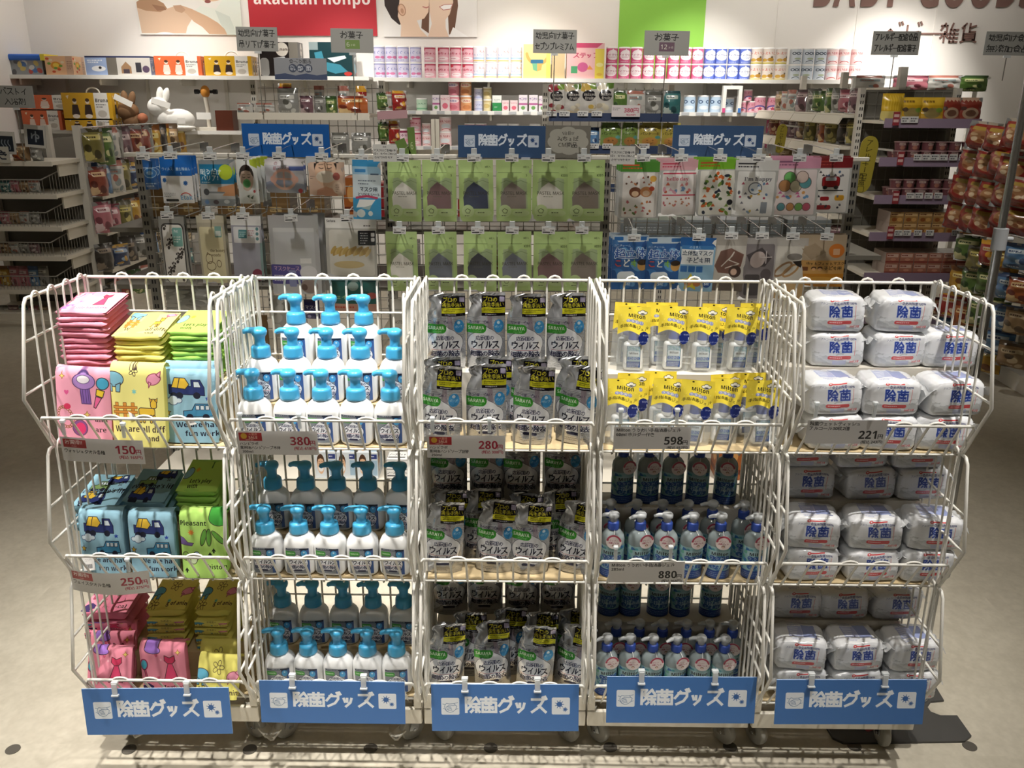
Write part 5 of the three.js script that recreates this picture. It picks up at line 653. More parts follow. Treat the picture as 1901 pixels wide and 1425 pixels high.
hang([366, 298, 438, 382], A1.barrier, 'film_packet', 'blue and grey door handle film packet', 'packet', { tag: [391, 291], n: 2, short: 'door handle film packet', head: 0.08 });
hang([437, 296, 482, 378], A1.faceGreen, 'mask_box', 'packet showing a face with green nose mask', 'packet', { tag: [452, 291], n: 4, sx: 0.006, short: 'green nose mask packet', head: 0.03, bulge: 0.014 });
hang([490, 296, 566, 358], A1.frame, 'mask_frame_packet', 'packet with pink plastic mask frame', 'packet', { tag: [519, 291], n: 2, short: 'pink mask frame packet', head: 0.05, bulge: 0.024 });
hang([571, 303, 638, 364], A1.beige, 'mask_packet', 'beige packet showing a masked face', 'packet', { tag: [598, 292], n: 2, short: 'beige face packet', head: 0.03 });
hang([652, 297, 709, 407], A1.sheet, 'sheet_packet', 'tall blue and white mask filter sheet packet', 'packet', { tag: [672, 295], n: 1, D: 2.76, short: 'tall blue sheet packet', head: 0.03, bulge: 0.006, rz: -0.03 });
hang([292, 402, 353, 524], A1.paw, 'paw_case', 'black and white animal print mask case', 'mask case', { tag: [312, 400], n: 2, short: 'animal print case' });
hang([363, 400, 426, 526], A1.cream, 'cream_case', 'cream mask case with brown line drawing', 'mask case', { tag: [388, 401], n: 2, short: 'cream mask case' });
hang([425, 401, 492, 520], A1.greyCase, 'grey_case', 'lavender grey mask case with white header', 'mask case', { tag: [452, 402], n: 2, short: 'lavender grey case' });
hang([496, 400, 598, 546], A1.greyBag, 'pouch_packet', 'grey zipper mask pouch with purple card', 'mask case', { tag: [541, 405], n: 3, short: 'grey zipper pouch', sx: 0.008 });
hang([602, 405, 701, 514], A1.whiteHead, 'case_packet', 'pale case with tan pattern and black sticker', 'mask case', { tag: [645, 406], n: 1, short: 'tan pattern case' });
[[718, 'white'], [783, 'mauve'], [851, 'navy'], [921, 'greige'], [989, 'white'], [1055, 'greige']].forEach(([x, c], i) => hang([x, 297, x + 65, 411], pastel(PM[c], i > 3), 'pastel_mask_packet', `pale green packet with ${['white', 'mauve', 'navy', 'greige', 'white', 'greige'][i]} mask, ${['first', 'second', 'third', 'fourth', 'fifth', 'sixth'][i]} on the upper hooks from the mesh post`, 'mask packet', { tag: [x + 29, 294], n: 1, short: `upper green packet, ${['first', 'second', 'third', 'fourth', 'fifth', 'sixth'][i]} one`, head: 0.16, bulge: 0.014, group: 'green mask packets, upper hooks' }));
[[715, 'white'], [787, 'steel'], [860, 'coal'], [924, 'grey'], [991, 'mauve'], [1053, 'greige']].forEach(([x, c], i) => hang([x, 430, x + 62, 540], pastel(PM[c], i > 2), 'pastel_mask_packet', `pale green packet with ${['white', 'steel blue', 'charcoal', 'pale grey', 'mauve', 'greige'][i]} mask, lower hooks`, 'mask packet', { tag: [x + 27, 428], n: 1, short: `lower green packet, ${['first', 'second', 'third', 'fourth', 'fifth', 'sixth'][i]} one`, head: 0.16, bulge: 0.014, group: 'green mask packets, lower hooks' }));
// print mask cases: plain generic motifs
function caseArt(head, headTxt, bg, motif) { return art(150, 220, (g, w, h) => { fill(g, '#b9bab8', 0, 0, w, h); fill(g, head, 0, 0, w, 40); fill(g, headTxt, 10, 12, 60, 6); tiny(g, headTxt, 10, 24, 110, 1, 6, 5); rrect(g, bg, 12, 44, 128, 170, 5); motif(g); }); }
const scatter = (g, n, cols, y0, y1, r = 6, s = 31) => { for (let i = 0; i < n; i++) { const x = 20 + hash(i, s, 1) * 112, y = y0 + hash(i, s, 5) * (y1 - y0); i % 3 ? ell(g, cols[i % cols.length], x, y, r * (0.7 + (i % 4) * 0.2), r * 0.7, i) : poly(g, cols[i % cols.length], [[x - r, y + r * 0.6], [x, y - r], [x + r, y + r * 0.5]]); } };
const CA = [
  caseArt('#4f8a38', '#d05a30', '#e6e2de', (g) => { scatter(g, 10, ['#8a4a3a', '#c07a4a', '#5a3a2e'], 56, 90, 5); for (const [x, y, c] of [[58, 118, '#7a4a34'], [98, 116, '#c88a5a']]) { ell(g, c, x, y, 22, 20); ell(g, '#e0c0a0', x, y + 6, 13, 11); } ell(g, '#c0503c', 118, 104, 10, 9); ell(g, '#d8a850', 122, 66, 12, 12); scatter(g, 16, ['#8a4a3a', '#c07a4a', '#c06a70', '#5f7a44'], 150, 206, 6); }),
  caseArt('#d8a8b0', '#c04a60', '#e8e2e0', (g) => { fill(g, '#c84a60', 14, 50, 124, 5); fill(g, '#c84a60', 14, 134, 124, 5); jt(g, 'hello day', 26, 64, 17, '#c04a60', { face: 'serif' }); scatter(g, 12, ['#c8604a', '#d88a8a', '#7a9ac0', '#d8a0b0'], 90, 128, 8); scatter(g, 14, ['#a8684a', '#c88a70', '#c06a70'], 146, 180, 5); }),
  caseArt('#7cba34', '#c8582e', '#e4e3da', (g) => { scatter(g, 54, ['#c8602e', '#3f5a34', '#2c3444', '#7a9a44', '#d8703a'], 54, 208, 8, 17); ell(g, '#26282c', 124, 166, 11, 11); }),
  caseArt('#dcdcda', '#3a3a3e', '#e8e8e6', (g) => { jt(g, "I'm happy", 34, 62, 18, '#4a4a54', { face: 'serif' }); ell(g, '#e4eaf0', 74, 108, 22, 22, 0, '#4a5260', 3); scatter(g, 14, ['#a84a60', '#6a88b0', '#c8a04a', '#5a5a64'], 84, 150, 6); scatter(g, 8, ['#6a6a74', '#8aa0b8', '#c8b060'], 160, 204, 6); fill(g, '#8f97a0', 98, 160, 22, 44); }),
  caseArt('#d79ab4', '#8a5a78', '#e8dcdc', (g) => { for (const [x, y, c] of [[58, 74, '#6fb868'], [44, 104, '#b8865a'], [78, 106, '#d6d0b4'], [106, 92, '#5fa0a8'], [96, 72, '#dcc8c0']]) { ell(g, c, x, y, 18, 22, 0, '#6a5a54', 2); } scatter(g, 10, ['#d070a0', '#6a9ac8', '#d8a060'], 128, 150, 7); for (const [x, c] of [[38, '#5f98a0'], [66, '#c08a5a'], [92, '#78b060'], [116, '#c8607a']]) ell(g, c, x, 184, 12, 15, 0, '#6a5a54', 2); }),
  caseArt('#7c2026', '#a84038', '#e2e0de', (g) => { scatter(g, 8, ['#3a3a40', '#6a6a74', '#48688a'], 54, 74, 6); rrect(g, '#9c2228', 40, 74, 66, 40, 10, '#4a1418', 2); rrect(g, '#c0c8d0', 52, 76, 42, 14, 4); for (const x of [48, 90]) ell(g, '#2a2a2c', x + 4, 116, 9, 7); fill(g, '#4a4a50', 26, 126, 96, 4); rrect(g, '#9c2228', 38, 152, 34, 16, 6); rrect(g, '#d8a030', 92, 146, 36, 22, 8); rrect(g, '#9c3038', 26, 186, 56, 18, 8); scatter(g, 6, ['#3a3a40', '#6a6a74'], 146, 200, 6); }),
];
[[1152, 300, 1223, 405, 'orange and green headed', 'brown animal faces', 1194], [1226, 297, 1294, 401, 'pale pink headed', 'red lettering and stripes', 1264], [1297, 295, 1365, 401, 'lime headed', 'orange and dark leaf shapes', 1336], [1367, 297, 1437, 403, 'white headed', 'a round grey motif', 1408], [1436, 293, 1514, 401, 'pink headed', 'soft coloured blobs', 1483], [1512, 293, 1573, 396, 'dark red headed', 'red toy cars', 1551]].forEach(([x0, y0, x1, y1, hd, pr, tx], i) => hang([x0, y0, x1, y1], CA[i], 'print_mask_case', `${hd} mask case with ${pr}`, 'mask case', { tag: [tx, 294], n: 3, sx: i < 3 ? -0.004 : 0.003, short: `${hd} case`, head: 0.16, bulge: 0.008, ry: i < 3 ? 0.1 : -0.05 }));
const A2 = {
  cho: art(140, 210, (g, w, h) => { fill(g, '#2f5f9c', 0, 0, w, h); fill(g, '#b8c8d4', 0, 0, w, 26); rrect(g, '#2d68a8', 8, 6, 34, 14, 3); rrect(g, '#2d68a8', 96, 6, 40, 14, 3); for (let i = 0; i < 12; i++) ell(g, ['#3f78b8', '#5f98cc', '#244f8c'][i % 3], (i * 53) % 140, 30 + (i * 37) % 170, 24, 14, i); jt(g, 'ユニチャーム', 8, 34, 10, '#dfe8f0', { wt: 0.1 }); jt(g, '超立体', 12, 50, 38, '#eaf1f6', { wt: 0.2 }); jt(g, '超立体', 12, 50, 38, '#1f4f9a', { wt: 0.11 }); jt(g, 'こ', 12, 94, 26, '#d84a3a', { wt: 0.15 }); jt(g, 'ど', 42, 94, 26, '#f0f0e8', { wt: 0.15 }); jt(g, 'も', 72, 94, 26, '#8fc23a', { wt: 0.15 }); ell(g, '#c89a5a', 116, 116, 19, 20); ell(g, '#3a2c24', 116, 104, 19, 11); rrect(g, '#dfe8ee', 22, 138, 66, 40, 16); star(g, '#d8b83a', 112, 180, 10); jt(g, '5枚', 50, 180, 15, '#dfe8ee', { wt: 0.1 }); }),
  rittai: art(140, 230, (g, w, h) => { fill(g, '#8fb8d4', 0, 0, w, h); fill(g, '#1f5fa4', 0, 0, w, 40); fill(g, '#3a78b4', 8, 34, 124, 16); jt(g, '最高の日本人気', 14, 36, 11, '#dfe8f0', { wt: 0.09 }); fill(g, '#e6eaec', 8, 50, 124, 64); jt(g, '立体型マスク', 12, 56, 19, '#26364c', { wt: 0.11 }); jt(g, '子ども用', 30, 84, 22, '#26364c', { wt: 0.11 }); for (const x of [8, 38, 68]) rrect(g, '#2f6cb0', x, 120, 26, 26, 2); star(g, '#d8c83a', 50, 190, 40, 5, 0.5); ell(g, '#c88a5a', 42, 190, 16, 16); ell(g, '#b87848', 76, 192, 16, 16); ell(g, '#2a4f90', 116, 196, 16, 16); jt(g, '5枚', 104, 188, 14, '#e8eef4', { wt: 0.1 }); }),
  brownMask: art(120, 220, (g, w, h) => { fill(g, '#a9a49c', 0, 0, w, h); fill(g, '#c2beb6', 0, 40, w, 180); poly(g, '#7a5a50', [[12, 120], [30, 62], [66, 50], [112, 74], [104, 120], [70, 150], [26, 146]]); poly(g, null, [[36, 120], [70, 80], [76, 64], [60, 96], [96, 110], [50, 128]], '#dcd6cc', 4, true); ell(g, '#4a3a34', 84, 140, 22, 24); ell(g, '#c8a894', 80, 142, 11, 13); fill(g, '#6a6058', 0, 176, w, 44); }),
  mono: art(120, 220, (g, w, h) => { fill(g, '#aeaaa8', 0, 0, w, h); rrect(g, '#7c7678', 6, 22, 108, 192, 8); poly(g, '#4a4446', [[20, 60], [70, 34], [104, 70], [84, 100], [40, 104]]); ell(g, '#b8aaa6', 58, 76, 24, 30, 0.5); fill(g, '#d0c8c6', 66, 66, 40, 3); fill(g, '#d0c8c6', 84, 46, 3, 44); rrect(g, '#4a4648', 18, 128, 50, 76, 8); ell(g, '#5a5254', 88, 128, 18, 20); }),
  clipBelt: art(120, 220, (g, w, h) => { fill(g, '#bcb8b2', 0, 0, w, h); rrect(g, '#cfcbc2', 6, 30, 108, 190, 4); ell(g, null, 40, 110, 34, 14, -0.7, '#9a7a5a', 7); ell(g, null, 66, 114, 30, 12, -0.7, '#b08a5e', 7); poly(g, '#2e2826', [[70, 82], [108, 78], [100, 104], [84, 96]]); ell(g, '#8a8680', 76, 66, 26, 12); fill(g, '#c8a878', 6, 160, 108, 56); }),
  hotFit: art(170, 210, (g, w, h) => { fill(g, '#b2a088', 0, 0, w, h); poly(g, '#a08e76', [[10, 60], [60, 34], [100, 70], [50, 100]]); ell(g, '#d07a34', 136, 64, 28, 28); rrect(g, '#dcb08a', 124, 56, 24, 24, 3); fill(g, '#c89a5a', 0, 102, w, 76); jt(g, 'ホットフィットマスク', 34, 108, 13, '#3a2c1e', { wt: 0.11 }); rrect(g, '#7a4a2a', 6, 128, 36, 16, 2); for (const x of [62, 84]) { ell(g, '#4a3020', x, 134, 9, 7); ell(g, '#d8a878', x, 138, 7, 6); } jt(g, '子ども用', 98, 126, 15, '#3a2c1e', { wt: 0.11 }); fill(g, '#c8862c', 0, 156, w, 54); ell(g, '#e0a84a', 86, 180, 60, 12); }),
};
hang([1138, 437, 1201, 537], A2.cho, 'kids_mask_pack', 'blue kids mask pack with white kanji, beside the mesh post', 'mask pack', { tag: [1177, 442], n: 3, short: 'blue kids pack', head: 0.04, sx: -0.004 });
hang([1201, 440, 1262, 537], A2.cho, 'kids_mask_pack', 'blue kids mask pack with white kanji, beside the pale blue pack', 'mask pack', { n: 2, head: 0.04 });
hang([1264, 441, 1322, 541], A2.rittai, 'kids_mask_pack', 'pale blue kids mask pack with white panel and star', 'mask pack', { tag: [1297, 441], n: 1, short: 'pale blue kids pack', head: 0.04 });
hang([1325, 437, 1379, 540], A2.brownMask, 'mask_packet', 'clear packet with brown cloth mask', 'mask packet', { tag: [1357, 438], n: 2, short: 'brown cloth mask' });
hang([1379, 442, 1433, 556], A2.mono, 'mask_packet', 'grey packet with black and white figure print', 'mask packet', { tag: [1414, 438], n: 2, short: 'black and white packet' });
hang([1438, 442, 1490, 556], A2.clipBelt, 'strap_packet', 'clear packet with tan leather straps', 'packet', { tag: [1471, 439], n: 2, short: 'leather strap packet' });
hang([1484, 436, 1563, 532], A2.hotFit, 'mask_packet', 'tan and orange kids mask packet', 'mask packet', { tag: [1534, 440], n: 2, short: 'tan kids packet' });
// packs on lower hooks and on the bottom shelf, seen through the carts
const A3 = {
  shield: art(180, 110, (g, w, h) => { fill(g, '#2f6a66', 0, 0, w, h); jt(g, 'フェイスシールド', 8, 44, 19, '#bcd8a0', { wt: 0.11 }); ell(g, '#c86a62', 158, 50, 20, 12); ell(g, '#9ab0aa', 90, 16, 20, 16); fill(g, '#c8988a', 0, 80, w, 30); tiny(g, '#c04a3a', 20, 90, 120, 1, 6, 6); }),
  purple: art(60, 80, (g, w, h) => { fill(g, '#2c2c66', 0, 0, w, h); jt(g, 'マスク', 6, 24, 16, '#dfe0ee', { wt: 0.12 }); jt(g, 'シート', 6, 44, 16, '#dfe0ee', { wt: 0.12 }); ell(g, '#9a98c8', 20, 68, 7, 7); }),
  pastelBox: art(80, 180, (g, w, h) => { fill(g, '#d6d3cc', 0, 0, w, h); fill(g, '#b9b7b0', 0, 40, w, 3); jt(g, 'PASTEL', 10, 80, 16, '#3a3a36', { weight: 'normal' }); fill(g, '#b9b7b0', 0, 120, w, 3); tiny(g, '#7a7a74', 12, 140, 50, 2, 8, 3); }),
  nose: art(120, 70, (g, w, h) => { fill(g, '#e2e2e0', 0, 0, w, h); rrect(g, null, 3, 3, w - 6, h - 6, 3, '#3a3a3e', 2); jt(g, 'ノーズフィット', 8, 18, 15, '#26262a', { wt: 0.13 }); fill(g, '#26262a', 8, 44, 90, 7); }),
  maskBox: art(120, 80, (g, w, h) => { fill(g, '#cfd6dc', 0, 0, w, h); face(g, 34, 34, 36, '#d8b090', '#4a3020', '#e6e6e6', { mw: 0.4 }); fill(g, '#2c3a78', 78, 6, 38, 14); tiny(g, '#e0e4ee', 82, 11, 30, 1, 4, 3); fill(g, '#9ab4c8', 80, 24, 36, 46); }),
  clear: art(120, 120, (g, w, h) => { fill(g, '#9a9a94', 0, 0, w, h); for (let i = 0; i < 14; i++) ell(g, ['#b4b4ae', '#84847e', '#c2c2bc'][i % 3], (i * 43) % 120, (i * 31) % 120, 20, 12, i); }),
  brown: art(100, 100, (g, w, h) => { fill(g, '#7a5f3c', 0, 0, w, h); fill(g, '#8a6e48', 0, 44, w, 10); rrect(g, '#b8a070', 30, 60, 40, 20, 3); tiny(g, '#4a3820', 34, 66, 32, 2, 6, 3); }),
  orangeBox: art(100, 100, (g, w, h) => { fill(g, '#a8602e', 0, 0, w, h); ell(g, '#d8a060', 50, 40, 26, 22); fill(g, '#6a2f1c', 0, 74, w, 12); }),
  redBox: art(100, 100, (g, w, h) => { fill(g, '#8a2026', 0, 0, w, h); fill(g, '#d8c8b8', 14, 20, 70, 18); tiny(g, '#5a1014', 18, 26, 60, 1, 5, 5); fill(g, '#5a1418', 0, 70, w, 8); }),
  greyBox: art(100, 100, (g, w, h) => { fill(g, '#6a6f70', 0, 0, w, h); fill(g, '#7c8284', 0, 0, w, 22); tiny(g, '#a8acac', 10, 34, 70, 3, 12, 4); }),
};
hang([610, 524, 702, 578], A3.shield, 'face_shield_pack', 'dark teal face shield pack hanging low on the rack', 'packet', { D: 2.85, n: 2, head: 0.02 });
hang([563, 556, 594, 592], A3.purple, 'sheet_packet', 'small navy mask sheet packet hanging low', 'packet', { D: 2.84, n: 1 });
hang([505, 548, 564, 625], A3.clear, 'clear_packet', 'crumpled clear packet hanging low behind the soap cart', 'packet', { D: 2.85, n: 1 });
hang([725, 555, 757, 640], A3.pastelBox, 'mask_box', 'white mask packet hanging low between two carts', 'packet', { D: 2.85, n: 1 });
hang([305, 540, 410, 575], A3.clear, 'clear_packet', 'pale grey packet low behind the towel cart', 'packet', { D: 2.83, n: 2 });
hang([455, 585, 500, 640], A3.brown, 'card_packet', 'brown card packet low behind the soap cart', 'packet', { D: 2.9, n: 1 });
function shelfBox(name, px0, px1, py0, py1, D, d, a, label, cat, group, o = {}) { const p = at(px0, py1, D), q = at(px1, py1, D), h = o.h || at(px0, py0, D).y - p.y, w = q.x - p.x, m = solo(name, carton(w * 0.985, h, d, { front: a, side: o.side || a, top: o.top || o.side || a, back: a }), amat(a, o.fin || 'gloss'), label, cat, group); put(m, V((p.x + q.x) / 2, o.y ?? p.y, -D - d / 2), o.ry || 0); return m; }
[[585, 625, A3.maskBox], [626, 662, A3.maskBox], [663, 702, A3.maskBox]].forEach(([a, b, A]) => shelfBox('mask_carton', a, b, 825, 873, 2.82, 0.1, A, 'mask carton with printed face on the bottom rack shelf', 'carton', 'mask cartons on the bottom rack shelf', { y: 0.312 }));
shelfBox('nose_fit_box', 716, 758, 853, 873, 2.82, 0.08, A3.nose, 'white nose pad box, under another on the bottom rack shelf', 'carton', undefined, { y: 0.312, h: 0.036 }); shelfBox('nose_fit_box', 716, 758, 830, 852, 2.82, 0.08, A3.nose, 'white nose pad box, on top of another on the bottom rack shelf', 'carton', undefined, { y: 0.349, h: 0.036 });
[[800, 850], [860, 900], [905, 950], [980, 1040]].forEach(([a, b]) => shelfBox('shelf_carton', a, b, 820, 873, 2.84, 0.1, A3.pastelBox, 'off-white carton on the bottom shelf behind the pouch cart', 'carton', 'off-white cartons on the bottom rack shelf', { y: 0.312 }));
[[1180, 1230, A3.greyBox], [1330, 1380, A3.orangeBox]].forEach(([a, b, A]) => shelfBox('shelf_carton', a, b, 800, 873, 2.84, 0.1, A, `${A === A3.greyBox ? 'grey' : 'orange'} carton on the bottom shelf behind the gel cart`, 'carton', undefined, { y: 0.312 }));
// cartons on the far side of the mesh
{
  const sh1 = at(480, 402, 3.35).y - 0.006, sh2 = at(480, 500, 3.35).y;
  const spec = [[268, 310, 340, 402, 'brown'], [330, 372, 352, 402, 'brown'], [405, 470, 350, 402, 'brown'], [486, 540, 356, 402, 'brown'], [560, 604, 352, 402, 'brown'], [640, 668, 330, 402, 'orangeBox'], [676, 714, 340, 402, 'redBox'], [742, 790, 352, 402, 'greyBox'], [850, 884, 370, 402, 'redBox'], [935, 966, 340, 402, 'redBox'], [1040, 1090, 350, 402, 'orangeBox'], [1150, 1246, 408, 447, 'greyBox'], [1252, 1320, 408, 447, 'greyBox'], [1326, 1385, 408, 447, 'greyBox'], [1390, 1452, 408, 447, 'greyBox'], [1458, 1540, 408, 447, 'greyBox'], [440, 486, 452, 500, 'brown'], [600, 640, 446, 500, 'brown'], [740, 775, 452, 500, 'greyBox'], [905, 930, 440, 500, 'redBox'], [1060, 1090, 448, 500, 'redBox']];
  const nm = { brown: 'brown', orangeBox: 'orange', redBox: 'dark red', greyBox: 'grey' };
  for (const [a, b, y0, y1, k] of spec) shelfBox('stock_carton', a, b, y0, y1, 3.33, 0.12, A3[k], `${nm[k]} carton on the ${y1 < 420 ? 'upper' : y1 < 460 ? 'middle' : 'lower'} shelf behind the wire mesh`, 'carton', `${nm[k]} cartons, ${y1 < 420 ? 'upper' : y1 < 460 ? 'middle' : 'lower'} shelf behind the mesh`);
  for (const [i, [px0, px1, py]] of [[262, 1121, 402], [1121, 1586, 447], [262, 1121, 500]].entries()) { const p = at(px0, py, 3.35), q = at(px1, py, 3.35); const t = thing('rear_shelf', `thin ivory shelf darkened for shade on the far side of the mesh, ${['upper', 'middle', 'lower'][i]} one`, 'shelf'); part('board', bx(q.x - p.x, 0.016, 0.42, (p.x + q.x) / 2, p.y - 0.012, -3.29), M.rackGrey, t); part('edge_strip', bx(q.x - p.x, 0.03, 0.006, (p.x + q.x) / 2, p.y - 0.014, -3.503), M.steel, t); }  // ivory boards coloured dark grey to stand in for the shade there
}
// signs and notices standing on the rack
function boardSign(name, x0, y0, x1, y1, D, A, label, fin = 'gloss', o = {}) {
  const p = at(x0, y0, D), q = at(x1, y1, D), w = q.x - p.x, h = p.y - at(x0, y1, D).y, t = thing(name, label, 'sign', o.group); t.position.set((p.x + q.x) / 2, (p.y + q.y) / 2, -D); t.rotation.set(0, 0, o.rz ?? -0.006);
  part('board', card(w, h, A, 0.004, sw('#8f9296')), amat(A, fin), t); return { t, w, h };
}
const navyA = navySignArt('#1f5da8'), navyB = navySignArt('#3a5479');
[[448, 230, 614, 291, 'tall rack bay with face packets', navyA], [850, 233, 1012, 293, 'green mask packets', navyB], [1250, 233, 1413, 291, 'print mask cases', navyB]].forEach(([a, b, c, d, w, navySign]) => { const { t, h } = boardSign('navy_sign', a, b, c, d, 2.96, navySign, `dark blue disinfectant goods sign above the ${w}`); part('foot', merge([bx(0.03, 0.03, 0.03, -0.08, -h / 2 - 0.012, 0), bx(0.03, 0.03, 0.03, 0.08, -h / 2 - 0.012, 0)]), M.frost, t); });
const cloudSign = art(320, 240, (g, w, h) => { fill(g, '#77746c', 0, 0, w, h); for (const [x, y, a, b] of [[160, 112, 120, 76], [90, 70, 60, 44], [160, 52, 60, 44], [230, 70, 60, 44], [60, 120, 44, 44], [262, 120, 44, 44], [100, 160, 60, 44], [170, 176, 60, 40], [232, 156, 56, 44]]) ell(g, '#aaa89e', x, y, a, b); jt(g, '\\注目!/', 160, 44, 26, '#3a3936', { align: 'c', wt: 0.1 }); jt(g, 'みちょぱ', 160, 80, 36, '#34332f', { align: 'c', wt: 0.1 }); jt(g, 'CM商品', 160, 124, 38, '#34332f', { align: 'c', wt: 0.1, weight: 'normal' }); });
boardSign('cloud_sign', 1013, 233, 1095, 293, 2.955, cloudSign, 'grey board sign with a pale cloud and dark lettering');
const noticeA = art(180, 150, (g, w, h) => { fill(g, '#dcdcda', 0, 0, w, h); jt(g, '〈注目〉', 90, 14, 13, '#2a2a2c', { align: 'c' }); jt(g, 'マスクはご各種1本', 90, 42, 19, '#26262a', { align: 'c', wt: 0.11 }); jt(g, '1日1点までのご用入と', 90, 72, 17, '#26262a', { align: 'c', wt: 0.11 }); jt(g, 'させて付きます。', 90, 102, 19, '#26262a', { align: 'c', wt: 0.11 }); });
boardSign('notice_card', 692, 268, 737, 300, 2.75, noticeA, 'small white notice card above the tall blue sheet packet', 'paper'); boardSign('notice_card', 1133, 271, 1178, 305, 2.75, noticeA, 'small white notice card beside the orange and green headed case', 'paper');
// ---------------------------------------------------------------- shelves along the back wall
const WS = 8.2, bigFont = await new FontLoader().loadAsync('fonts/droid/droid_sans_bold.typeface.json');
const wallShelfY = [at(350, 140.5, WS - 0.05).y, at(1150, 146.5, WS - 0.05).y, at(1150, 208, WS - 0.05).y, at(1150, 274, WS - 0.05).y, at(380, 243, WS - 0.05).y];
{
  const sp = [[-20, 688, 0, 'top shelf with toy boxes'], [696, 1606, 1, 'top shelf with stacked milk powder tins'], [700, 1480, 2, 'second shelf with tins and small boxes'], [700, 1480, 3, 'third shelf of tins'], [-20, 445, 4, 'second shelf with toy boxes and rabbits']];
  for (const [a, b, k, lab] of sp) { const x0 = at(a, 200, WS).x, x1 = at(b, 200, WS).x, y = wallShelfY[k], t = thing('wall_shelf', `long white wall ${lab}`, 'shelf'); part('board', bx(x1 - x0, 0.022, 0.42, (x0 + x1) / 2, y - 0.011, -WALL_D + 0.21), M.white, t); part('price_strip', bx(x1 - x0, 0.034, 0.008, (x0 + x1) / 2, y - 0.014, -WALL_D + 0.424), M.white, t);
    const bg = bx(0.02, 0.06, 0.34); for (let x = x0 + 0.3; x < x1; x += 0.73) part('bracket', bg, M.steel, t).position.set(x, y - 0.052, -WALL_D + 0.18);
    if (k > 1 && k < 4) { const tg = []; for (let x = x0 + 0.06; x < x1; x += 0.13) tg.push(bx(0.07, 0.026, 0.003, x, y - 0.012, -WALL_D + 0.43)); part('price_tag_row', merge(tg), mat('#b9bcc0', { roughness: 0.5 }), t, 'row of small price tags').userData.kind = 'stuff'; part('clear_lip', bx(x1 - x0, 0.05, 0.002, (x0 + x1) / 2, y + 0.026, -WALL_D + 0.424), M.clear, t, 'clear plastic lip'); } }
  for (const [i, px] of [133, 280, 424, 570, 720, 866, 1012, 1160, 1306, 1452].entries()) { const x = at(px, 200, WALL_D).x; struct('wall_rail_trim_' + (i + 1), bx(0.03, 1.9, 0.02, x, 0.98, -WALL_D + 0.012), M.steel, 'slotted wall rail'); }
}
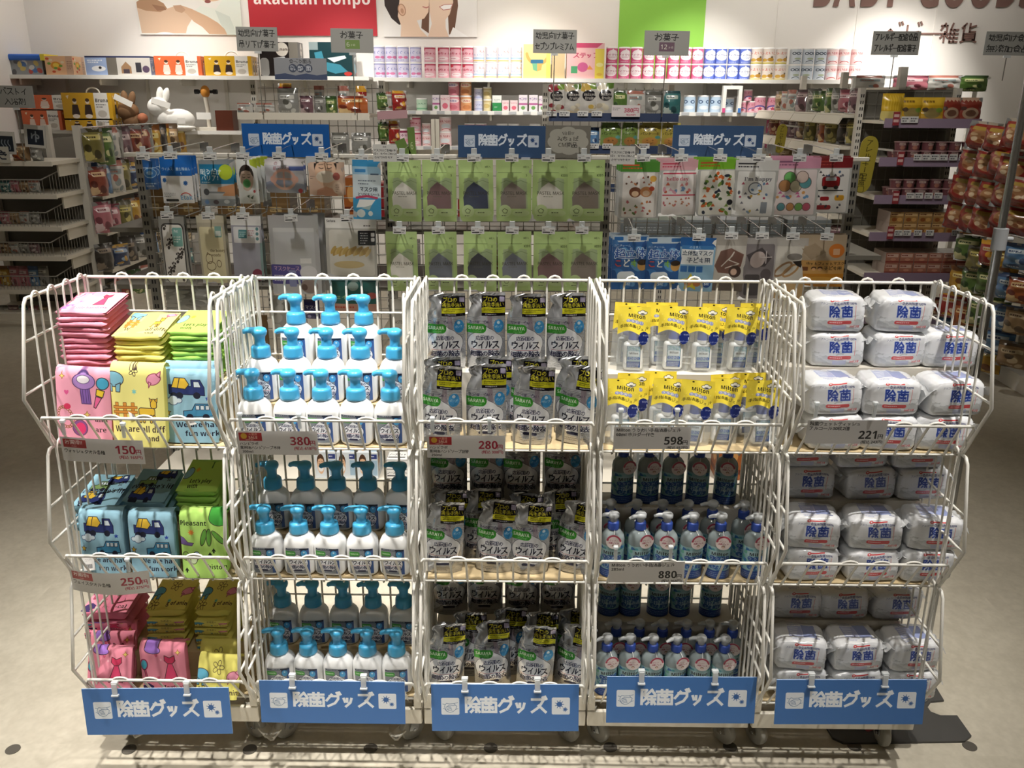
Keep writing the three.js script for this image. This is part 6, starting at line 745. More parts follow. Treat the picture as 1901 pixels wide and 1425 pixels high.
// printed tins: ground colour, drawing
const tin = (c, d) => art(120, 150, (g, w, h) => { fill(g, c, 0, 0, w, h); d(g); });
const TINS = {
  hagu: tin('#cfcde4', (g) => { jt(g, 'はぐくみ', 60, 44, 27, '#5a66b0', { align: 'c', wt: 0.1 }); ell(g, '#d07aa4', 44, 104, 18, 13); ell(g, '#d07aa4', 82, 104, 18, 13); fill(g, '#8f92c4', 0, 0, 120, 16); tiny(g, '#7a80b0', 20, 128, 80, 1, 6, 6); }),
  eaka: tin('#e2aeba', (g) => { fill(g, '#b84a62', 0, 0, 120, 22); ell(g, '#c83a4c', 22, 26, 14, 14); jt(g, 'E赤ちゃん', 60, 52, 24, '#b02c44', { align: 'c', wt: 0.12 }); ell(g, '#e8d4d8', 60, 112, 40, 18); tiny(g, '#c06a80', 34, 110, 52, 1, 5, 5); }),
  smile: tin('#e2dce6', (g) => { jt(g, 'ほほえみ', 60, 30, 26, '#c0705a', { align: 'c', wt: 0.1 }); jt(g, 'らくらく', 60, 66, 20, '#5a8ac0', { align: 'c', wt: 0.1 }); fill(g, '#a8c4e0', 8, 100, 104, 16); fill(g, '#e0c060', 8, 128, 104, 10); }),
  icp: tin('#d5668f', (g) => { ell(g, '#f0e6ea', 60, 70, 44, 50); poly(g, '#f0e6ea', [[50, 24], [60, 8], [70, 24]]); jt(g, 'アイクレオ', 60, 58, 20, '#a0305c', { align: 'c', wt: 0.12 }); tiny(g, '#c890a8', 30, 86, 60, 2, 9, 4); tiny(g, '#f0d4e0', 24, 132, 72, 1, 5, 5); }),
  icb: tin('#6478c8', (g) => { ell(g, '#eceef6', 60, 70, 44, 50); poly(g, '#eceef6', [[50, 24], [60, 8], [70, 24]]); jt(g, 'アイクレオ', 60, 58, 20, '#2c3a7c', { align: 'c', wt: 0.12 }); tiny(g, '#9aa8d4', 30, 86, 60, 2, 9, 4); tiny(g, '#d4daf0', 24, 132, 72, 1, 5, 5); }),
  tsuyoi: tin('#ded4cc', (g) => { jt(g, 'つよいこ', 60, 32, 28, '#c8503c', { align: 'c', wt: 0.11 }); ell(g, '#caa24a', 34, 112, 20, 16); ell(g, '#b88a3a', 78, 108, 24, 18); ell(g, '#6a5a44', 84, 84, 10, 9); fill(g, '#d8c86a', 0, 134, 120, 16); }),
  pure: tin('#cdd5de', (g) => { jt(g, 'ぴゅあ', 60, 28, 28, '#3a4656', { align: 'c', wt: 0.1 }); g.strokeStyle = '#3a4656'; g.lineWidth = 6; for (const x of [34, 62, 90]) { g.beginPath(); g.arc(x, 46, 11, 0, 2 * PI); g.stroke(); } ell(g, '#a8b49a', 62, 98, 24, 10); g.lineWidth = 5; g.beginPath(); g.arc(60, 150, 34, PI * 1.2, PI * 1.8); g.stroke(); }),
  hai: tin('#ead0d0', (g) => { jt(g, 'はいはい', 60, 30, 27, '#b03c44', { align: 'c', wt: 0.12 }); ell(g, '#dfe4ea', 60, 92, 34, 26); g.strokeStyle = '#b8484c'; g.lineWidth = 6; g.beginPath(); g.arc(60, 156, 36, PI * 1.2, PI * 1.8); g.stroke(); }),
  pinkTall: tin('#d8909c', (g) => { ell(g, '#e8d8dc', 60, 44, 46, 22); jt(g, 'Aibo', 60, 34, 22, '#3a4a90', { align: 'c' }); ell(g, '#c87080', 60, 110, 30, 24); }), orangeTall: tin('#dca070', (g) => { ell(g, '#ecd8c0', 60, 44, 46, 22); jt(g, 'Aibo', 60, 34, 22, '#c04a5a', { align: 'c' }); ell(g, '#c88050', 60, 110, 30, 24); }),
  lavS: tin('#c9cce6', (g) => { jt(g, 'ソフト', 60, 50, 24, '#4a5a9c', { align: 'c', wt: 0.11 }); fill(g, '#9aa4d0', 0, 110, 120, 14); }), creamS: tin('#e0d2a8', (g) => { ell(g, '#d0b878', 60, 80, 34, 28); fill(g, '#c0a468', 0, 20, 120, 8); }), greenS: tin('#bcd8c0', (g) => { jt(g, 'ミルカル', 60, 50, 20, '#3a7a58', { align: 'c', wt: 0.11 }); fill(g, '#7ab08c', 0, 110, 120, 20); }),
  star: tin('#d99aac', (g) => { jt(g, 'つよいこ', 60, 26, 25, '#a8304a', { align: 'c', wt: 0.11 }); ell(g, '#4a4a9c', 60, 108, 44, 30); ell(g, '#e8c0cc', 60, 116, 38, 26); star(g, '#c03a5a', 60, 110, 20); }), sky: tin('#b9cfe4', (g) => { g.strokeStyle = '#2f4a74'; g.lineWidth = 7; for (const x of [34, 86]) { g.beginPath(); g.arc(x, 52, 13, 0, 2 * PI); g.stroke(); } jt(g, 'ぴゅ', 46, 38, 22, '#2f4a74', { wt: 0.1 }); ell(g, '#dfe8f0', 60, 104, 36, 18); }),
  mil: tin('#d9c4cc', (g) => { fill(g, '#8a2c50', 0, 0, 120, 26); jt(g, 'すこやか', 60, 40, 23, '#7a2c58', { align: 'c', wt: 0.12 }); fill(g, '#e0a0b4', 0, 86, 120, 30); ell(g, '#c8507a', 60, 124, 30, 14); }),
};
const TINNAME = { hagu: 'lavender', eaka: 'rose pink', smile: 'off-white', icp: 'bright pink', icb: 'royal blue', tsuyoi: 'cream and gold', pure: 'pale grey', hai: 'pale pink', pinkTall: 'salmon pink', orangeTall: 'orange', lavS: 'small lavender', creamS: 'small cream', greenS: 'small pale green', star: 'pink starred', sky: 'sky blue', mil: 'mauve' };
const tinCache = {}, TL = sw('#eeecea');
function tinAt(k, px, base, hgt, dia, label, group, D = WS + 0.1) {
  const c = tinCache[k + hgt.toFixed(3) + dia.toFixed(3)] ||= can(dia / 2, hgt, TINS[k], TL, 16), t = thing('milk_powder_tin', label, 'tin', group); part('tin_body', c.wall, amat(TINS[k], 'gloss'), t); part('lid', c.lid, amat(TL, 'plastic'), t, 'white plastic lid'); put(t, V(at(px, 180, D).x, base, -D), rr(-0.3, 0.3));
}
for (const [k, xs] of Object.entries({ hagu: [707, 729, 751, 774], eaka: [800, 825, 847, 869], smile: [889, 912, 934, 958], icp: [1133, 1156, 1178, 1200, 1223, 1246, 1268, 1290], icb: [1312, 1333, 1356, 1377], tsuyoi: [1398, 1420, 1443], pure: [1469, 1492, 1515], hai: [1537, 1559, 1581] })) for (const L of [0, 1]) for (const px of xs) tinAt(k, px, wallShelfY[1] + L * 0.137, 0.136, 0.104, `${TINNAME[k]} milk powder tin, ${L ? 'upper' : 'lower'} layer on the top shelf`, `${TINNAME[k]} tins, ${L ? 'upper' : 'lower'} layer`);
const Y2 = wallShelfY[2], Y3 = wallShelfY[3];
[['greenS', 783, 0.11, 0.1, 0], ['pinkTall', 843, 0.135, 0.104, 0], ['pinkTall', 843, 0.135, 0.104, 1], ['orangeTall', 865, 0.135, 0.104, 0], ['orangeTall', 865, 0.135, 0.104, 1], ['lavS', 888, 0.1, 0.078, 0], ['lavS', 888, 0.1, 0.078, 1], ['creamS', 905, 0.104, 0.078, 0], ['creamS', 905, 0.104, 0.078, 1], ['sky', 1281, 0.15, 0.104, 0], ['sky', 1306, 0.15, 0.104, 0], ['sky', 1329, 0.15, 0.104, 0], ['sky', 1353, 0.13, 0.1, 0], ['star', 1379, 0.1, 0.078, 0], ['star', 1396, 0.1, 0.078, 0], ['star', 1388, 0.1, 0.078, 1], ['star', 1411, 0.145, 0.108, 0], ['star', 1436, 0.145, 0.108, 0]].forEach(([k, px, h, d, L]) => tinAt(k, px, Y2 + L * (h + 0.001), h, d, `${TINNAME[k]} tin, ${L ? 'stacked on another' : 'standing'} on the second wall shelf`, `${TINNAME[k]} tins on the second wall shelf, ${L ? 'stacked' : 'standing'}`));
[['mil', 746, 0.15, 0.1, 0], ['eaka', 770, 0.13, 0.1, 0], ['eaka', 770, 0.13, 0.1, 1], ['hai', 790, 0.1, 0.08, 0], ['hai', 790, 0.1, 0.08, 1], ['hai', 826, 0.13, 0.11, 0], ['hai', 826, 0.13, 0.11, 1], ['mil', 872, 0.17, 0.1, 0], ['mil', 893, 0.17, 0.1, 0], ['mil', 872, 0.1, 0.1, 1], ['mil', 893, 0.1, 0.1, 1], ['lavS', 932, 0.2, 0.1, 0], ['lavS', 954, 0.2, 0.1, 0], ['mil', 994, 0.2, 0.1, 0], ['icp', 1440, 0.13, 0.12, 0], ['icp', 1440, 0.13, 0.12, 1], ['eaka', 1466, 0.2, 0.12, 0], ['mil', 1290, 0.18, 0.12, 0], ['mil', 1330, 0.18, 0.12, 0], ['smile', 1370, 0.18, 0.12, 0], ['smile', 1400, 0.18, 0.12, 0]].forEach(([k, px, h, d, L]) => tinAt(k, px, Y3 + L * (h + 0.001), h, d, `${TINNAME[k]} tin, ${L ? 'stacked on another' : 'standing'} on the third wall shelf`, `${TINNAME[k]} tins on the third wall shelf, ${L ? 'stacked' : 'standing'}`));
// cartons on the wall shelves
const B = {
  bigYellow: art(110, 130, (g, w, h) => { fill(g, '#e6cf86', 0, 0, w, h); g.strokeStyle = '#c0a058'; g.lineWidth = 12; g.beginPath(); g.arc(58, 30, 44, 0.2, PI * 0.95); g.stroke(); rrect(g, '#2f6a8c', 30, 58, 50, 14, 4); poly(g, '#6fb088', [[36, 72], [56, 72], [56, 102], [40, 96]]); poly(g, '#e0a45c', [[56, 72], [76, 72], [72, 96], [56, 102]]); fill(g, '#e8d868', 92, 0, 18, h); }),
  step: art(130, 150, (g, w, h) => { fill(g, '#e6b4b4', 0, 0, w, h); poly(g, '#c83c68', [[0, 0], [124, 0], [104, 20], [0, 20]]); jt(g, 'ステップ', 22, 40, 22, '#b83458', { wt: 0.14 }); ell(g, '#c85a8c', 56, 100, 18, 20); fill(g, '#4a9a6a', 16, 96, 22, 30); poly(g, '#e0904a', [[80, 92], [92, 110], [70, 110]]); fill(g, '#e2cc4a', 98, 24, 32, 126); ell(g, '#eadf94', 114, 90, 12, 9); ell(g, '#d8b040', 114, 130, 10, 6); }),
  bruna: (c, c2) => art(220, 110, (g, w, h) => { fill(g, c, 0, 0, w, h); for (const [x, k] of [[56, 0], [112, 1]]) { ell(g, '#e8d8c8', x, 36, 9, 10); ell(g, '#4a3428', x, 30, 9, 7); poly(g, c2, [[x - 12, 48], [x + 12, 48], [x + 18, 88], [x - 18, 88]]); ell(g, '#f0e6da', x, 94, 16, 9); } poly(g, '#f0e0c0', [[20, 14], [34, 10], [28, 26]]); fill(g, '#eceae4', 142, 0, 60, h); jt(g, 'Bruna', 146, 20, 19, '#3a3a3c'); tiny(g, '#6a6a6c', 148, 46, 44, 2, 9, 4); ell(g, '#c8c2b8', 172, 84, 20, 14); fill(g, c, 202, 0, 18, h); }),
  snoop: art(260, 90, (g, w, h) => { fill(g, '#9aaed4', 0, 0, w, h); fill(g, '#2c3358', 0, 0, w, 8); ell(g, '#eceef0', 52, 58, 28, 13); ell(g, '#2a2a30', 58, 54, 6, 6); tiny(g, '#e8ecf4', 10, 18, 60, 2, 9, 5); fill(g, '#6f6a62', 86, 8, 40, 82); fill(g, '#c8c4be', 126, 8, 134, 82); poly(g, '#9a7a5c', [[142, 50], [162, 26], [182, 50], [182, 80], [142, 80]]); poly(g, '#4a4048', [[150, 60], [174, 60], [174, 80], [150, 80]]); fill(g, '#3a3a40', 200, 30, 22, 44); ell(g, '#5a4a60', 240, 60, 14, 16); }),
  noodle: art(140, 110, (g, w, h) => { fill(g, '#e0b48a', 0, 0, w, h); ell(g, '#d8902c', 54, 54, 26, 22); ell(g, '#e8c84a', 54, 52, 15, 12); for (let i = 0; i < 8; i++) ell(g, ['#c8502c', '#6a9a3a', '#e0d0b0'][i % 3], 14 + (i * 37) % 84, 16 + (i * 53) % 86, 9, 7); fill(g, '#c8a48a', 104, 0, 36, h); tiny(g, '#8a6a54', 110, 30, 24, 5, 10, 4); }),
  teal: art(170, 130, (g, w, h) => { fill(g, '#16393f', 0, 0, w, h); fill(g, '#8a9a9c', 0, 0, 36, 30); poly(g, '#3f8aa0', [[20, 40], [50, 34], [60, 74], [120, 84], [150, 110], [100, 118], [30, 96]]); poly(g, '#dfe6e8', [[70, 60], [140, 50], [146, 60], [96, 76]]); ell(g, '#b83a34', 150, 118, 16, 8); }),
  darkBox: art(170, 130, (g, w, h) => { fill(g, '#221c1c', 0, 0, w, h); fill(g, '#7a766e', 130, 0, 40, h); rrect(g, '#9a9a98', 0, 60, 40, 70, 16); poly(g, '#c8ccd0', [[60, 60], [110, 54], [118, 70], [70, 76]]); ell(g, '#d8d2c8', 100, 28, 28, 26); jt(g, 'f.mama', 80, 20, 14, '#3a2c28'); }),
  smallA: art(60, 80, (g, w, h) => { fill(g, '#e0d8de', 0, 0, w, h); jt(g, 'すこやか', 30, 14, 13, '#5a3a7c', { align: 'c', wt: 0.12 }); fill(g, '#b05a90', 0, 40, w, 8); ell(g, '#6aa05a', 30, 62, 14, 9); }), smallB: art(60, 80, (g, w, h) => { fill(g, '#e4d0d2', 0, 0, w, h); jt(g, 'つよいこ', 30, 14, 13, '#c04060', { align: 'c', wt: 0.12 }); ell(g, '#d86a80', 30, 54, 18, 14); }), greenBox: art(60, 100, (g, w, h) => { fill(g, '#e2e6e2', 0, 0, w, h); fill(g, '#2f8a4e', 0, 46, w, 54); tiny(g, '#7a8a80', 12, 26, 36, 2, 8, 3); tiny(g, '#cfe6d4', 14, 70, 30, 1, 6, 5); }),
};
const orangeB = B.bruna('#d86a40', '#e8d4c8'), yellowB2 = B.bruna('#d8a82c', '#3a2c28');
function shelfItem(name, x0, x1, y0, base, d, a, label, cat, o = {}) { return shelfBox(name, x0, x1, y0, base.py, o.D || WS, d, a, label, cat, o.group, { ...o, y: base.y, h: at((x0 + x1) / 2, y0, o.D || WS).y - base.y }); }
const handleGeo = tube(arcPts(V(-0.06, 0, 0), V(0.06, 0, 0), V(0, 0.045, 0), 10), 0.007, 6);
function handled(m) { m.geometry.computeBoundingBox(); part('carry_handle', handleGeo, M.white, m, 'white arched carry handle').position.y = m.geometry.boundingBox.max.y - 0.001; }
const L0 = { y: wallShelfY[0], py: 137 }, L1 = { y: wallShelfY[1], py: 143 }, L2 = { y: Y2, py: 205 }, L4 = { y: wallShelfY[4], py: 241 };
shelfItem('milk_carton', 971, 1022, 82, L1, 0.2, B.bigYellow, 'large pale yellow milk carton with curved ribbon print', 'carton'); shelfItem('milk_carton', 1051, 1121, 80, L1, 0.2, B.step, 'large pink and yellow milk carton', 'carton'); shelfItem('milk_carton', 1024, 1048, 90, L1, 0.2, sw('#c9b288'), 'plain tan carton between the two large milk cartons', 'carton');
shelfItem('noodle_box', 86, 138, 104, L0, 0.22, B.noodle, 'orange toy box with round yellow print', 'toy box'); shelfItem('toy_box', 160, 282, 104, L0, 0.25, B.snoop, 'long blue and white toy box with small house print', 'toy box', { top: sw('#2c3358') });
handled(shelfItem('toy_box', 288, 376, 104, L0, 0.25, orangeB, 'orange toy box with carry handle on the top shelf', 'toy box')); handled(shelfItem('toy_box', 381, 469, 104, L0, 0.25, yellowB2, 'yellow toy box with carry handle on the top shelf', 'toy box'));
shelfItem('carrier_box', 484, 556, 78, L0, 0.2, B.darkBox, 'black baby carrier box with round white label', 'box'); shelfItem('carrier_box', 576, 656, 78, L0, 0.2, B.teal, 'dark teal box with blue bottle print', 'box');
shelfItem('toy_box', 30, 140, 176, { y: wallShelfY[4] + 0.18, py: 212 }, 0.3, orangeB, 'orange toy box on top of another on the second wall shelf', 'toy box', { D: WS - 0.05 }); shelfItem('toy_box', 44, 118, 205, L4, 0.3, orangeB, 'orange toy box at the bottom of the stack on the second wall shelf', 'toy box', { D: WS - 0.05, h: 0.179 }); shelfItem('toy_box', -20, 28, 145, { y: wallShelfY[4] + 0.18, py: 212 }, 0.3, B.snoop, 'blue and white toy box beside the orange stack', 'toy box'); shelfItem('toy_box', -20, 28, 200, L4, 0.3, B.snoop, 'pale toy box under the blue and white one', 'toy box');
handled(shelfItem('toy_box', 119, 212, 172, { y: wallShelfY[4] + 0.09, py: 220 }, 0.28, yellowB2, 'yellow toy box with white handle, beside the brown rabbit', 'toy box', { D: WS - 0.1 })); shelfItem('toy_box', 122, 212, 220, L4, 0.28, yellowB2, 'yellow toy box underneath another yellow box', 'toy box', { D: WS - 0.1 });
[[803, 816, B.smallA, 176], [818, 835, B.smallB, 176], [914, 931, B.greenBox, 177], [932, 945, B.smallB, 186], [947, 961, B.smallB, 186], [963, 979, B.smallA, 176], [982, 998, B.smallA, 176], [1000, 1014, B.smallA, 178], [1448, 1464, B.smallB, 178], [1466, 1480, B.smallA, 180]].forEach(([a, b, A, y0], i) => shelfItem('small_carton', a, b, y0, L2, 0.1, A, `small ${A === B.greenBox ? 'green and white' : A === B.smallA ? 'lavender and white' : 'pink'} carton on the second wall shelf`, 'carton', { group: `small cartons on the second wall shelf` }));
{ const t = thing('sample_stand', 'white arch sample stand with pink and blue sides between sky blue tins', 'stand'), p = at(1355, 205, WS); t.position.set(p.x, Y2, -WS + 0.03); part('arch', merge([bx(0.03, 0.2, 0.06, -0.07, 0.1, 0), bx(0.03, 0.2, 0.06, 0.07, 0.1, 0), bx(0.17, 0.03, 0.06, 0, 0.215, 0)]), M.white, t); part('pink_panel', bx(0.026, 0.04, 0.064, -0.07, 0.02, 0), mat('#d8508c'), t, 'bright pink panel'); part('blue_panel', bx(0.026, 0.04, 0.064, 0.07, 0.02, 0), mat('#3f7fd0'), t, 'blue panel'); }
// toy tub, plain rabbits, giraffe-coloured ride-on
{
  const p = at(47, 136, WS), m = mpp(47, 120, WS), t = thing('toy_tub', 'clear toy tub with bright blue lid and yellow latch', 'toy tub'); t.position.set(p.x, L0.y, -WS - 0.12);
  const ta = art(140, 60, (g, w, h) => { fill(g, '#8a8f92', 0, 0, w, h); for (let i = 0; i < 12; i++) ell(g, ['#3a6aa8', '#c8b060', '#a83a30', '#4a4a50', '#c8c8c4'][i % 5], 8 + hash(i, 1, 2) * 126, 6 + hash(i, 4, 2) * 48, 12, 9, i); });
  part('tub', carton(64 * m, 26 * m, 0.2, { front: ta }), amat(ta, 'film'), t); part('lid', rbx(74 * m, 11 * m, 0.24, 0.02, 0, 31 * m, 0, 3), mat('#1f64c8', { roughness: 0.35 }), t, 'bright blue plastic lid'); part('latch', bx(8 * m, 11 * m, 0.25, 36 * m, 31 * m, 0), mat('#d8c83a'), t, 'yellow latch');
  const rab = (px, py, s, col, name, label, D) => { const q = at(px, py, D), g = thing(name, label, 'soft toy'), mm = mpp(px, py, D) * s; g.position.set(q.x, wallShelfY[4], -D); const mt = mat(col, { roughness: 0.8, sheen: 0.3 }), E = (a, b, c, x, y, z, rz = 0) => tr(new THREE.SphereGeometry(1, 22, 16).scale(a * mm, b * mm, c * mm).rotateZ(rz), x * mm, y * mm, z * mm); return { g, mt, E }; };
  const w1 = rab(318, 238, 1, '#ecebe6', 'rabbit_ride_on', 'plain white rabbit shaped ride-on toy', WS - 0.05); part('body', merge([w1.E(29, 19, 18, 16, 20, 0), w1.E(33, 7, 20, 12, 6, 0), w1.E(16, 18, 14, -8, 24, 2)]), w1.mt, w1.g); part('head', w1.E(19, 17, 17, -18, 42, 4), w1.mt, w1.g); part('ear', w1.E(6.5, 15, 6, -14, 62, 0, -0.15), w1.mt, w1.g); part('ear', w1.E(6.5, 15, 6, -5, 61, -3, -0.35), w1.mt, w1.g); part('tag', bx(0.07, 0.05, 0.003, 0.15, 0.09, 0.13), M.white, w1.g, 'white price tag'); part('headband', bx(0.17, 0.05, 0.004).rotateZ(-0.3).translate(-0.03, 0.24, 0.1), M.white, w1.g, 'white paper band');
  const w2 = rab(242, 238, 1, '#7a5a3c', 'rabbit_toy', 'plain brown rabbit toy with white paper band', WS - 0.02); part('head', merge([w2.E(19, 17, 17, 0, 34, 0), w2.E(18, 18, 16, 4, 18, -4)]), w2.mt, w2.g); part('ear', w2.E(6.5, 15, 6, -3, 55, 0, 0.1), w2.mt, w2.g); part('ear', w2.E(6.5, 15, 6, 9, 54, 0, -0.3), w2.mt, w2.g); part('foot', w2.E(9, 9, 9, 27, 22, 4), mat('#a8684a', { roughness: 0.8 }), w2.g); part('headband', bx(0.17, 0.05, 0.004).rotateZ(-0.45).translate(0.01, 0.26, 0.1), M.white, w2.g, 'white paper band');
  const g3 = thing('balance_bike', 'orange and white handlebar toy on the second wall shelf', 'toy'), q3 = at(382, 238, WS); g3.position.set(q3.x, wallShelfY[4], -WS - 0.1); part('stem', tube([V(0, 0, 0), V(0, 0.18, 0), V(0, 0.3, 0.03)], 0.02, 8), M.ivory, g3); part('handlebar', cyl(0.014, 0.17, 0, 0, 0, 10).rotateZ(PI / 2).translate(0, 0.34, 0), M.black, g3); for (const s of [-1, 1]) part('grip', cyl(0.022, 0.035, 0, 0, 0, 10).rotateZ(PI / 2).translate(s * 0.085, 0.34, 0), M.black, g3); part('head', tr(new THREE.SphereGeometry(1, 16, 12).scale(0.04, 0.055, 0.05), 0, 0.34, 0.02), mat('#d08a30'), g3, 'orange toy head'); part('tag', bx(0.13, 0.06, 0.003, 0.0, 0.13, 0.12), M.white, g3, 'white price card'); part('base', rbx(0.2, 0.03, 0.2, 0.01, 0, 0.015, 0), M.ivory, g3);
  shelfItem('wood_toy', 402, 434, 205, L4, 0.15, sw('#5a2f22'), 'dark brown wooden toy box on the second wall shelf', 'toy box');
}
// pictures, boards and lettering high on the wall
function wallPanel(name, x0, y0, x1, y1, A, label, cat, fin = 'paper') { const p = at(x0, y0, WALL_D - 0.01), q = at(x1, y1, WALL_D - 0.01); put(solo(name, card(q.x - p.x, p.y - q.y, A, 0.015, sw('#e6e4e0')), amat(A, fin), label, cat), V((p.x + q.x) / 2, (p.y + q.y) / 2, -WALL_D + 0.01)); }
const photoA = art(615, 375, (g, w, h) => { const q = (p) => p.map(([x, y]) => [(x - 246) * 3, (y + 60) * 3]); fill(g, '#e4e4de', 0, 0, w, h); ell(g, '#dcb99c', 444, 96, 120, 90); ell(g, '#8a4a44', 424, 186, 18, 10); poly(g, '#dde5dc', q([[352, 26], [372, 10], [402, 16], [425, -10], [451, -10], [451, 65], [418, 65], [404, 42], [384, 30]])); poly(g, '#cbd6ce', q([[400, 18], [428, 30], [440, 65], [420, 65], [408, 42]]));
  poly(g, '#cfb49a', q([[246, 12], [262, 19], [288, 21], [318, 12], [336, 15], [352, 24], [352, 36], [342, 50], [338, 62], [250, 62]])); poly(g, '#a98566', q([[246, 4], [262, -6], [284, -3], [300, 6], [306, 16], [292, 22], [264, 20], [246, 14]])); poly(g, '#8f6a50', q([[276, 8], [300, 12], [304, 18], [286, 20]])); poly(g, '#c9a88a', q([[326, 12], [336, 10], [354, 16], [384, 30], [404, 42], [416, 54], [420, 64], [384, 63], [372, 50], [356, 40], [344, 26]])); poly(g, '#b8967a', q([[318, 10], [334, 9], [342, 18], [334, 24], [322, 20]])); ell(g, '#f0f0ec', 150, 376, 60, 16); });
const photoB = art(534, 387, (g, w, h) => { const q = (p) => p.map(([x, y]) => [(x - 708) * 3, (y + 60) * 3]); fill(g, '#e8e6e2', 0, 0, w, h); poly(g, '#6b4a36', q([[790, -60], [846, -60], [850, 10], [842, 62], [832, 64], [830, 0], [796, 20], [794, 62], [780, 52]])); poly(g, '#e4c9b2', q([[797, -60], [838, -60], [841, 4], [834, 26], [826, 36], [826, 52], [832, 69], [792, 69], [800, 44], [796, 20]])); poly(g, '#f4f1ee', q([[815, 12], [824, 8], [840, 7], [836, 16], [822, 18]]), '#b87a70', 4);
  poly(g, '#2e2220', q([[710, -60], [772, -60], [768, -10], [752, 20], [746, 44], [738, 46], [724, 34], [712, 10]])); poly(g, '#e8ccb2', q([[742, -40], [792, -60], [796, 2], [794, 22], [786, 34], [772, 38], [778, 54], [792, 69], [740, 69], [742, 48], [736, 30], [740, 2]])); ell(g, '#dfb99c', 108, 234, 20, 32, -0.2, '#b08468', 5); ell(g, '#c29476', 110, 240, 9, 15, -0.2); poly(g, null, q([[784, 12], [790, 14], [795, 12]]), '#b8746a', 6, true); poly(g, '#f4f4f2', q([[832, 69], [840, 50], [870, 69]])); });
const redBoard = art(560, 420, (g, w, h) => { fill(g, '#b5202e', 0, 0, w, h); jt(g, 'akachan honpo', 280, 219, 66, '#f4e8e6', { align: 'c' }); });
wallPanel('wall_photo', 246, -60, 451, 65, photoA, 'wall photograph of an arm holding a baby', 'poster'); wallPanel('wall_photo', 708, -60, 886, 69, photoB, 'wall photograph of a child beside a smiling woman', 'poster'); wallPanel('red_board', 451, -110, 701, 67, redBoard, 'red shop name board with white rounded lettering', 'sign'); { const gA = sw('#8cc84a'); wallPanel('green_board', 1153, -60, 1301, 146, gA, 'plain lime green wall board', 'wall board'); }
{
  const brown = mat('#80625a', { roughness: 0.7 }), p = at(1504, 12, WALL_D - 0.01), e = at(1905, 18, WALL_D - 0.01), t = thing('wall_lettering', 'large brown BABY GOODS lettering on the white wall', 'lettering'); t.position.set(p.x, p.y, -WALL_D + 0.004); let x = 0;
  const size = 0.36; for (const ch of 'BABY GOODS') { if (ch === ' ') { x += 0.2; continue; } const g = new TextGeometry(ch, { font: bigFont, size, depth: 0.012, curveSegments: 8 }); g.computeBoundingBox(); const w = g.boundingBox.max.x; part('letter', tr(g, x, 0, 0), brown, t); x += w + 0.035; } t.scale.x = (at(1884, 14, WALL_D).x - p.x) / (x - 0.3) ; t.scale.x = Math.min(1, Math.max(0.6, t.scale.x));
  const p2 = at(1643, 42, WALL_D - 0.01), p3 = at(1812, 76, WALL_D - 0.01), s = (p3.x - p2.x) / 5.15, t2 = thing('wall_lettering', 'brown Japanese lettering under BABY GOODS on the wall', 'lettering'); t2.position.set(p2.x, p2.y, -WALL_D + 0.004); let cx = 0;
  for (const ch of 'ベビー雑貨') { const L = []; for (const st of strokesOf(ch)) for (let i = 1; i < st.length; i++) { const [ax, ay] = st[i - 1], [bx_, by] = st[i], dx = (bx_ - ax) * s, dy = (ay - by) * s, len = Math.hypot(dx, dy); L.push(tr(new THREE.BoxGeometry(len + s * 0.07, s * 0.085, 0.01).rotateZ(Math.atan2(dy, dx)), cx + (ax + bx_) / 2 * s, -(ay + by) / 2 * s, 0.005)); } part('letter', merge(L), brown, t2); cx += s * 1.04; }
}
// ---------------------------------------------------------------- the shelf units behind the rack
const hues = { rust: ['#8a4030', '#d8b890', '#5a2018'], red: ['#a02a28', '#e0c8b0', '#d8a030'], green: ['#5a7a3a', '#d8d8a0', '#2f4a24'], teal: ['#3f7a7c', '#d0dcd4', '#244a50'], grey: ['#8a8a86', '#c8c8c2', '#55554f'], mauve: ['#7a5a62', '#cbb8b8', '#4a343c'], yellow: ['#c0942c', '#e8d890', '#7a4a20'], pinkP: ['#b8707c', '#e0c8cc', '#7a3a48'], tan: ['#9a7c58', '#d0bc98', '#5a4630'], dark: ['#3c3734', '#8a7c6c', '#241f1c'], sky: ['#5a86b4', '#cfdce6', '#2f4a78'], white: ['#c8c6c0', '#8f9a9a', '#a86a5c'], navy: ['#2f3f63', '#9ab0c8', '#c8a050'], olive: ['#77703a', '#c8bc70', '#3f3a1c'], orange: ['#b8622c', '#e6c890', '#7a2c1c'] };
const genCache = {};
function gen(k, v = 0) { return genCache[k + v] ||= art(90, 120, (g, w, h) => { const [a, b, c] = hues[k]; fill(g, a, 0, 0, w, h); fill(g, c, 0, 0, w, 14 + v * 4); for (let i = 0; i < 5; i++) ell(g, [b, c, a][(i + v) % 3], 14 + hash(i, v, 3) * 62, 40 + hash(i, v, 9) * 64, 8 + hash(i, v, 1) * 14, 7 + hash(i, v, 7) * 9, i); rrect(g, b, 12, 22 + v * 5, 62, 18, 4); tiny(g, c, 16, 28 + v * 5, 54, 1, 6, 6); tiny(g, b, 14, 104, 60, 1, 6, 5); }); }
const hueName = { rust: 'rust brown', red: 'red', green: 'green', teal: 'teal', grey: 'grey', mauve: 'mauve', yellow: 'yellow', pinkP: 'pink', tan: 'tan', dark: 'dark brown', sky: 'sky blue', white: 'white', navy: 'navy', olive: 'olive', orange: 'orange' };
const bagCache = {};
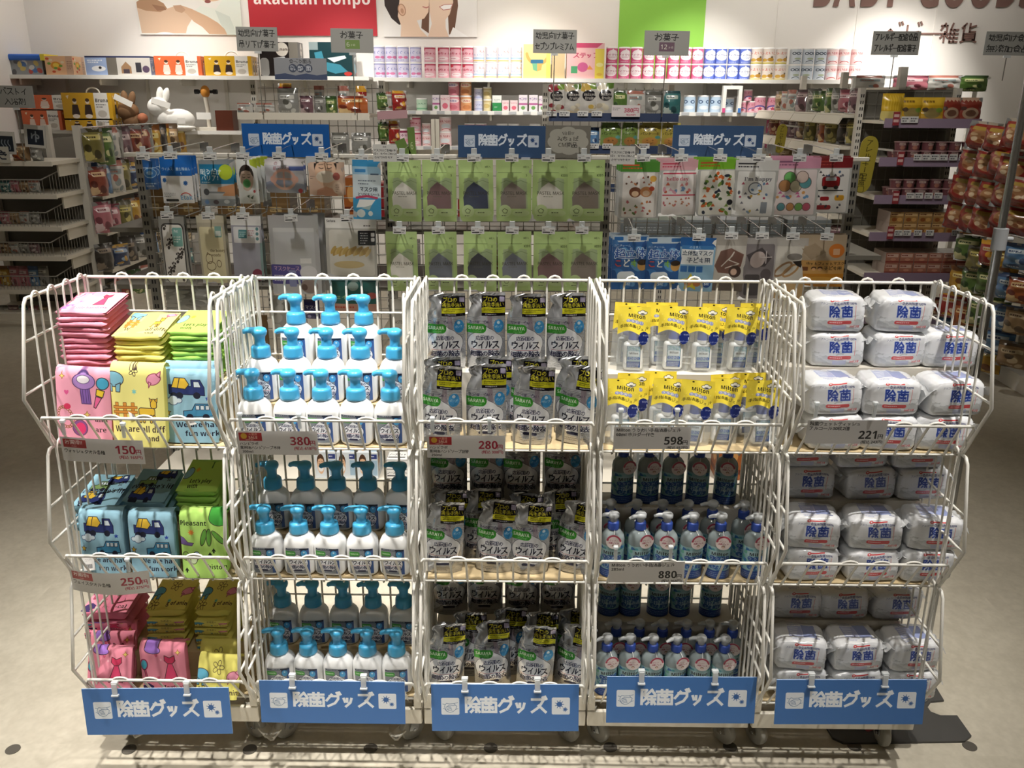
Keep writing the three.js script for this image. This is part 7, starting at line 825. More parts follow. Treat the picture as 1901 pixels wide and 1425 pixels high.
function bagAt(name, x0, y0, x1, y1, D, a, label, cat, o = {}) { // a bag standing or hanging, by pixel box
  const p = at(x0, y0, D), q = at(x1, y1, D), w = (q.x - p.x) / Math.max(0.35, Math.cos(o.ry || 0)), h = p.y - at(x0, y1, D).y; const m = solo(name, flatBag(w, h, o.bulge ?? 0.04, a, { seed: rnd() * 9, head: o.head ?? 0.05, crumple: o.crumple ?? 0.007, nu: 9, nv: 12 }), amat(a, o.fin || 'film'), label, cat, o.group); put(m, V((p.x + q.x) / 2, (o.y !== undefined ? o.y + h / 2 : (p.y + q.y) / 2), -D), (o.ry || 0) + rr(-0.08, 0.08), 0, o.rz || 0); return m;
}
// ---- topic boards on thin poles
function topic(x0, y0, x1, y1, D, lines, label, o = {}) {
  const A = art(320, 180, (g, w, h) => { fill(g, '#9a9a96', 0, 0, w, h); const big = lines.length === 1; lines.forEach((s, i) => jt(g, s, 160, big ? 20 : 18 + i * 82, 56, '#262626', { align: 'c', wt: 0.1, sx: Math.min(1, 286 / jwidth(g, s, 56)) })); if (o.badge) { fill(g, o.badgeCol, 108, 84, 108, 66); jt(g, o.badge, 116, 94, 44, '#d6d4c8', { weight: 'normal' }); jt(g, 'ヶ月', 122 + o.badge.length * 26, 114, 18, '#d6d4c8', { wt: 0.08 }); } });
  const { t, h } = boardSign('topic_board', x0, y0, x1, y1, D, A, label, 'paper', { rz: o.rz ?? -0.01, group: o.group }); const y = o.poleTo; part('clip', bx(0.04, 0.014, 0.012, 0, -h / 2 - 0.006, 0), M.frost, t); if (y) { const l = t.position.y - h / 2 - y; part('pole', cyl(0.003, l, 0, -h / 2 - l / 2, -0.004, 8), M.rackGrey, t); }
}
const SD = 5.6, snackTop = at(600, 213, SD).y;
topic(437, 50, 517, 95, SD - 0.05, ['幼児向け菓子', '吊り下げ菓子'], 'grey topic board reading two lines above the yogurt tablets shelf', { poleTo: snackTop }); topic(613, 53, 694, 98, SD - 0.05, ['お菓子'], 'grey topic board with green number 6 patch', { badge: '6', badgeCol: '#6d8a44', poleTo: snackTop });
topic(990, 55, 1070, 99, SD - 0.05, ['幼児向け菓子', 'セブンプレミアム'], 'grey topic board above the dried fruit pouches', { poleTo: snackTop }); topic(1197, 57, 1278, 103, SD - 0.05, ['お菓子'], 'grey topic board with purple number 12 patch', { badge: '12', badgeCol: '#6a5060', poleTo: snackTop });
topic(1622, 58, 1704, 102, 5.5, ['アレルギー配慮食品', 'アレルギー配慮菓子'], 'grey topic board above the yellow food packs', { poleTo: at(1655, 165, 5.5).y, rz: 0.0 }); topic(1832, 59, 1915, 103, 5.3, ['幼児向け食品', '無添加食品'], 'grey topic board above the red snack bags', { poleTo: at(1870, 150, 5.3).y });
topic(-12, 159, 66, 200, 6.0, ['バストイ', '入浴剤'], 'grey topic board above the bath toy baskets', { poleTo: at(20, 300, 6.0).y });
// ---- snack units
function unit(name, px0, px1, D, depth, shelves, topPy, label, o = {}) { // shelves: pixel rows of the front edges
  const t = thing(name, label, 'shelf unit'), p0 = at(px0, 250, D), p1 = at(px1, 250, D), w = p1.x - p0.x, top = at((px0 + px1) / 2, topPy, D + depth / 2).y; t.position.set(p0.x, 0, -D);
  for (const x of [0, w]) { part('upright', bx(0.035, top, 0.05, x, top / 2, -depth + 0.06), M.steel, t); const h = []; for (let y = 0.2; y < top - 0.03; y += 0.04) h.push(bx(0.006, 0.02, 0.002, x - 0.007, y, -depth + 0.086), bx(0.006, 0.02, 0.002, x + 0.007, y, -depth + 0.086)); part('slots', merge(h), M.black, t, 'dark slots in the post'); }
  if (!o.open) { const g = []; for (let x = 0.06; x < w; x += 0.06) g.push(seg(x, 0.1, -depth + 0.02, x, top - 0.02, -depth + 0.02, 0.0022, 4)); for (let y = 0.15; y < top; y += 0.08) g.push(seg(0, y, -depth + 0.023, w, y, -depth + 0.023, 0.0022, 4)); part('back_mesh', merge(g), M.wireGrey, t); if (o.shadePanel) part('back_panel', bx(w, top - 0.02, 0.012, w / 2, top / 2, -depth), M.rackGrey, t); }  // dark sheet added behind the mesh in place of shade between shelves
  const ys = shelves.map(([py, strip]) => { const y = at((px0 + px1) / 2, py, D).y; part('shelf_board', merge([bx(w - 0.03, 0.018, depth - 0.05, w / 2, y - 0.009, -depth / 2)]), M.ivory, t); part('shelf_edge', bx(w - 0.03, o.eh || 0.042, 0.008, w / 2, y - 0.012, 0.004), strip || M.ivory, t); if (o.lip) part('clear_lip', bx(w - 0.03, 0.06, 0.002, w / 2, y + 0.03, 0.006), M.clear, t, 'clear plastic lip'); return y; });
  part('base', bx(w, 0.12, depth - 0.04, w / 2, 0.06, -depth / 2), M.ivory, t);
  return ys;
}
const tagStrip = art(40, 20, (g) => { fill(g, '#d2d2d0', 0, 0, 40, 20); tiny(g, '#55555a', 4, 5, 30, 2, 7, 4); });
function tags(px, py, D, label, group, w = 0.065, h = 0.03, A = tagStrip) { const p = at(px, py, D); put(solo('shelf_price_tag', card(w, h, A, 0.002), amat(A, 'paper'), label, 'price tag', group), V(p.x, p.y, -D)); }
const navyStrip = mat('#2a3a5c', { roughness: 0.5 }), purpleStrip = mat('#8d7b90', { roughness: 0.55 }), pinkStrip = mat('#b08a90', { roughness: 0.55 });
{
  const ys = unit('snack_unit', 440, 692, SD, 0.5, [[212, M.ivory], [288, M.ivory], [360, M.ivory]], 148, 'ivory shelf unit with yogurt tablets, behind the mask rack', { lip: 1 });
  [[440, 470, 190, 'white'], [473, 510, 190, 'white'], [514, 556, 162, 'grey'], [556, 582, 176, 'mauve'], [582, 606, 176, 'grey'], [604, 626, 176, 'green'], [627, 683, 176, 'orange']].forEach(([a, b, y, k], i) => bagAt('snack_pouch', a, y, b, 210, SD + 0.06, gen(k, i % 3), `${hueName[k]} snack pouch, ${['first', 'second', 'third', 'fourth', 'fifth', 'sixth', 'seventh'][i]} along the yogurt tablet shelf`, 'pouch', { y: ys[0] }));
  [[516, 544, 152, 'red'], [582, 604, 156, 'white'], [626, 650, 156, 'white'], [660, 682, 156, 'red']].forEach(([a, b, y, k], i) => bagAt('snack_pouch', a, y, b, 208, SD + 0.25, gen(k, i), `${hueName[k]} topped pouch behind the front row, yogurt tablet shelf`, 'pouch', { y: ys[0], group: `${hueName[k]} topped pouches behind the front row` }));
  [[614, 650, 246, 'teal'], [652, 690, 246, 'green'], [470, 520, 240, 'tan'], [530, 590, 240, 'dark']].forEach(([a, b, y, k], i) => bagAt('snack_pouch', a, y, b, 287, SD + 0.08, gen('grey', i % 3), `grey baby food pouch on the lower yogurt shelf`, 'pouch', { y: ys[1], group: 'grey pouches on the lower yogurt shelf' }));
  const yo = art(300, 120, (g, w, h) => { fill(g, '#8f9298', 0, 0, w, h); jt(g, '食べる菌活', 150, 6, 24, '#2f3136', { align: 'c', wt: 0.09 }); for (const [i, c] of ['乳', '酸', '菌'].entries()) { ell(g, '#3a4358', 106 + i * 44, 56, 23, 23); jt(g, c, 91 + i * 44, 41, 30, '#c4c8d0', { wt: 0.1 }); } poly(g, '#3b4868', [[0, 92], [60, 84], [120, 96], [180, 84], [240, 94], [300, 86], [300, 120], [0, 120]]); });
  boardSign('header_board', 508, 108, 608, 148, SD - 0.02, yo, 'grey header board with round navy kanji and wavy edge', 'paper');
  // red and green bags hung beside the unit
  [[700, 172, 722, 204, 'green'], [716, 170, 734, 204, 'white'], [728, 168, 754, 206, 'red'], [702, 226, 722, 262, 'green'], [722, 224, 742, 266, 'red']].forEach(([a, y0, b, y1, k], i) => bagAt('candy_bag', a, y0, b, y1, SD + 0.2, gen(k, 1), `${hueName[k]} candy bag hung beside the yogurt unit, ${i < 3 ? 'upper' : 'lower'} row`, 'bag', { ry: 0.5, bulge: 0.06, crumple: 0.014 }));
  { const p = at(701, 216, SD + 0.1), q = at(756, 210, SD + 0.1); put(solo('side_strip', bx(q.x - p.x, 0.05, 0.02), pinkStrip, 'dusty pink price strip beside the yogurt unit', 'price strip'), V((p.x + q.x) / 2, (p.y + q.y) / 2, -SD - 0.1), 0, 0, 0.06); }
  const six = art(50, 110, (g, w, h) => { fill(g, '#5f7a38', 0, 0, w, h); jt(g, '6', 14, 50, 34, '#bcc89a', { weight: 'normal' }); }); boardSign('leaf_tag', 757, 236, 772, 292, 2.985, six, 'long green tag with number 6', 'paper', { rz: 0.05 }); boardSign('leaf_tag', 738, 258, 758, 290, 2.985, sw('#5f7a38'), 'plain green curled tag beside the number 6 tag', 'paper', { rz: 0.4 });
  for (const [px, w] of [[804, 12], [812, 12]]) { const p = at(px, 230, 5.0); put(solo('aisle_post', bx(0.02, 1.5, 0.03), M.ivory, 'slim ivory post between the snack units', 'post', 'twin slim posts'), V(p.x, 0.75, -5.0)); }
}
{
  const ys = unit('snack_unit', 1014, 1262, SD, 0.5, [[214, navyStrip], [274, navyStrip], [345, navyStrip]], 156, 'ivory shelf unit with dried fruit pouches and pancake bags', { lip: 1, eh: 0.05 });
  const fruit = (c, i) => art(70, 120, (g, w, h) => { fill(g, '#c9c6c0', 0, 0, w, h); ell(g, c, 20, 14, 26, 18); ell(g, ['#7a9a3c', '#5a7a30'][i % 2], 56, 10, 18, 12); ell(g, '#16141a', 36, 46, 26, 20); jt(g, 'mixed', 16, 34, 14, '#d8d4cc', { face: 'serif' }); jt(g, 'fruits', 20, 48, 14, '#d8d4cc', { face: 'serif' }); for (let k = 0; k < 7; k++) ell(g, [c, '#d8d0bc', '#b8ae98'][k % 3], 10 + hash(k, i, 2) * 54, 82 + hash(k, i, 5) * 34, 11, 8); });
  ['#8a2430', '#c8b898', '#c8a850', '#d8d0b8'].forEach((c, i) => bagAt('fruit_pouch', 1018 + i * 30, 148 - i, 1048 + i * 30, 205, SD + 0.06, fruit(c, i), `white dried fruit pouch with black badge and ${['dark red', 'cream', 'golden', 'ivory'][i]} fruit`, 'pouch', { y: ys[0] }));
  [['green', 1140, 1163], ['white', 1165, 1196], ['grey', 1199, 1231], ['teal', 1234, 1262]].forEach(([k, a, b], i) => bagAt('snack_pouch', a, 160, b, 206, SD + 0.05, gen(k, i % 3), `${hueName[k]} baby snack pouch beside the dried fruit pouches`, 'pouch', { y: ys[0] }));
  const pan = art(90, 130, (g, w, h) => { fill(g, '#b0a04a', 0, 0, w, h); fill(g, '#c8bc6a', 0, 0, w, 16); jt(g, 'お米', 45, 20, 26, '#2f2a14', { align: 'c', wt: 0.11 }); jt(g, 'パンケーキ', 45, 50, 15, '#2f2a14', { align: 'c', wt: 0.11 }); ell(g, '#c08a44', 45, 98, 32, 22); ell(g, '#8a5a28', 34, 92, 4, 4); ell(g, '#8a5a28', 56, 92, 4, 4); g.strokeStyle = '#8a5a28'; g.lineWidth = 3; g.beginPath(); g.arc(45, 98, 12, 0.3, PI - 0.3); g.stroke(); ell(g, '#5f9a94', 76, 76, 11, 9); }), panG = art(90, 130, (g, w, h) => { fill(g, '#77904a', 0, 0, w, h); jt(g, 'お米', 45, 20, 26, '#20280f', { align: 'c', wt: 0.11 }); jt(g, 'パンケーキ', 45, 50, 15, '#20280f', { align: 'c', wt: 0.11 }); ell(g, '#b0783a', 45, 98, 32, 22); ell(g, '#5f9a94', 76, 76, 11, 9); ell(g, '#6a4420', 36, 94, 4, 4); ell(g, '#6a4420', 54, 94, 4, 4); });
  [[1116, 1152, panG], [1156, 1183, panG], [1188, 1226, pan], [1230, 1262, pan]].forEach(([a, b, A], i) => bagAt('pancake_bag', a, 216, b, 262, SD + 0.06, A, `${A === pan ? 'yellow' : 'green'} rice pancake bag, ${i % 2 ? 'narrower' : 'wider'} of its pair`, 'bag', { y: ys[1] }));
  [[1040, 1062], [1064, 1086], [1090, 1112]].forEach(([a, b]) => bagAt('snack_pouch', a, 226, b, 262, SD + 0.08, gen('sky', 1), 'sky blue cocoa snack pouch beside the pancake bags', 'pouch', { y: ys[1], group: 'sky blue cocoa pouches' }));
  const p380 = art(150, 60, (g, w, h) => { fill(g, '#d6cfd0', 0, 0, w, h); jt(g, '380円', 64, 12, 28, '#a8304a', { wt: 0.1 }); jt(g, '税込418円', 78, 44, 10, '#a8304a', { wt: 0.1 }); tiny(g, '#6a6a6c', 6, 14, 40, 2, 9, 3); }); { const p = at(1162, 206, SD - 0.03); put(solo('price_card', card(0.175, 0.068, p380, 0.002), amat(p380, 'gloss'), 'red 380 yen price card on the dried fruit shelf', 'price card'), V(p.x, p.y, -SD + 0.03)); }
  for (const px of [1024, 1048, 1082, 1108]) tags(px, 211, SD - 0.02, 'small white price tag under the dried fruit pouches', 'price tags under the dried fruit pouches'); for (const px of [1102, 1128, 1196]) tags(px, 271, SD - 0.02, 'small white price tag under the pancake bags', 'price tags under the pancake bags');
}
// ---- left block: end baskets and the aisle side with hung packs
{
  const D = 6.1, X1 = at(112, 400, D).x, X0 = at(-70, 400, D).x, w = X1 - X0, rows = [300, 361, 421, 476, 538, 594].map((py) => at(50, py, D).y);
  const t = thing('bath_toy_unit', 'ivory end unit with wire baskets of bath toys', 'shelf unit'); t.position.set(X0, 0, -D); const top = at(100, 236, D).y;
  for (const x of [0.02, w]) part('upright', bx(0.05, top, 0.06, x, top / 2, -0.42), M.steel, t);
  rows.forEach((y, i) => { part('shelf_board', bx(w, 0.025, 0.42, w / 2, y - 0.012, -0.21), M.ivory, t); part('shelf_edge', bx(w, 0.032, 0.01, w / 2, y - 0.014, 0.004), M.ivory, t); part('side_bracket', merge([bx(0.012, 0.1, 0.3, w - 0.03, y - 0.06, -0.27)]), M.ivory, t); if (i > 0 && i < 5) { const g = [tube([V(0.02, y + 0.1, 0), V(w - 0.1, y + 0.1, 0), V(w - 0.04, y + 0.16, -0.2), V(w - 0.04, y + 0.18, -0.38)], 0.004, 5)]; for (let k = 0; k < 24; k++) g.push(seg(0.03 + k * (w - 0.12) / 23, y, 0.0, 0.03 + k * (w - 0.12) / 23, y + 0.1, 0, 0.0018, 4)); for (let k = 0; k < 10; k++) g.push(seg(w - 0.035, y, -0.04 * k, w - 0.035, y + 0.14, -0.04 * k, 0.0018, 4)); part('wire_basket', merge(g), M.wireGrey, t); } });
  part('base', bx(w, 0.1, 0.42, w / 2, 0.05, -0.21), M.ivory, t); part('back_panel', bx(w, rows[0], 0.02, w / 2, rows[0] / 2, -0.44), M.rackGrey, t);
  const ks = ['white', 'grey', 'mauve', 'teal', 'pinkP', 'tan'];
  rows.forEach((y, i) => { if (!i) return; [-26, -8, 10, 28, 46, 64, 82].forEach((px, j) => { const k = i === 4 ? ['yellow', 'red', 'yellow', 'pinkP', 'pinkP', 'sky', 'grey'][j] : ks[(i + j) % 6]; if (i < 4 && j > 5) return; const ph = at(px, [0, 361, 421, 476, 538, 594][i], D + 0.15); bagAt('bath_toy_pack', px - 13, [0, 334, 394, 452, 498, 572][i], px + 13, [0, 357, 418, 473, 535, 591][i], D + 0.14, gen(k, j % 3), `${hueName[k]} bath toy pack in the ${['', 'first', 'second', 'third', 'fourth', 'fifth'][i]} row of end baskets`, 'toy pack', { y, group: `${hueName[k]} packs, row ${['', 'one', 'two', 'three', 'four', 'five'][i]} of the end baskets` }); }); });
  // little hot-spring banners and toys on the highest shelf
  const ban = (txt, c) => art(90, 90, (g, w, h) => { fill(g, '#c9c7c0', 0, 0, w, h); fill(g, '#1c2430', 14, 18, 66, 60); if (txt) jt(g, txt, 26, 26, 42, '#8f98a0', { wt: 0.14 }); else { g.strokeStyle = '#8f98a0'; g.lineWidth = 4; for (let i = 0; i < 3; i++) { g.beginPath(); g.moveTo(32 + i * 14, 34); g.quadraticCurveTo(24 + i * 14, 46, 34 + i * 14, 54); g.quadraticCurveTo(40 + i * 14, 62, 34 + i * 14, 70); g.stroke(); } } });
  boardSign('bath_banner', 42, 232, 88, 274, D + 0.05, ban('ゆ'), 'white banner card with a black square and one round kana', 'paper', { rz: -0.08 }); boardSign('bath_banner', -12, 244, 32, 286, D + 0.02, ban(''), 'white banner card with black square and steam marks', 'paper', { rz: -0.04 });
  const ki = art(60, 80, (g, w, h) => { fill(g, '#c4c2b8', 0, 0, w, h); jt(g, 'き', 8, 20, 44, '#262c3a', { wt: 0.15 }); }); boardSign('round_card', -8, 272, 20, 302, D - 0.02, ki, 'pale round-topped card with one dark kana', 'paper');
  [[22, 48, 276, 'orange'], [30, 58, 268, 'tan'], [56, 82, 272, 'grey']].forEach(([a, b, y, k], i) => bagAt('bath_toy_pack', a, y, b, 300, D + 0.1, gen(k, i), `${hueName[k]} bath toy pack on the highest end shelf`, 'toy pack', { y: rows[0], bulge: 0.08 }));
  // aisle side
  const s = thing('bath_toy_aisle_unit', 'ivory aisle shelf unit with hung bath toy packs', 'shelf unit'), Xs = X1 + 0.02; s.position.set(Xs, 0, -D - 0.48);
  const len = 1.75, lv = [376, 448, 522, 592].map((py) => at(122, py, D).y); lv.forEach((y) => { part('shelf_board', bx(0.36, 0.022, len, -0.12, y - 0.011, -len / 2), M.ivory, s); part('shelf_edge', bx(0.01, 0.04, len, 0.062, y - 0.012, -len / 2), M.ivory, s); });
  part('back_panel', bx(0.02, top - 0.1, len, -0.32, top / 2 - 0.05, -len / 2), M.rackGrey, s); for (const z of [-0.03, -0.9, -1.7]) part('upright', bx(0.04, top, 0.05, -0.29, top / 2, z), M.steel, s); part('hook_bar', seg(-0.05, top - 0.02, 0, -0.05, top - 0.02, -len, 0.006, 6), M.chrome, s); part('base', bx(0.36, 0.1, len, -0.12, 0.05, -len / 2), M.ivory, s);
  const row = (y, h, ks2, nm, ground) => ks2.forEach((k, j) => { const d = D + 0.42 + j * len / ks2.length, hh = h * rr(0.85, 1.1), m = solo('hung_toy_pack', flatBag(0.15, hh, 0.07, gen(k, j % 3), { seed: j, head: 0.12, crumple: 0.012, nu: 7, nv: 9 }), amat(gen(k, j % 3), 'film'), `${hueName[k]} bath toy pack, ${nm}`, 'toy pack', `${hueName[k]} packs, ${nm}`); put(m, V(Xs + 0.07 + rr(-0.03, 0.03), y + (ground ? hh / 2 : -hh / 2), -d), 0.9 + rr(-0.2, 0.2)); });
  row(top - 0.02, 0.26, ['olive', 'green', 'white', 'grey', 'mauve', 'rust', 'rust', 'grey', 'yellow', 'dark', 'yellow', 'tan', 'yellow'], 'high hooks of the aisle side'); row(lv[0], 0.23, ['rust', 'sky', 'white', 'olive', 'navy', 'dark', 'grey', 'teal', 'rust', 'red', 'tan', 'mauve'], 'upper aisle shelf', true); row(lv[1], 0.22, ['pinkP', 'pinkP', 'olive', 'yellow', 'red', 'mauve', 'tan', 'dark', 'tan', 'mauve', 'grey'], 'second aisle shelf', true); row(lv[2], 0.2, ['dark', 'navy', 'dark', 'grey', 'sky', 'tan', 'tan', 'rust', 'tan'], 'third aisle shelf', true); row(lv[3], 0.2, ['dark', 'rust', 'green', 'white', 'red', 'grey', 'white', 'teal'], 'lowest aisle shelf', true);
}
// ---- right block: end shelves with food packs, aisle side behind
{
  const D = 5.5, pys = [225, 297, 367, 436, 511, 590], ys = unit('food_unit', 1634, 1822, D, 0.45, pys.map((p) => [p, purpleStrip]), 163, 'ivory end shelf unit of baby food with purple price strips', { eh: 0.055, shadePanel: 1 });
  const yel = art(80, 100, (g, w, h) => { fill(g, '#c49a20', 0, 0, w, h); fill(g, '#d8b030', 0, 0, w, 34); tiny(g, '#7a5a18', 8, 14, 62, 1, 10, 9); ell(g, '#8a7a4a', 40, 66, 28, 22); ell(g, '#6a8a34', 62, 54, 12, 10); ell(g, '#4a3a2a', 16, 52, 9, 9); }), yelBack = art(70, 130, (g, w, h) => { fill(g, '#c8a224', 0, 0, w, h); for (let i = 0; i < 8; i++) fill(g, '#d8b840', 6 + i * 8, 10, 3, 70); fill(g, '#d8c87a', 0, 84, w, 46); }), redP = art(80, 100, (g, w, h) => { fill(g, '#8a3428', 0, 0, w, h); fill(g, '#c8a890', 0, 0, w, 20); for (let i = 0; i < 6; i++) poly(g, '#8a3428', [[i * 14, 20], [i * 14 + 7, 10], [i * 14 + 14, 20]]); ell(g, '#a89078', 40, 66, 28, 24); ell(g, '#6a4a3a', 40, 66, 18, 14); ell(g, '#4a2a24', 14, 46, 9, 8); });
  bagAt('food_pack', 1640, 165, 1674, 216, D + 0.08, yelBack, 'plain yellow food bag at the post end of the top shelf', 'food pack', { y: ys[0], bulge: 0.06 });
  [[1676, 1712, yel], [1714, 1750, yel], [1752, 1783, redP], [1786, 1820, redP]].forEach(([a, b, A], i) => bagAt('food_pack', a, 166, b, 210, D + 0.1, A, `${A === yel ? 'yellow' : 'dark red'} food pack, ${i % 2 ? 'second' : 'first'} of its colour on the top shelf`, 'food pack', { y: ys[0], bulge: 0.04 }));
  const cupA = art(120, 60, (g, w, h) => { fill(g, '#6a3f44', 0, 0, w, h); for (const x of [60]) { fill(g, '#b8a098', x - 22, 8, 44, 16); ell(g, '#9a6a5a', x, 40, 18, 14); tiny(g, '#4a2a2c', x - 18, 13, 34, 1, 5, 5); } }), cg = (() => { const r = 0.038, h = 0.05; const wall = uvTo(wrap(r, 0, h, 16, 2, 1, (v) => 0.82 + 0.18 * v), cupA), lid = uvTo(lathe([[r, h - 0.003], [r * 1.08, h - 0.003], [r * 1.06, h + 0.003], [0, h + 0.004]], 16), sw('#9a7a7a')); return { wall, lid }; })();
  const cup = (px, y, D2, label, group) => { const t = thing('food_cup', label, 'food cup', group); part('cup', cg.wall, amat(cupA, 'gloss'), t); part('lid', cg.lid, amat(sw('#9a7a7a'), 'film'), t, 'pale foil lid'); put(t, V(at(px, 270, D2).x, y, -D2), rr(-0.3, 0.3)); };
  for (const [k, nm] of [[1, 'second'], [2, 'third']]) for (const L of [0, 1]) for (const px of [1672, 1697, 1722, 1748, 1772, 1797]) { if (k === 2 && px > 1780) continue; cup(px, ys[k] + L * 0.054, D + 0.06 + L * 0.02, `small brown baby food cup, ${L ? 'upper' : 'lower'} layer of the ${nm} shelf`, `food cups, ${L ? 'upper' : 'lower'} layer of the ${nm} shelf`); }
  for (const [k, nm] of [[1, 'second'], [2, 'third']]) for (const px of [1660, 1685, 1710, 1736, 1760, 1786]) cup(px, ys[k], D + 0.17, `small brown baby food cup at the back of the ${nm} shelf`, `food cups at the back of the ${nm} shelf`);
  const bxA = art(90, 70, (g, w, h) => { fill(g, '#a07a48', 0, 0, w, h); fill(g, '#c8a878', 6, 6, 78, 20); tiny(g, '#6a3a20', 10, 12, 70, 1, 8, 8); ell(g, '#8a5028', 30, 48, 16, 12); ell(g, '#c89a5a', 64, 48, 16, 12); }), bxB = art(90, 70, (g, w, h) => { fill(g, '#a8705c', 0, 0, w, h); fill(g, '#d0b0a0', 8, 8, 72, 22); tiny(g, '#7a2c28', 12, 14, 62, 1, 8, 8); fill(g, '#8a4038', 0, 54, w, 10); ell(g, '#c89078', 50, 44, 18, 8); }), sideB = sw('#a89a92');
  for (const [k, A, nm, col] of [[3, bxA, 'fourth', 'tan'], [4, bxB, 'fifth', 'dusty pink']]) for (const L of [0, 1]) for (let j = 0; j < 6; j++) { const x0 = 1650 + j * 26.5 - (k === 4 ? 8 : 0), p = at(x0, pys[k], D + 0.02), q = at(x0 + 26, pys[k], D + 0.02), wv = q.x - p.x, h = 0.068; put(solo('food_box', carton(wv * 0.98, h, 0.2, { front: A, side: sideB, top: sideB }), amat(A, 'gloss'), `${col} baby food box, ${L ? 'upper' : 'lower'} layer of the ${nm} shelf`, 'food box', `${col} boxes, ${L ? 'upper' : 'lower'} layer`), V((p.x + q.x) / 2, ys[k] + L * (h + 0.001), -D - 0.14)); }
  for (let j = 0; j < 6; j++) { const px = 1640 + j * 28; bagAt('food_pack', px, 556, px + 27, 588, D + 0.1, gen(['rust', 'tan', 'mauve'][j % 3], j % 3), `${hueName[['rust', 'tan', 'mauve'][j % 3]]} food pack on the low sixth shelf`, 'food pack', { y: ys[5], group: `${hueName[['rust', 'tan', 'mauve'][j % 3]]} packs on the sixth shelf` }); }
  [[1681, 222], [1697, 222], [1704, 292], [1720, 292], [1736, 292], [1752, 292], [1770, 292], [1788, 292], [1690, 363], [1706, 363], [1724, 363], [1742, 363], [1668, 432], [1684, 432], [1704, 432], [1726, 432], [1774, 432]].forEach(([px, py]) => tags(px, py, D - 0.02, `small white price tag on the purple strip of the ${py < 240 ? 'first' : py < 310 ? 'second' : py < 380 ? 'third' : 'fourth'} food shelf`, `price tags, ${py < 240 ? 'first' : py < 310 ? 'second' : py < 380 ? 'third' : 'fourth'} food shelf`, 0.05, 0.036));
  const redTag = art(30, 50, (g, w, h) => { fill(g, '#8a2c34', 0, 0, w, h); fill(g, '#c8a8a4', 4, 10, 22, 10); fill(g, '#c8a8a4', 4, 28, 22, 10); }); for (const [px, py] of [[1664, 220], [1672, 294], [1663, 366], [1653, 432]]) tags(px, py, D - 0.025, `dark red tag at the end of the ${py < 240 ? 'first' : py < 310 ? 'second' : py < 380 ? 'third' : 'fourth'} purple strip`, undefined, 0.04, 0.08, redTag);
  // aisle side running back
  const X = at(1622, 300, D).x, s = thing('food_aisle_unit', 'ivory aisle shelf unit of pouches and bottles running back', 'shelf unit'), len = 2.15; s.position.set(X - 0.02, 0, -D - 0.47); const lv = [at(1630, 214, D + 0.2), at(1612, 276, D + 0.2), at(1604, 345, D + 0.2), at(1603, 411, D + 0.2), at(1599, 467, D + 0.2), at(1596, 530, D + 0.2)].map((p) => p.y);
  lv.forEach((y) => { part('shelf_board', bx(0.4, 0.02, len, 0.16, y - 0.01, -len / 2), M.ivory, s); for (let k = 0; k < 4; k++) part('shelf_edge', tr(bx(0.012, 0.075, len / 4 - 0.015).rotateZ(-0.5), -0.045, y - 0.028, -len / 8 - k * len / 4), M.ivory, s); }); part('back_panel', bx(0.02, 1.7, len, 0.37, 0.85, -len / 2), M.ivory, s); part('base', bx(0.4, 0.1, len, 0.16, 0.05, -len / 2), M.ivory, s); for (const z of [-0.03, -1.1, -2.12]) part('upright', bx(0.045, 1.82, 0.05, 0.33, 0.91, z), M.steel, s);
  const rw = (y, h, ks2, nm, w = 0.12) => ks2.forEach((k, j) => { const d = D + 0.56 + j * (len - 0.15) / ks2.length, m = solo('pouch_pack', flatBag(w, h * rr(0.85, 1.1), 0.06, gen(k, j % 3), { seed: j, head: 0.08, crumple: 0.01, nu: 5, nv: 6 }), amat(gen(k, j % 3), 'film'), `${hueName[k]} food pouch, ${nm}`, 'food pouch', `${hueName[k]} pouches, ${nm}`); put(m, V(X + 0.03 + rr(0, 0.05), y + h / 2, -d), -0.9 + rr(-0.2, 0.2)); });
  rw(lv[0], 0.17, ['mauve', 'pinkP', 'grey', 'green', 'green', 'grey', 'mauve', 'grey', 'white', 'white', 'tan'], 'top aisle shelf'); rw(lv[1], 0.18, ['olive', 'dark', 'olive', 'orange', 'tan', 'olive', 'tan', 'mauve', 'mauve', 'mauve', 'rust', 'rust'], 'second aisle shelf'); rw(lv[2], 0.17, ['grey', 'white', 'grey', 'mauve', 'grey', 'tan', 'white'], 'third aisle shelf'); rw(lv[3], 0.16, ['white', 'grey', 'dark', 'white', 'tan', 'grey', 'mauve'], 'fourth aisle shelf'); rw(lv[4], 0.13, ['mauve', 'pinkP', 'mauve', 'grey', 'white', 'grey'], 'fifth aisle shelf'); rw(lv[5], 0.15, ['green', 'grey', 'dark', 'green', 'tan'], 'sixth aisle shelf');
  const al = art(70, 260, (g, w, h) => { fill(g, '#a89a38', 0, 0, w, h); [...'アレルギ'].forEach((c, i) => jt(g, c, 20, 18 + i * 30, 28, '#3a3412', { wt: 0.09 })); fill(g, '#3a3412', 33, 140, 3, 24); jt(g, '配', 20, 168, 28, '#3a3412', { wt: 0.09 }); jt(g, '慮', 20, 196, 28, '#3a3412', { wt: 0.09 }); rrect(g, null, 22, 228, 24, 28, 6, '#3a3412', 2); });
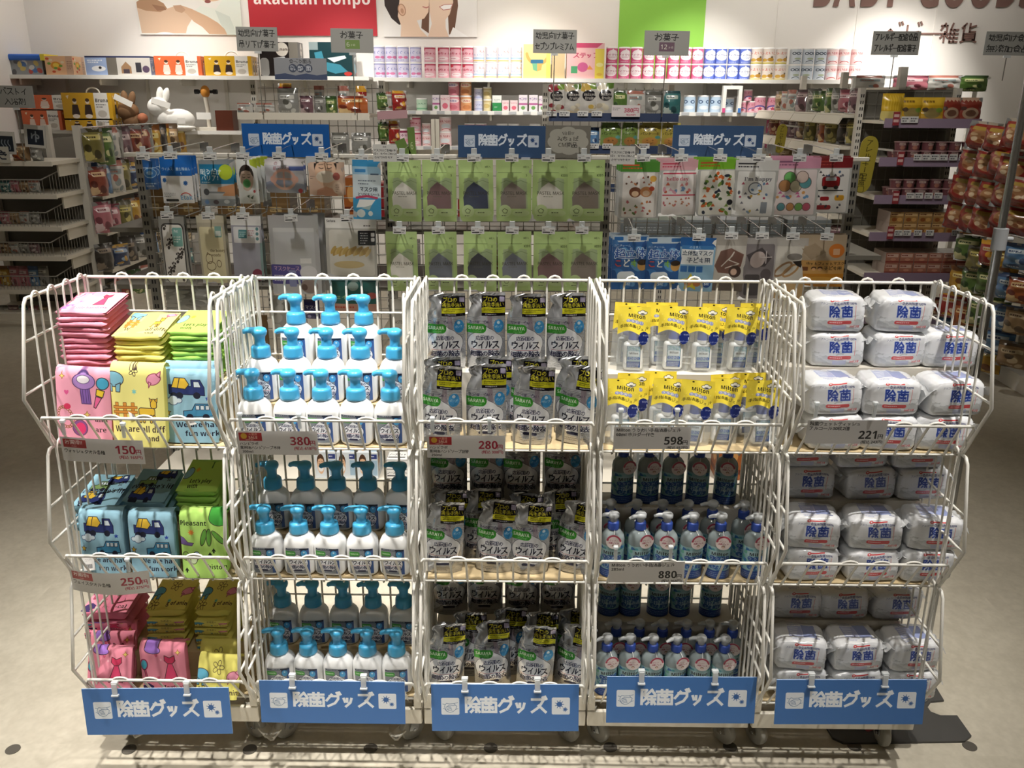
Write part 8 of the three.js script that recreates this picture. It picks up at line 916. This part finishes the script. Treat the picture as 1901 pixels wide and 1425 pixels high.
  for (const [a, b, c, d, Dd, lab] of [[1594, 252, 1619, 358, 5.46, 'long olive yellow allergy tag at the food unit post'], [1441, 230, 1457, 284, 6.9, 'long olive yellow allergy tag far down the aisle']]) { const p = at(a, b, Dd), q = at(c, d, Dd), w = q.x - p.x, h = p.y - at(a, d, Dd).y; const shp = new THREE.Shape(); const r = w / 2; shp.moveTo(-w / 2, -h / 2 + r); shp.absarc(0, -h / 2 + r, r, PI, 2 * PI); shp.lineTo(w / 2, h / 2 - r); shp.absarc(0, h / 2 - r, r, 0, PI); const g = new THREE.ExtrudeGeometry(shp, { depth: 0.004, bevelEnabled: false, curveSegments: 8 }), u = g.attributes.uv, P = g.attributes.position; for (let i = 0; i < u.count; i++) u.setXY(i, P.getX(i) / w + 0.5, P.getY(i) / h + 0.5); uvTo(g, al); const tg = thing('aisle_tag', lab, 'aisle tag'); part('board', g, amat(al, 'paper'), tg); part('arm', bx(0.2, 0.012, 0.006, 0.08, 0.1, -0.004), M.steel, tg); put(tg, V((p.x + q.x) / 2, (p.y + q.y) / 2, -Dd), 0.3, 0, -0.1); }
}
// ---- far right: snack bags hung along the aisle
{
  const X = 2.93, t = thing('snack_hanger_unit', 'ivory base and dark panel carrying hung snack bags', 'shelf unit'); t.position.set(X, 0, -4.75); part('base', bx(0.5, 0.1, 1.4, 0.22, 0.05, 0), M.white, t); part('panel', bx(0.03, 1.75, 1.4, 0.36, 0.9, 0), mat('#3a332c', { roughness: 0.8 }), t, 'dark panel'); for (const z of [-0.68, 0.68]) part('upright', bx(0.05, 1.85, 0.05, 0.3, 0.93, z), M.ivory, t); for (const y of [0.62, 0.82, 1.02, 1.2, 1.38, 1.56]) part('hook_bar', seg(0.12, y, -0.68, 0.12, y, 0.68, 0.006, 6), M.chrome, t); part('top_box', bx(0.3, 0.06, 1.4, 0.26, 1.82, 0), M.ivory, t);
  const dep = (px) => 5.35 - (px - 1770) / 130 * 0.75;
  const redBag = (v) => art(70, 120, (g, w, h) => { fill(g, '#8c241e', 0, 0, w, h); fill(g, '#b0a698', 0, 0, w, 12); ell(g, '#a87850', 34, 60, 24, 28); for (let i = 0; i < 6; i++) ell(g, ['#d8b890', '#8a5030', '#e0c8a8'][i % 3], 16 + hash(i, v, 1) * 40, 44 + hash(i, v, 2) * 40, 8, 6, i); rrect(g, '#a88a3a', 10, 22, 48, 14, 3); tiny(g, '#6a1410', 12, 100, 44, 1, 6, 6); }), rb = [redBag(1), redBag(2)];
  const reds = [[1827, 253], [1858, 257], [1893, 249], [1810, 303], [1839, 305], [1866, 300], [1883, 315], [1794, 350], [1823, 357], [1846, 362], [1874, 361], [1899, 357], [1785, 400], [1812, 407], [1832, 411], [1871, 404], [1895, 410]];
  reds.forEach(([px, py], i) => bagAt('snack_bag', px - 14, py - 27, px + 14, py + 27, dep(px), rb[i % 2], `red snack bag in row ${['one', 'two', 'three', 'four'][Math.min(3, Math.floor((py - 230) / 50))]} of the hung bags`, 'snack bag', { ry: -0.9, bulge: 0.075, head: 0.12, rz: -0.1, crumple: 0.016, group: `red snack bags, row ${['one', 'two', 'three', 'four'][Math.min(3, Math.floor((py - 230) / 50))]}` }));
  const lows = [[1800, 461, 'green'], [1822, 481, 'olive'], [1846, 470, 'red'], [1866, 486, 'yellow'], [1893, 476, 'sky'], [1789, 519, 'yellow'], [1812, 524, 'green'], [1840, 524, 'green'], [1878, 531, 'sky'], [1899, 540, 'orange'], [1769, 566, 'red'], [1796, 585, 'orange'], [1822, 580, 'green'], [1847, 570, 'green'], [1866, 589, 'sky'], [1893, 597, 'tan'], [1789, 620, 'green'], [1812, 632, 'olive'], [1831, 666, 'yellow'], [1854, 635, 'sky'], [1881, 658, 'tan'], [1763, 612, 'sky']];
  lows.forEach(([px, py, k], i) => bagAt('snack_bag', px - 14, py - 24, px + 14, py + 24, dep(px), gen(k, i % 3), `${hueName[k]} snack bag hung ${py < 500 ? 'just under the red bags' : py < 560 ? 'in the fifth row' : py < 610 ? 'in the sixth row' : 'in the lowest row'}`, 'snack bag', { ry: -0.8, bulge: 0.07, head: 0.1, crumple: 0.014, group: `${hueName[k]} hung bags, ${py < 500 ? 'a' : py < 560 ? 'b' : py < 610 ? 'c' : 'd'}` }));
  // shelf goods behind the food unit, by the bright wall
  [[1590, 1640, 'white'], [1660, 1720, 'pinkP'], [1725, 1780, 'white'], [1785, 1830, 'green']].forEach(([a, b, k]) => bagAt('hung_accessory', a, 140, b, 170, 7.7, gen(k, 1), `${hueName[k]} hung pack behind the baby food unit, before the bright wall`, 'pack', { group: `${hueName[k]} hung packs before the bright wall` }));
  { const p = at(1570, 143, 7.7), q = at(1840, 150, 7.7), t3 = thing('hook_rail', 'white hook rail on posts before the bright wall', 'rail'); part('rail', bx(q.x - p.x, 0.02, 0.02, (p.x + q.x) / 2, p.y, -7.72), M.white, t3); for (const x of [p.x + 0.1, q.x - 0.1]) part('post', bx(0.04, p.y, 0.04, x, p.y / 2, -7.76), M.white, t3); }
}
renderer.render(scene, camera);
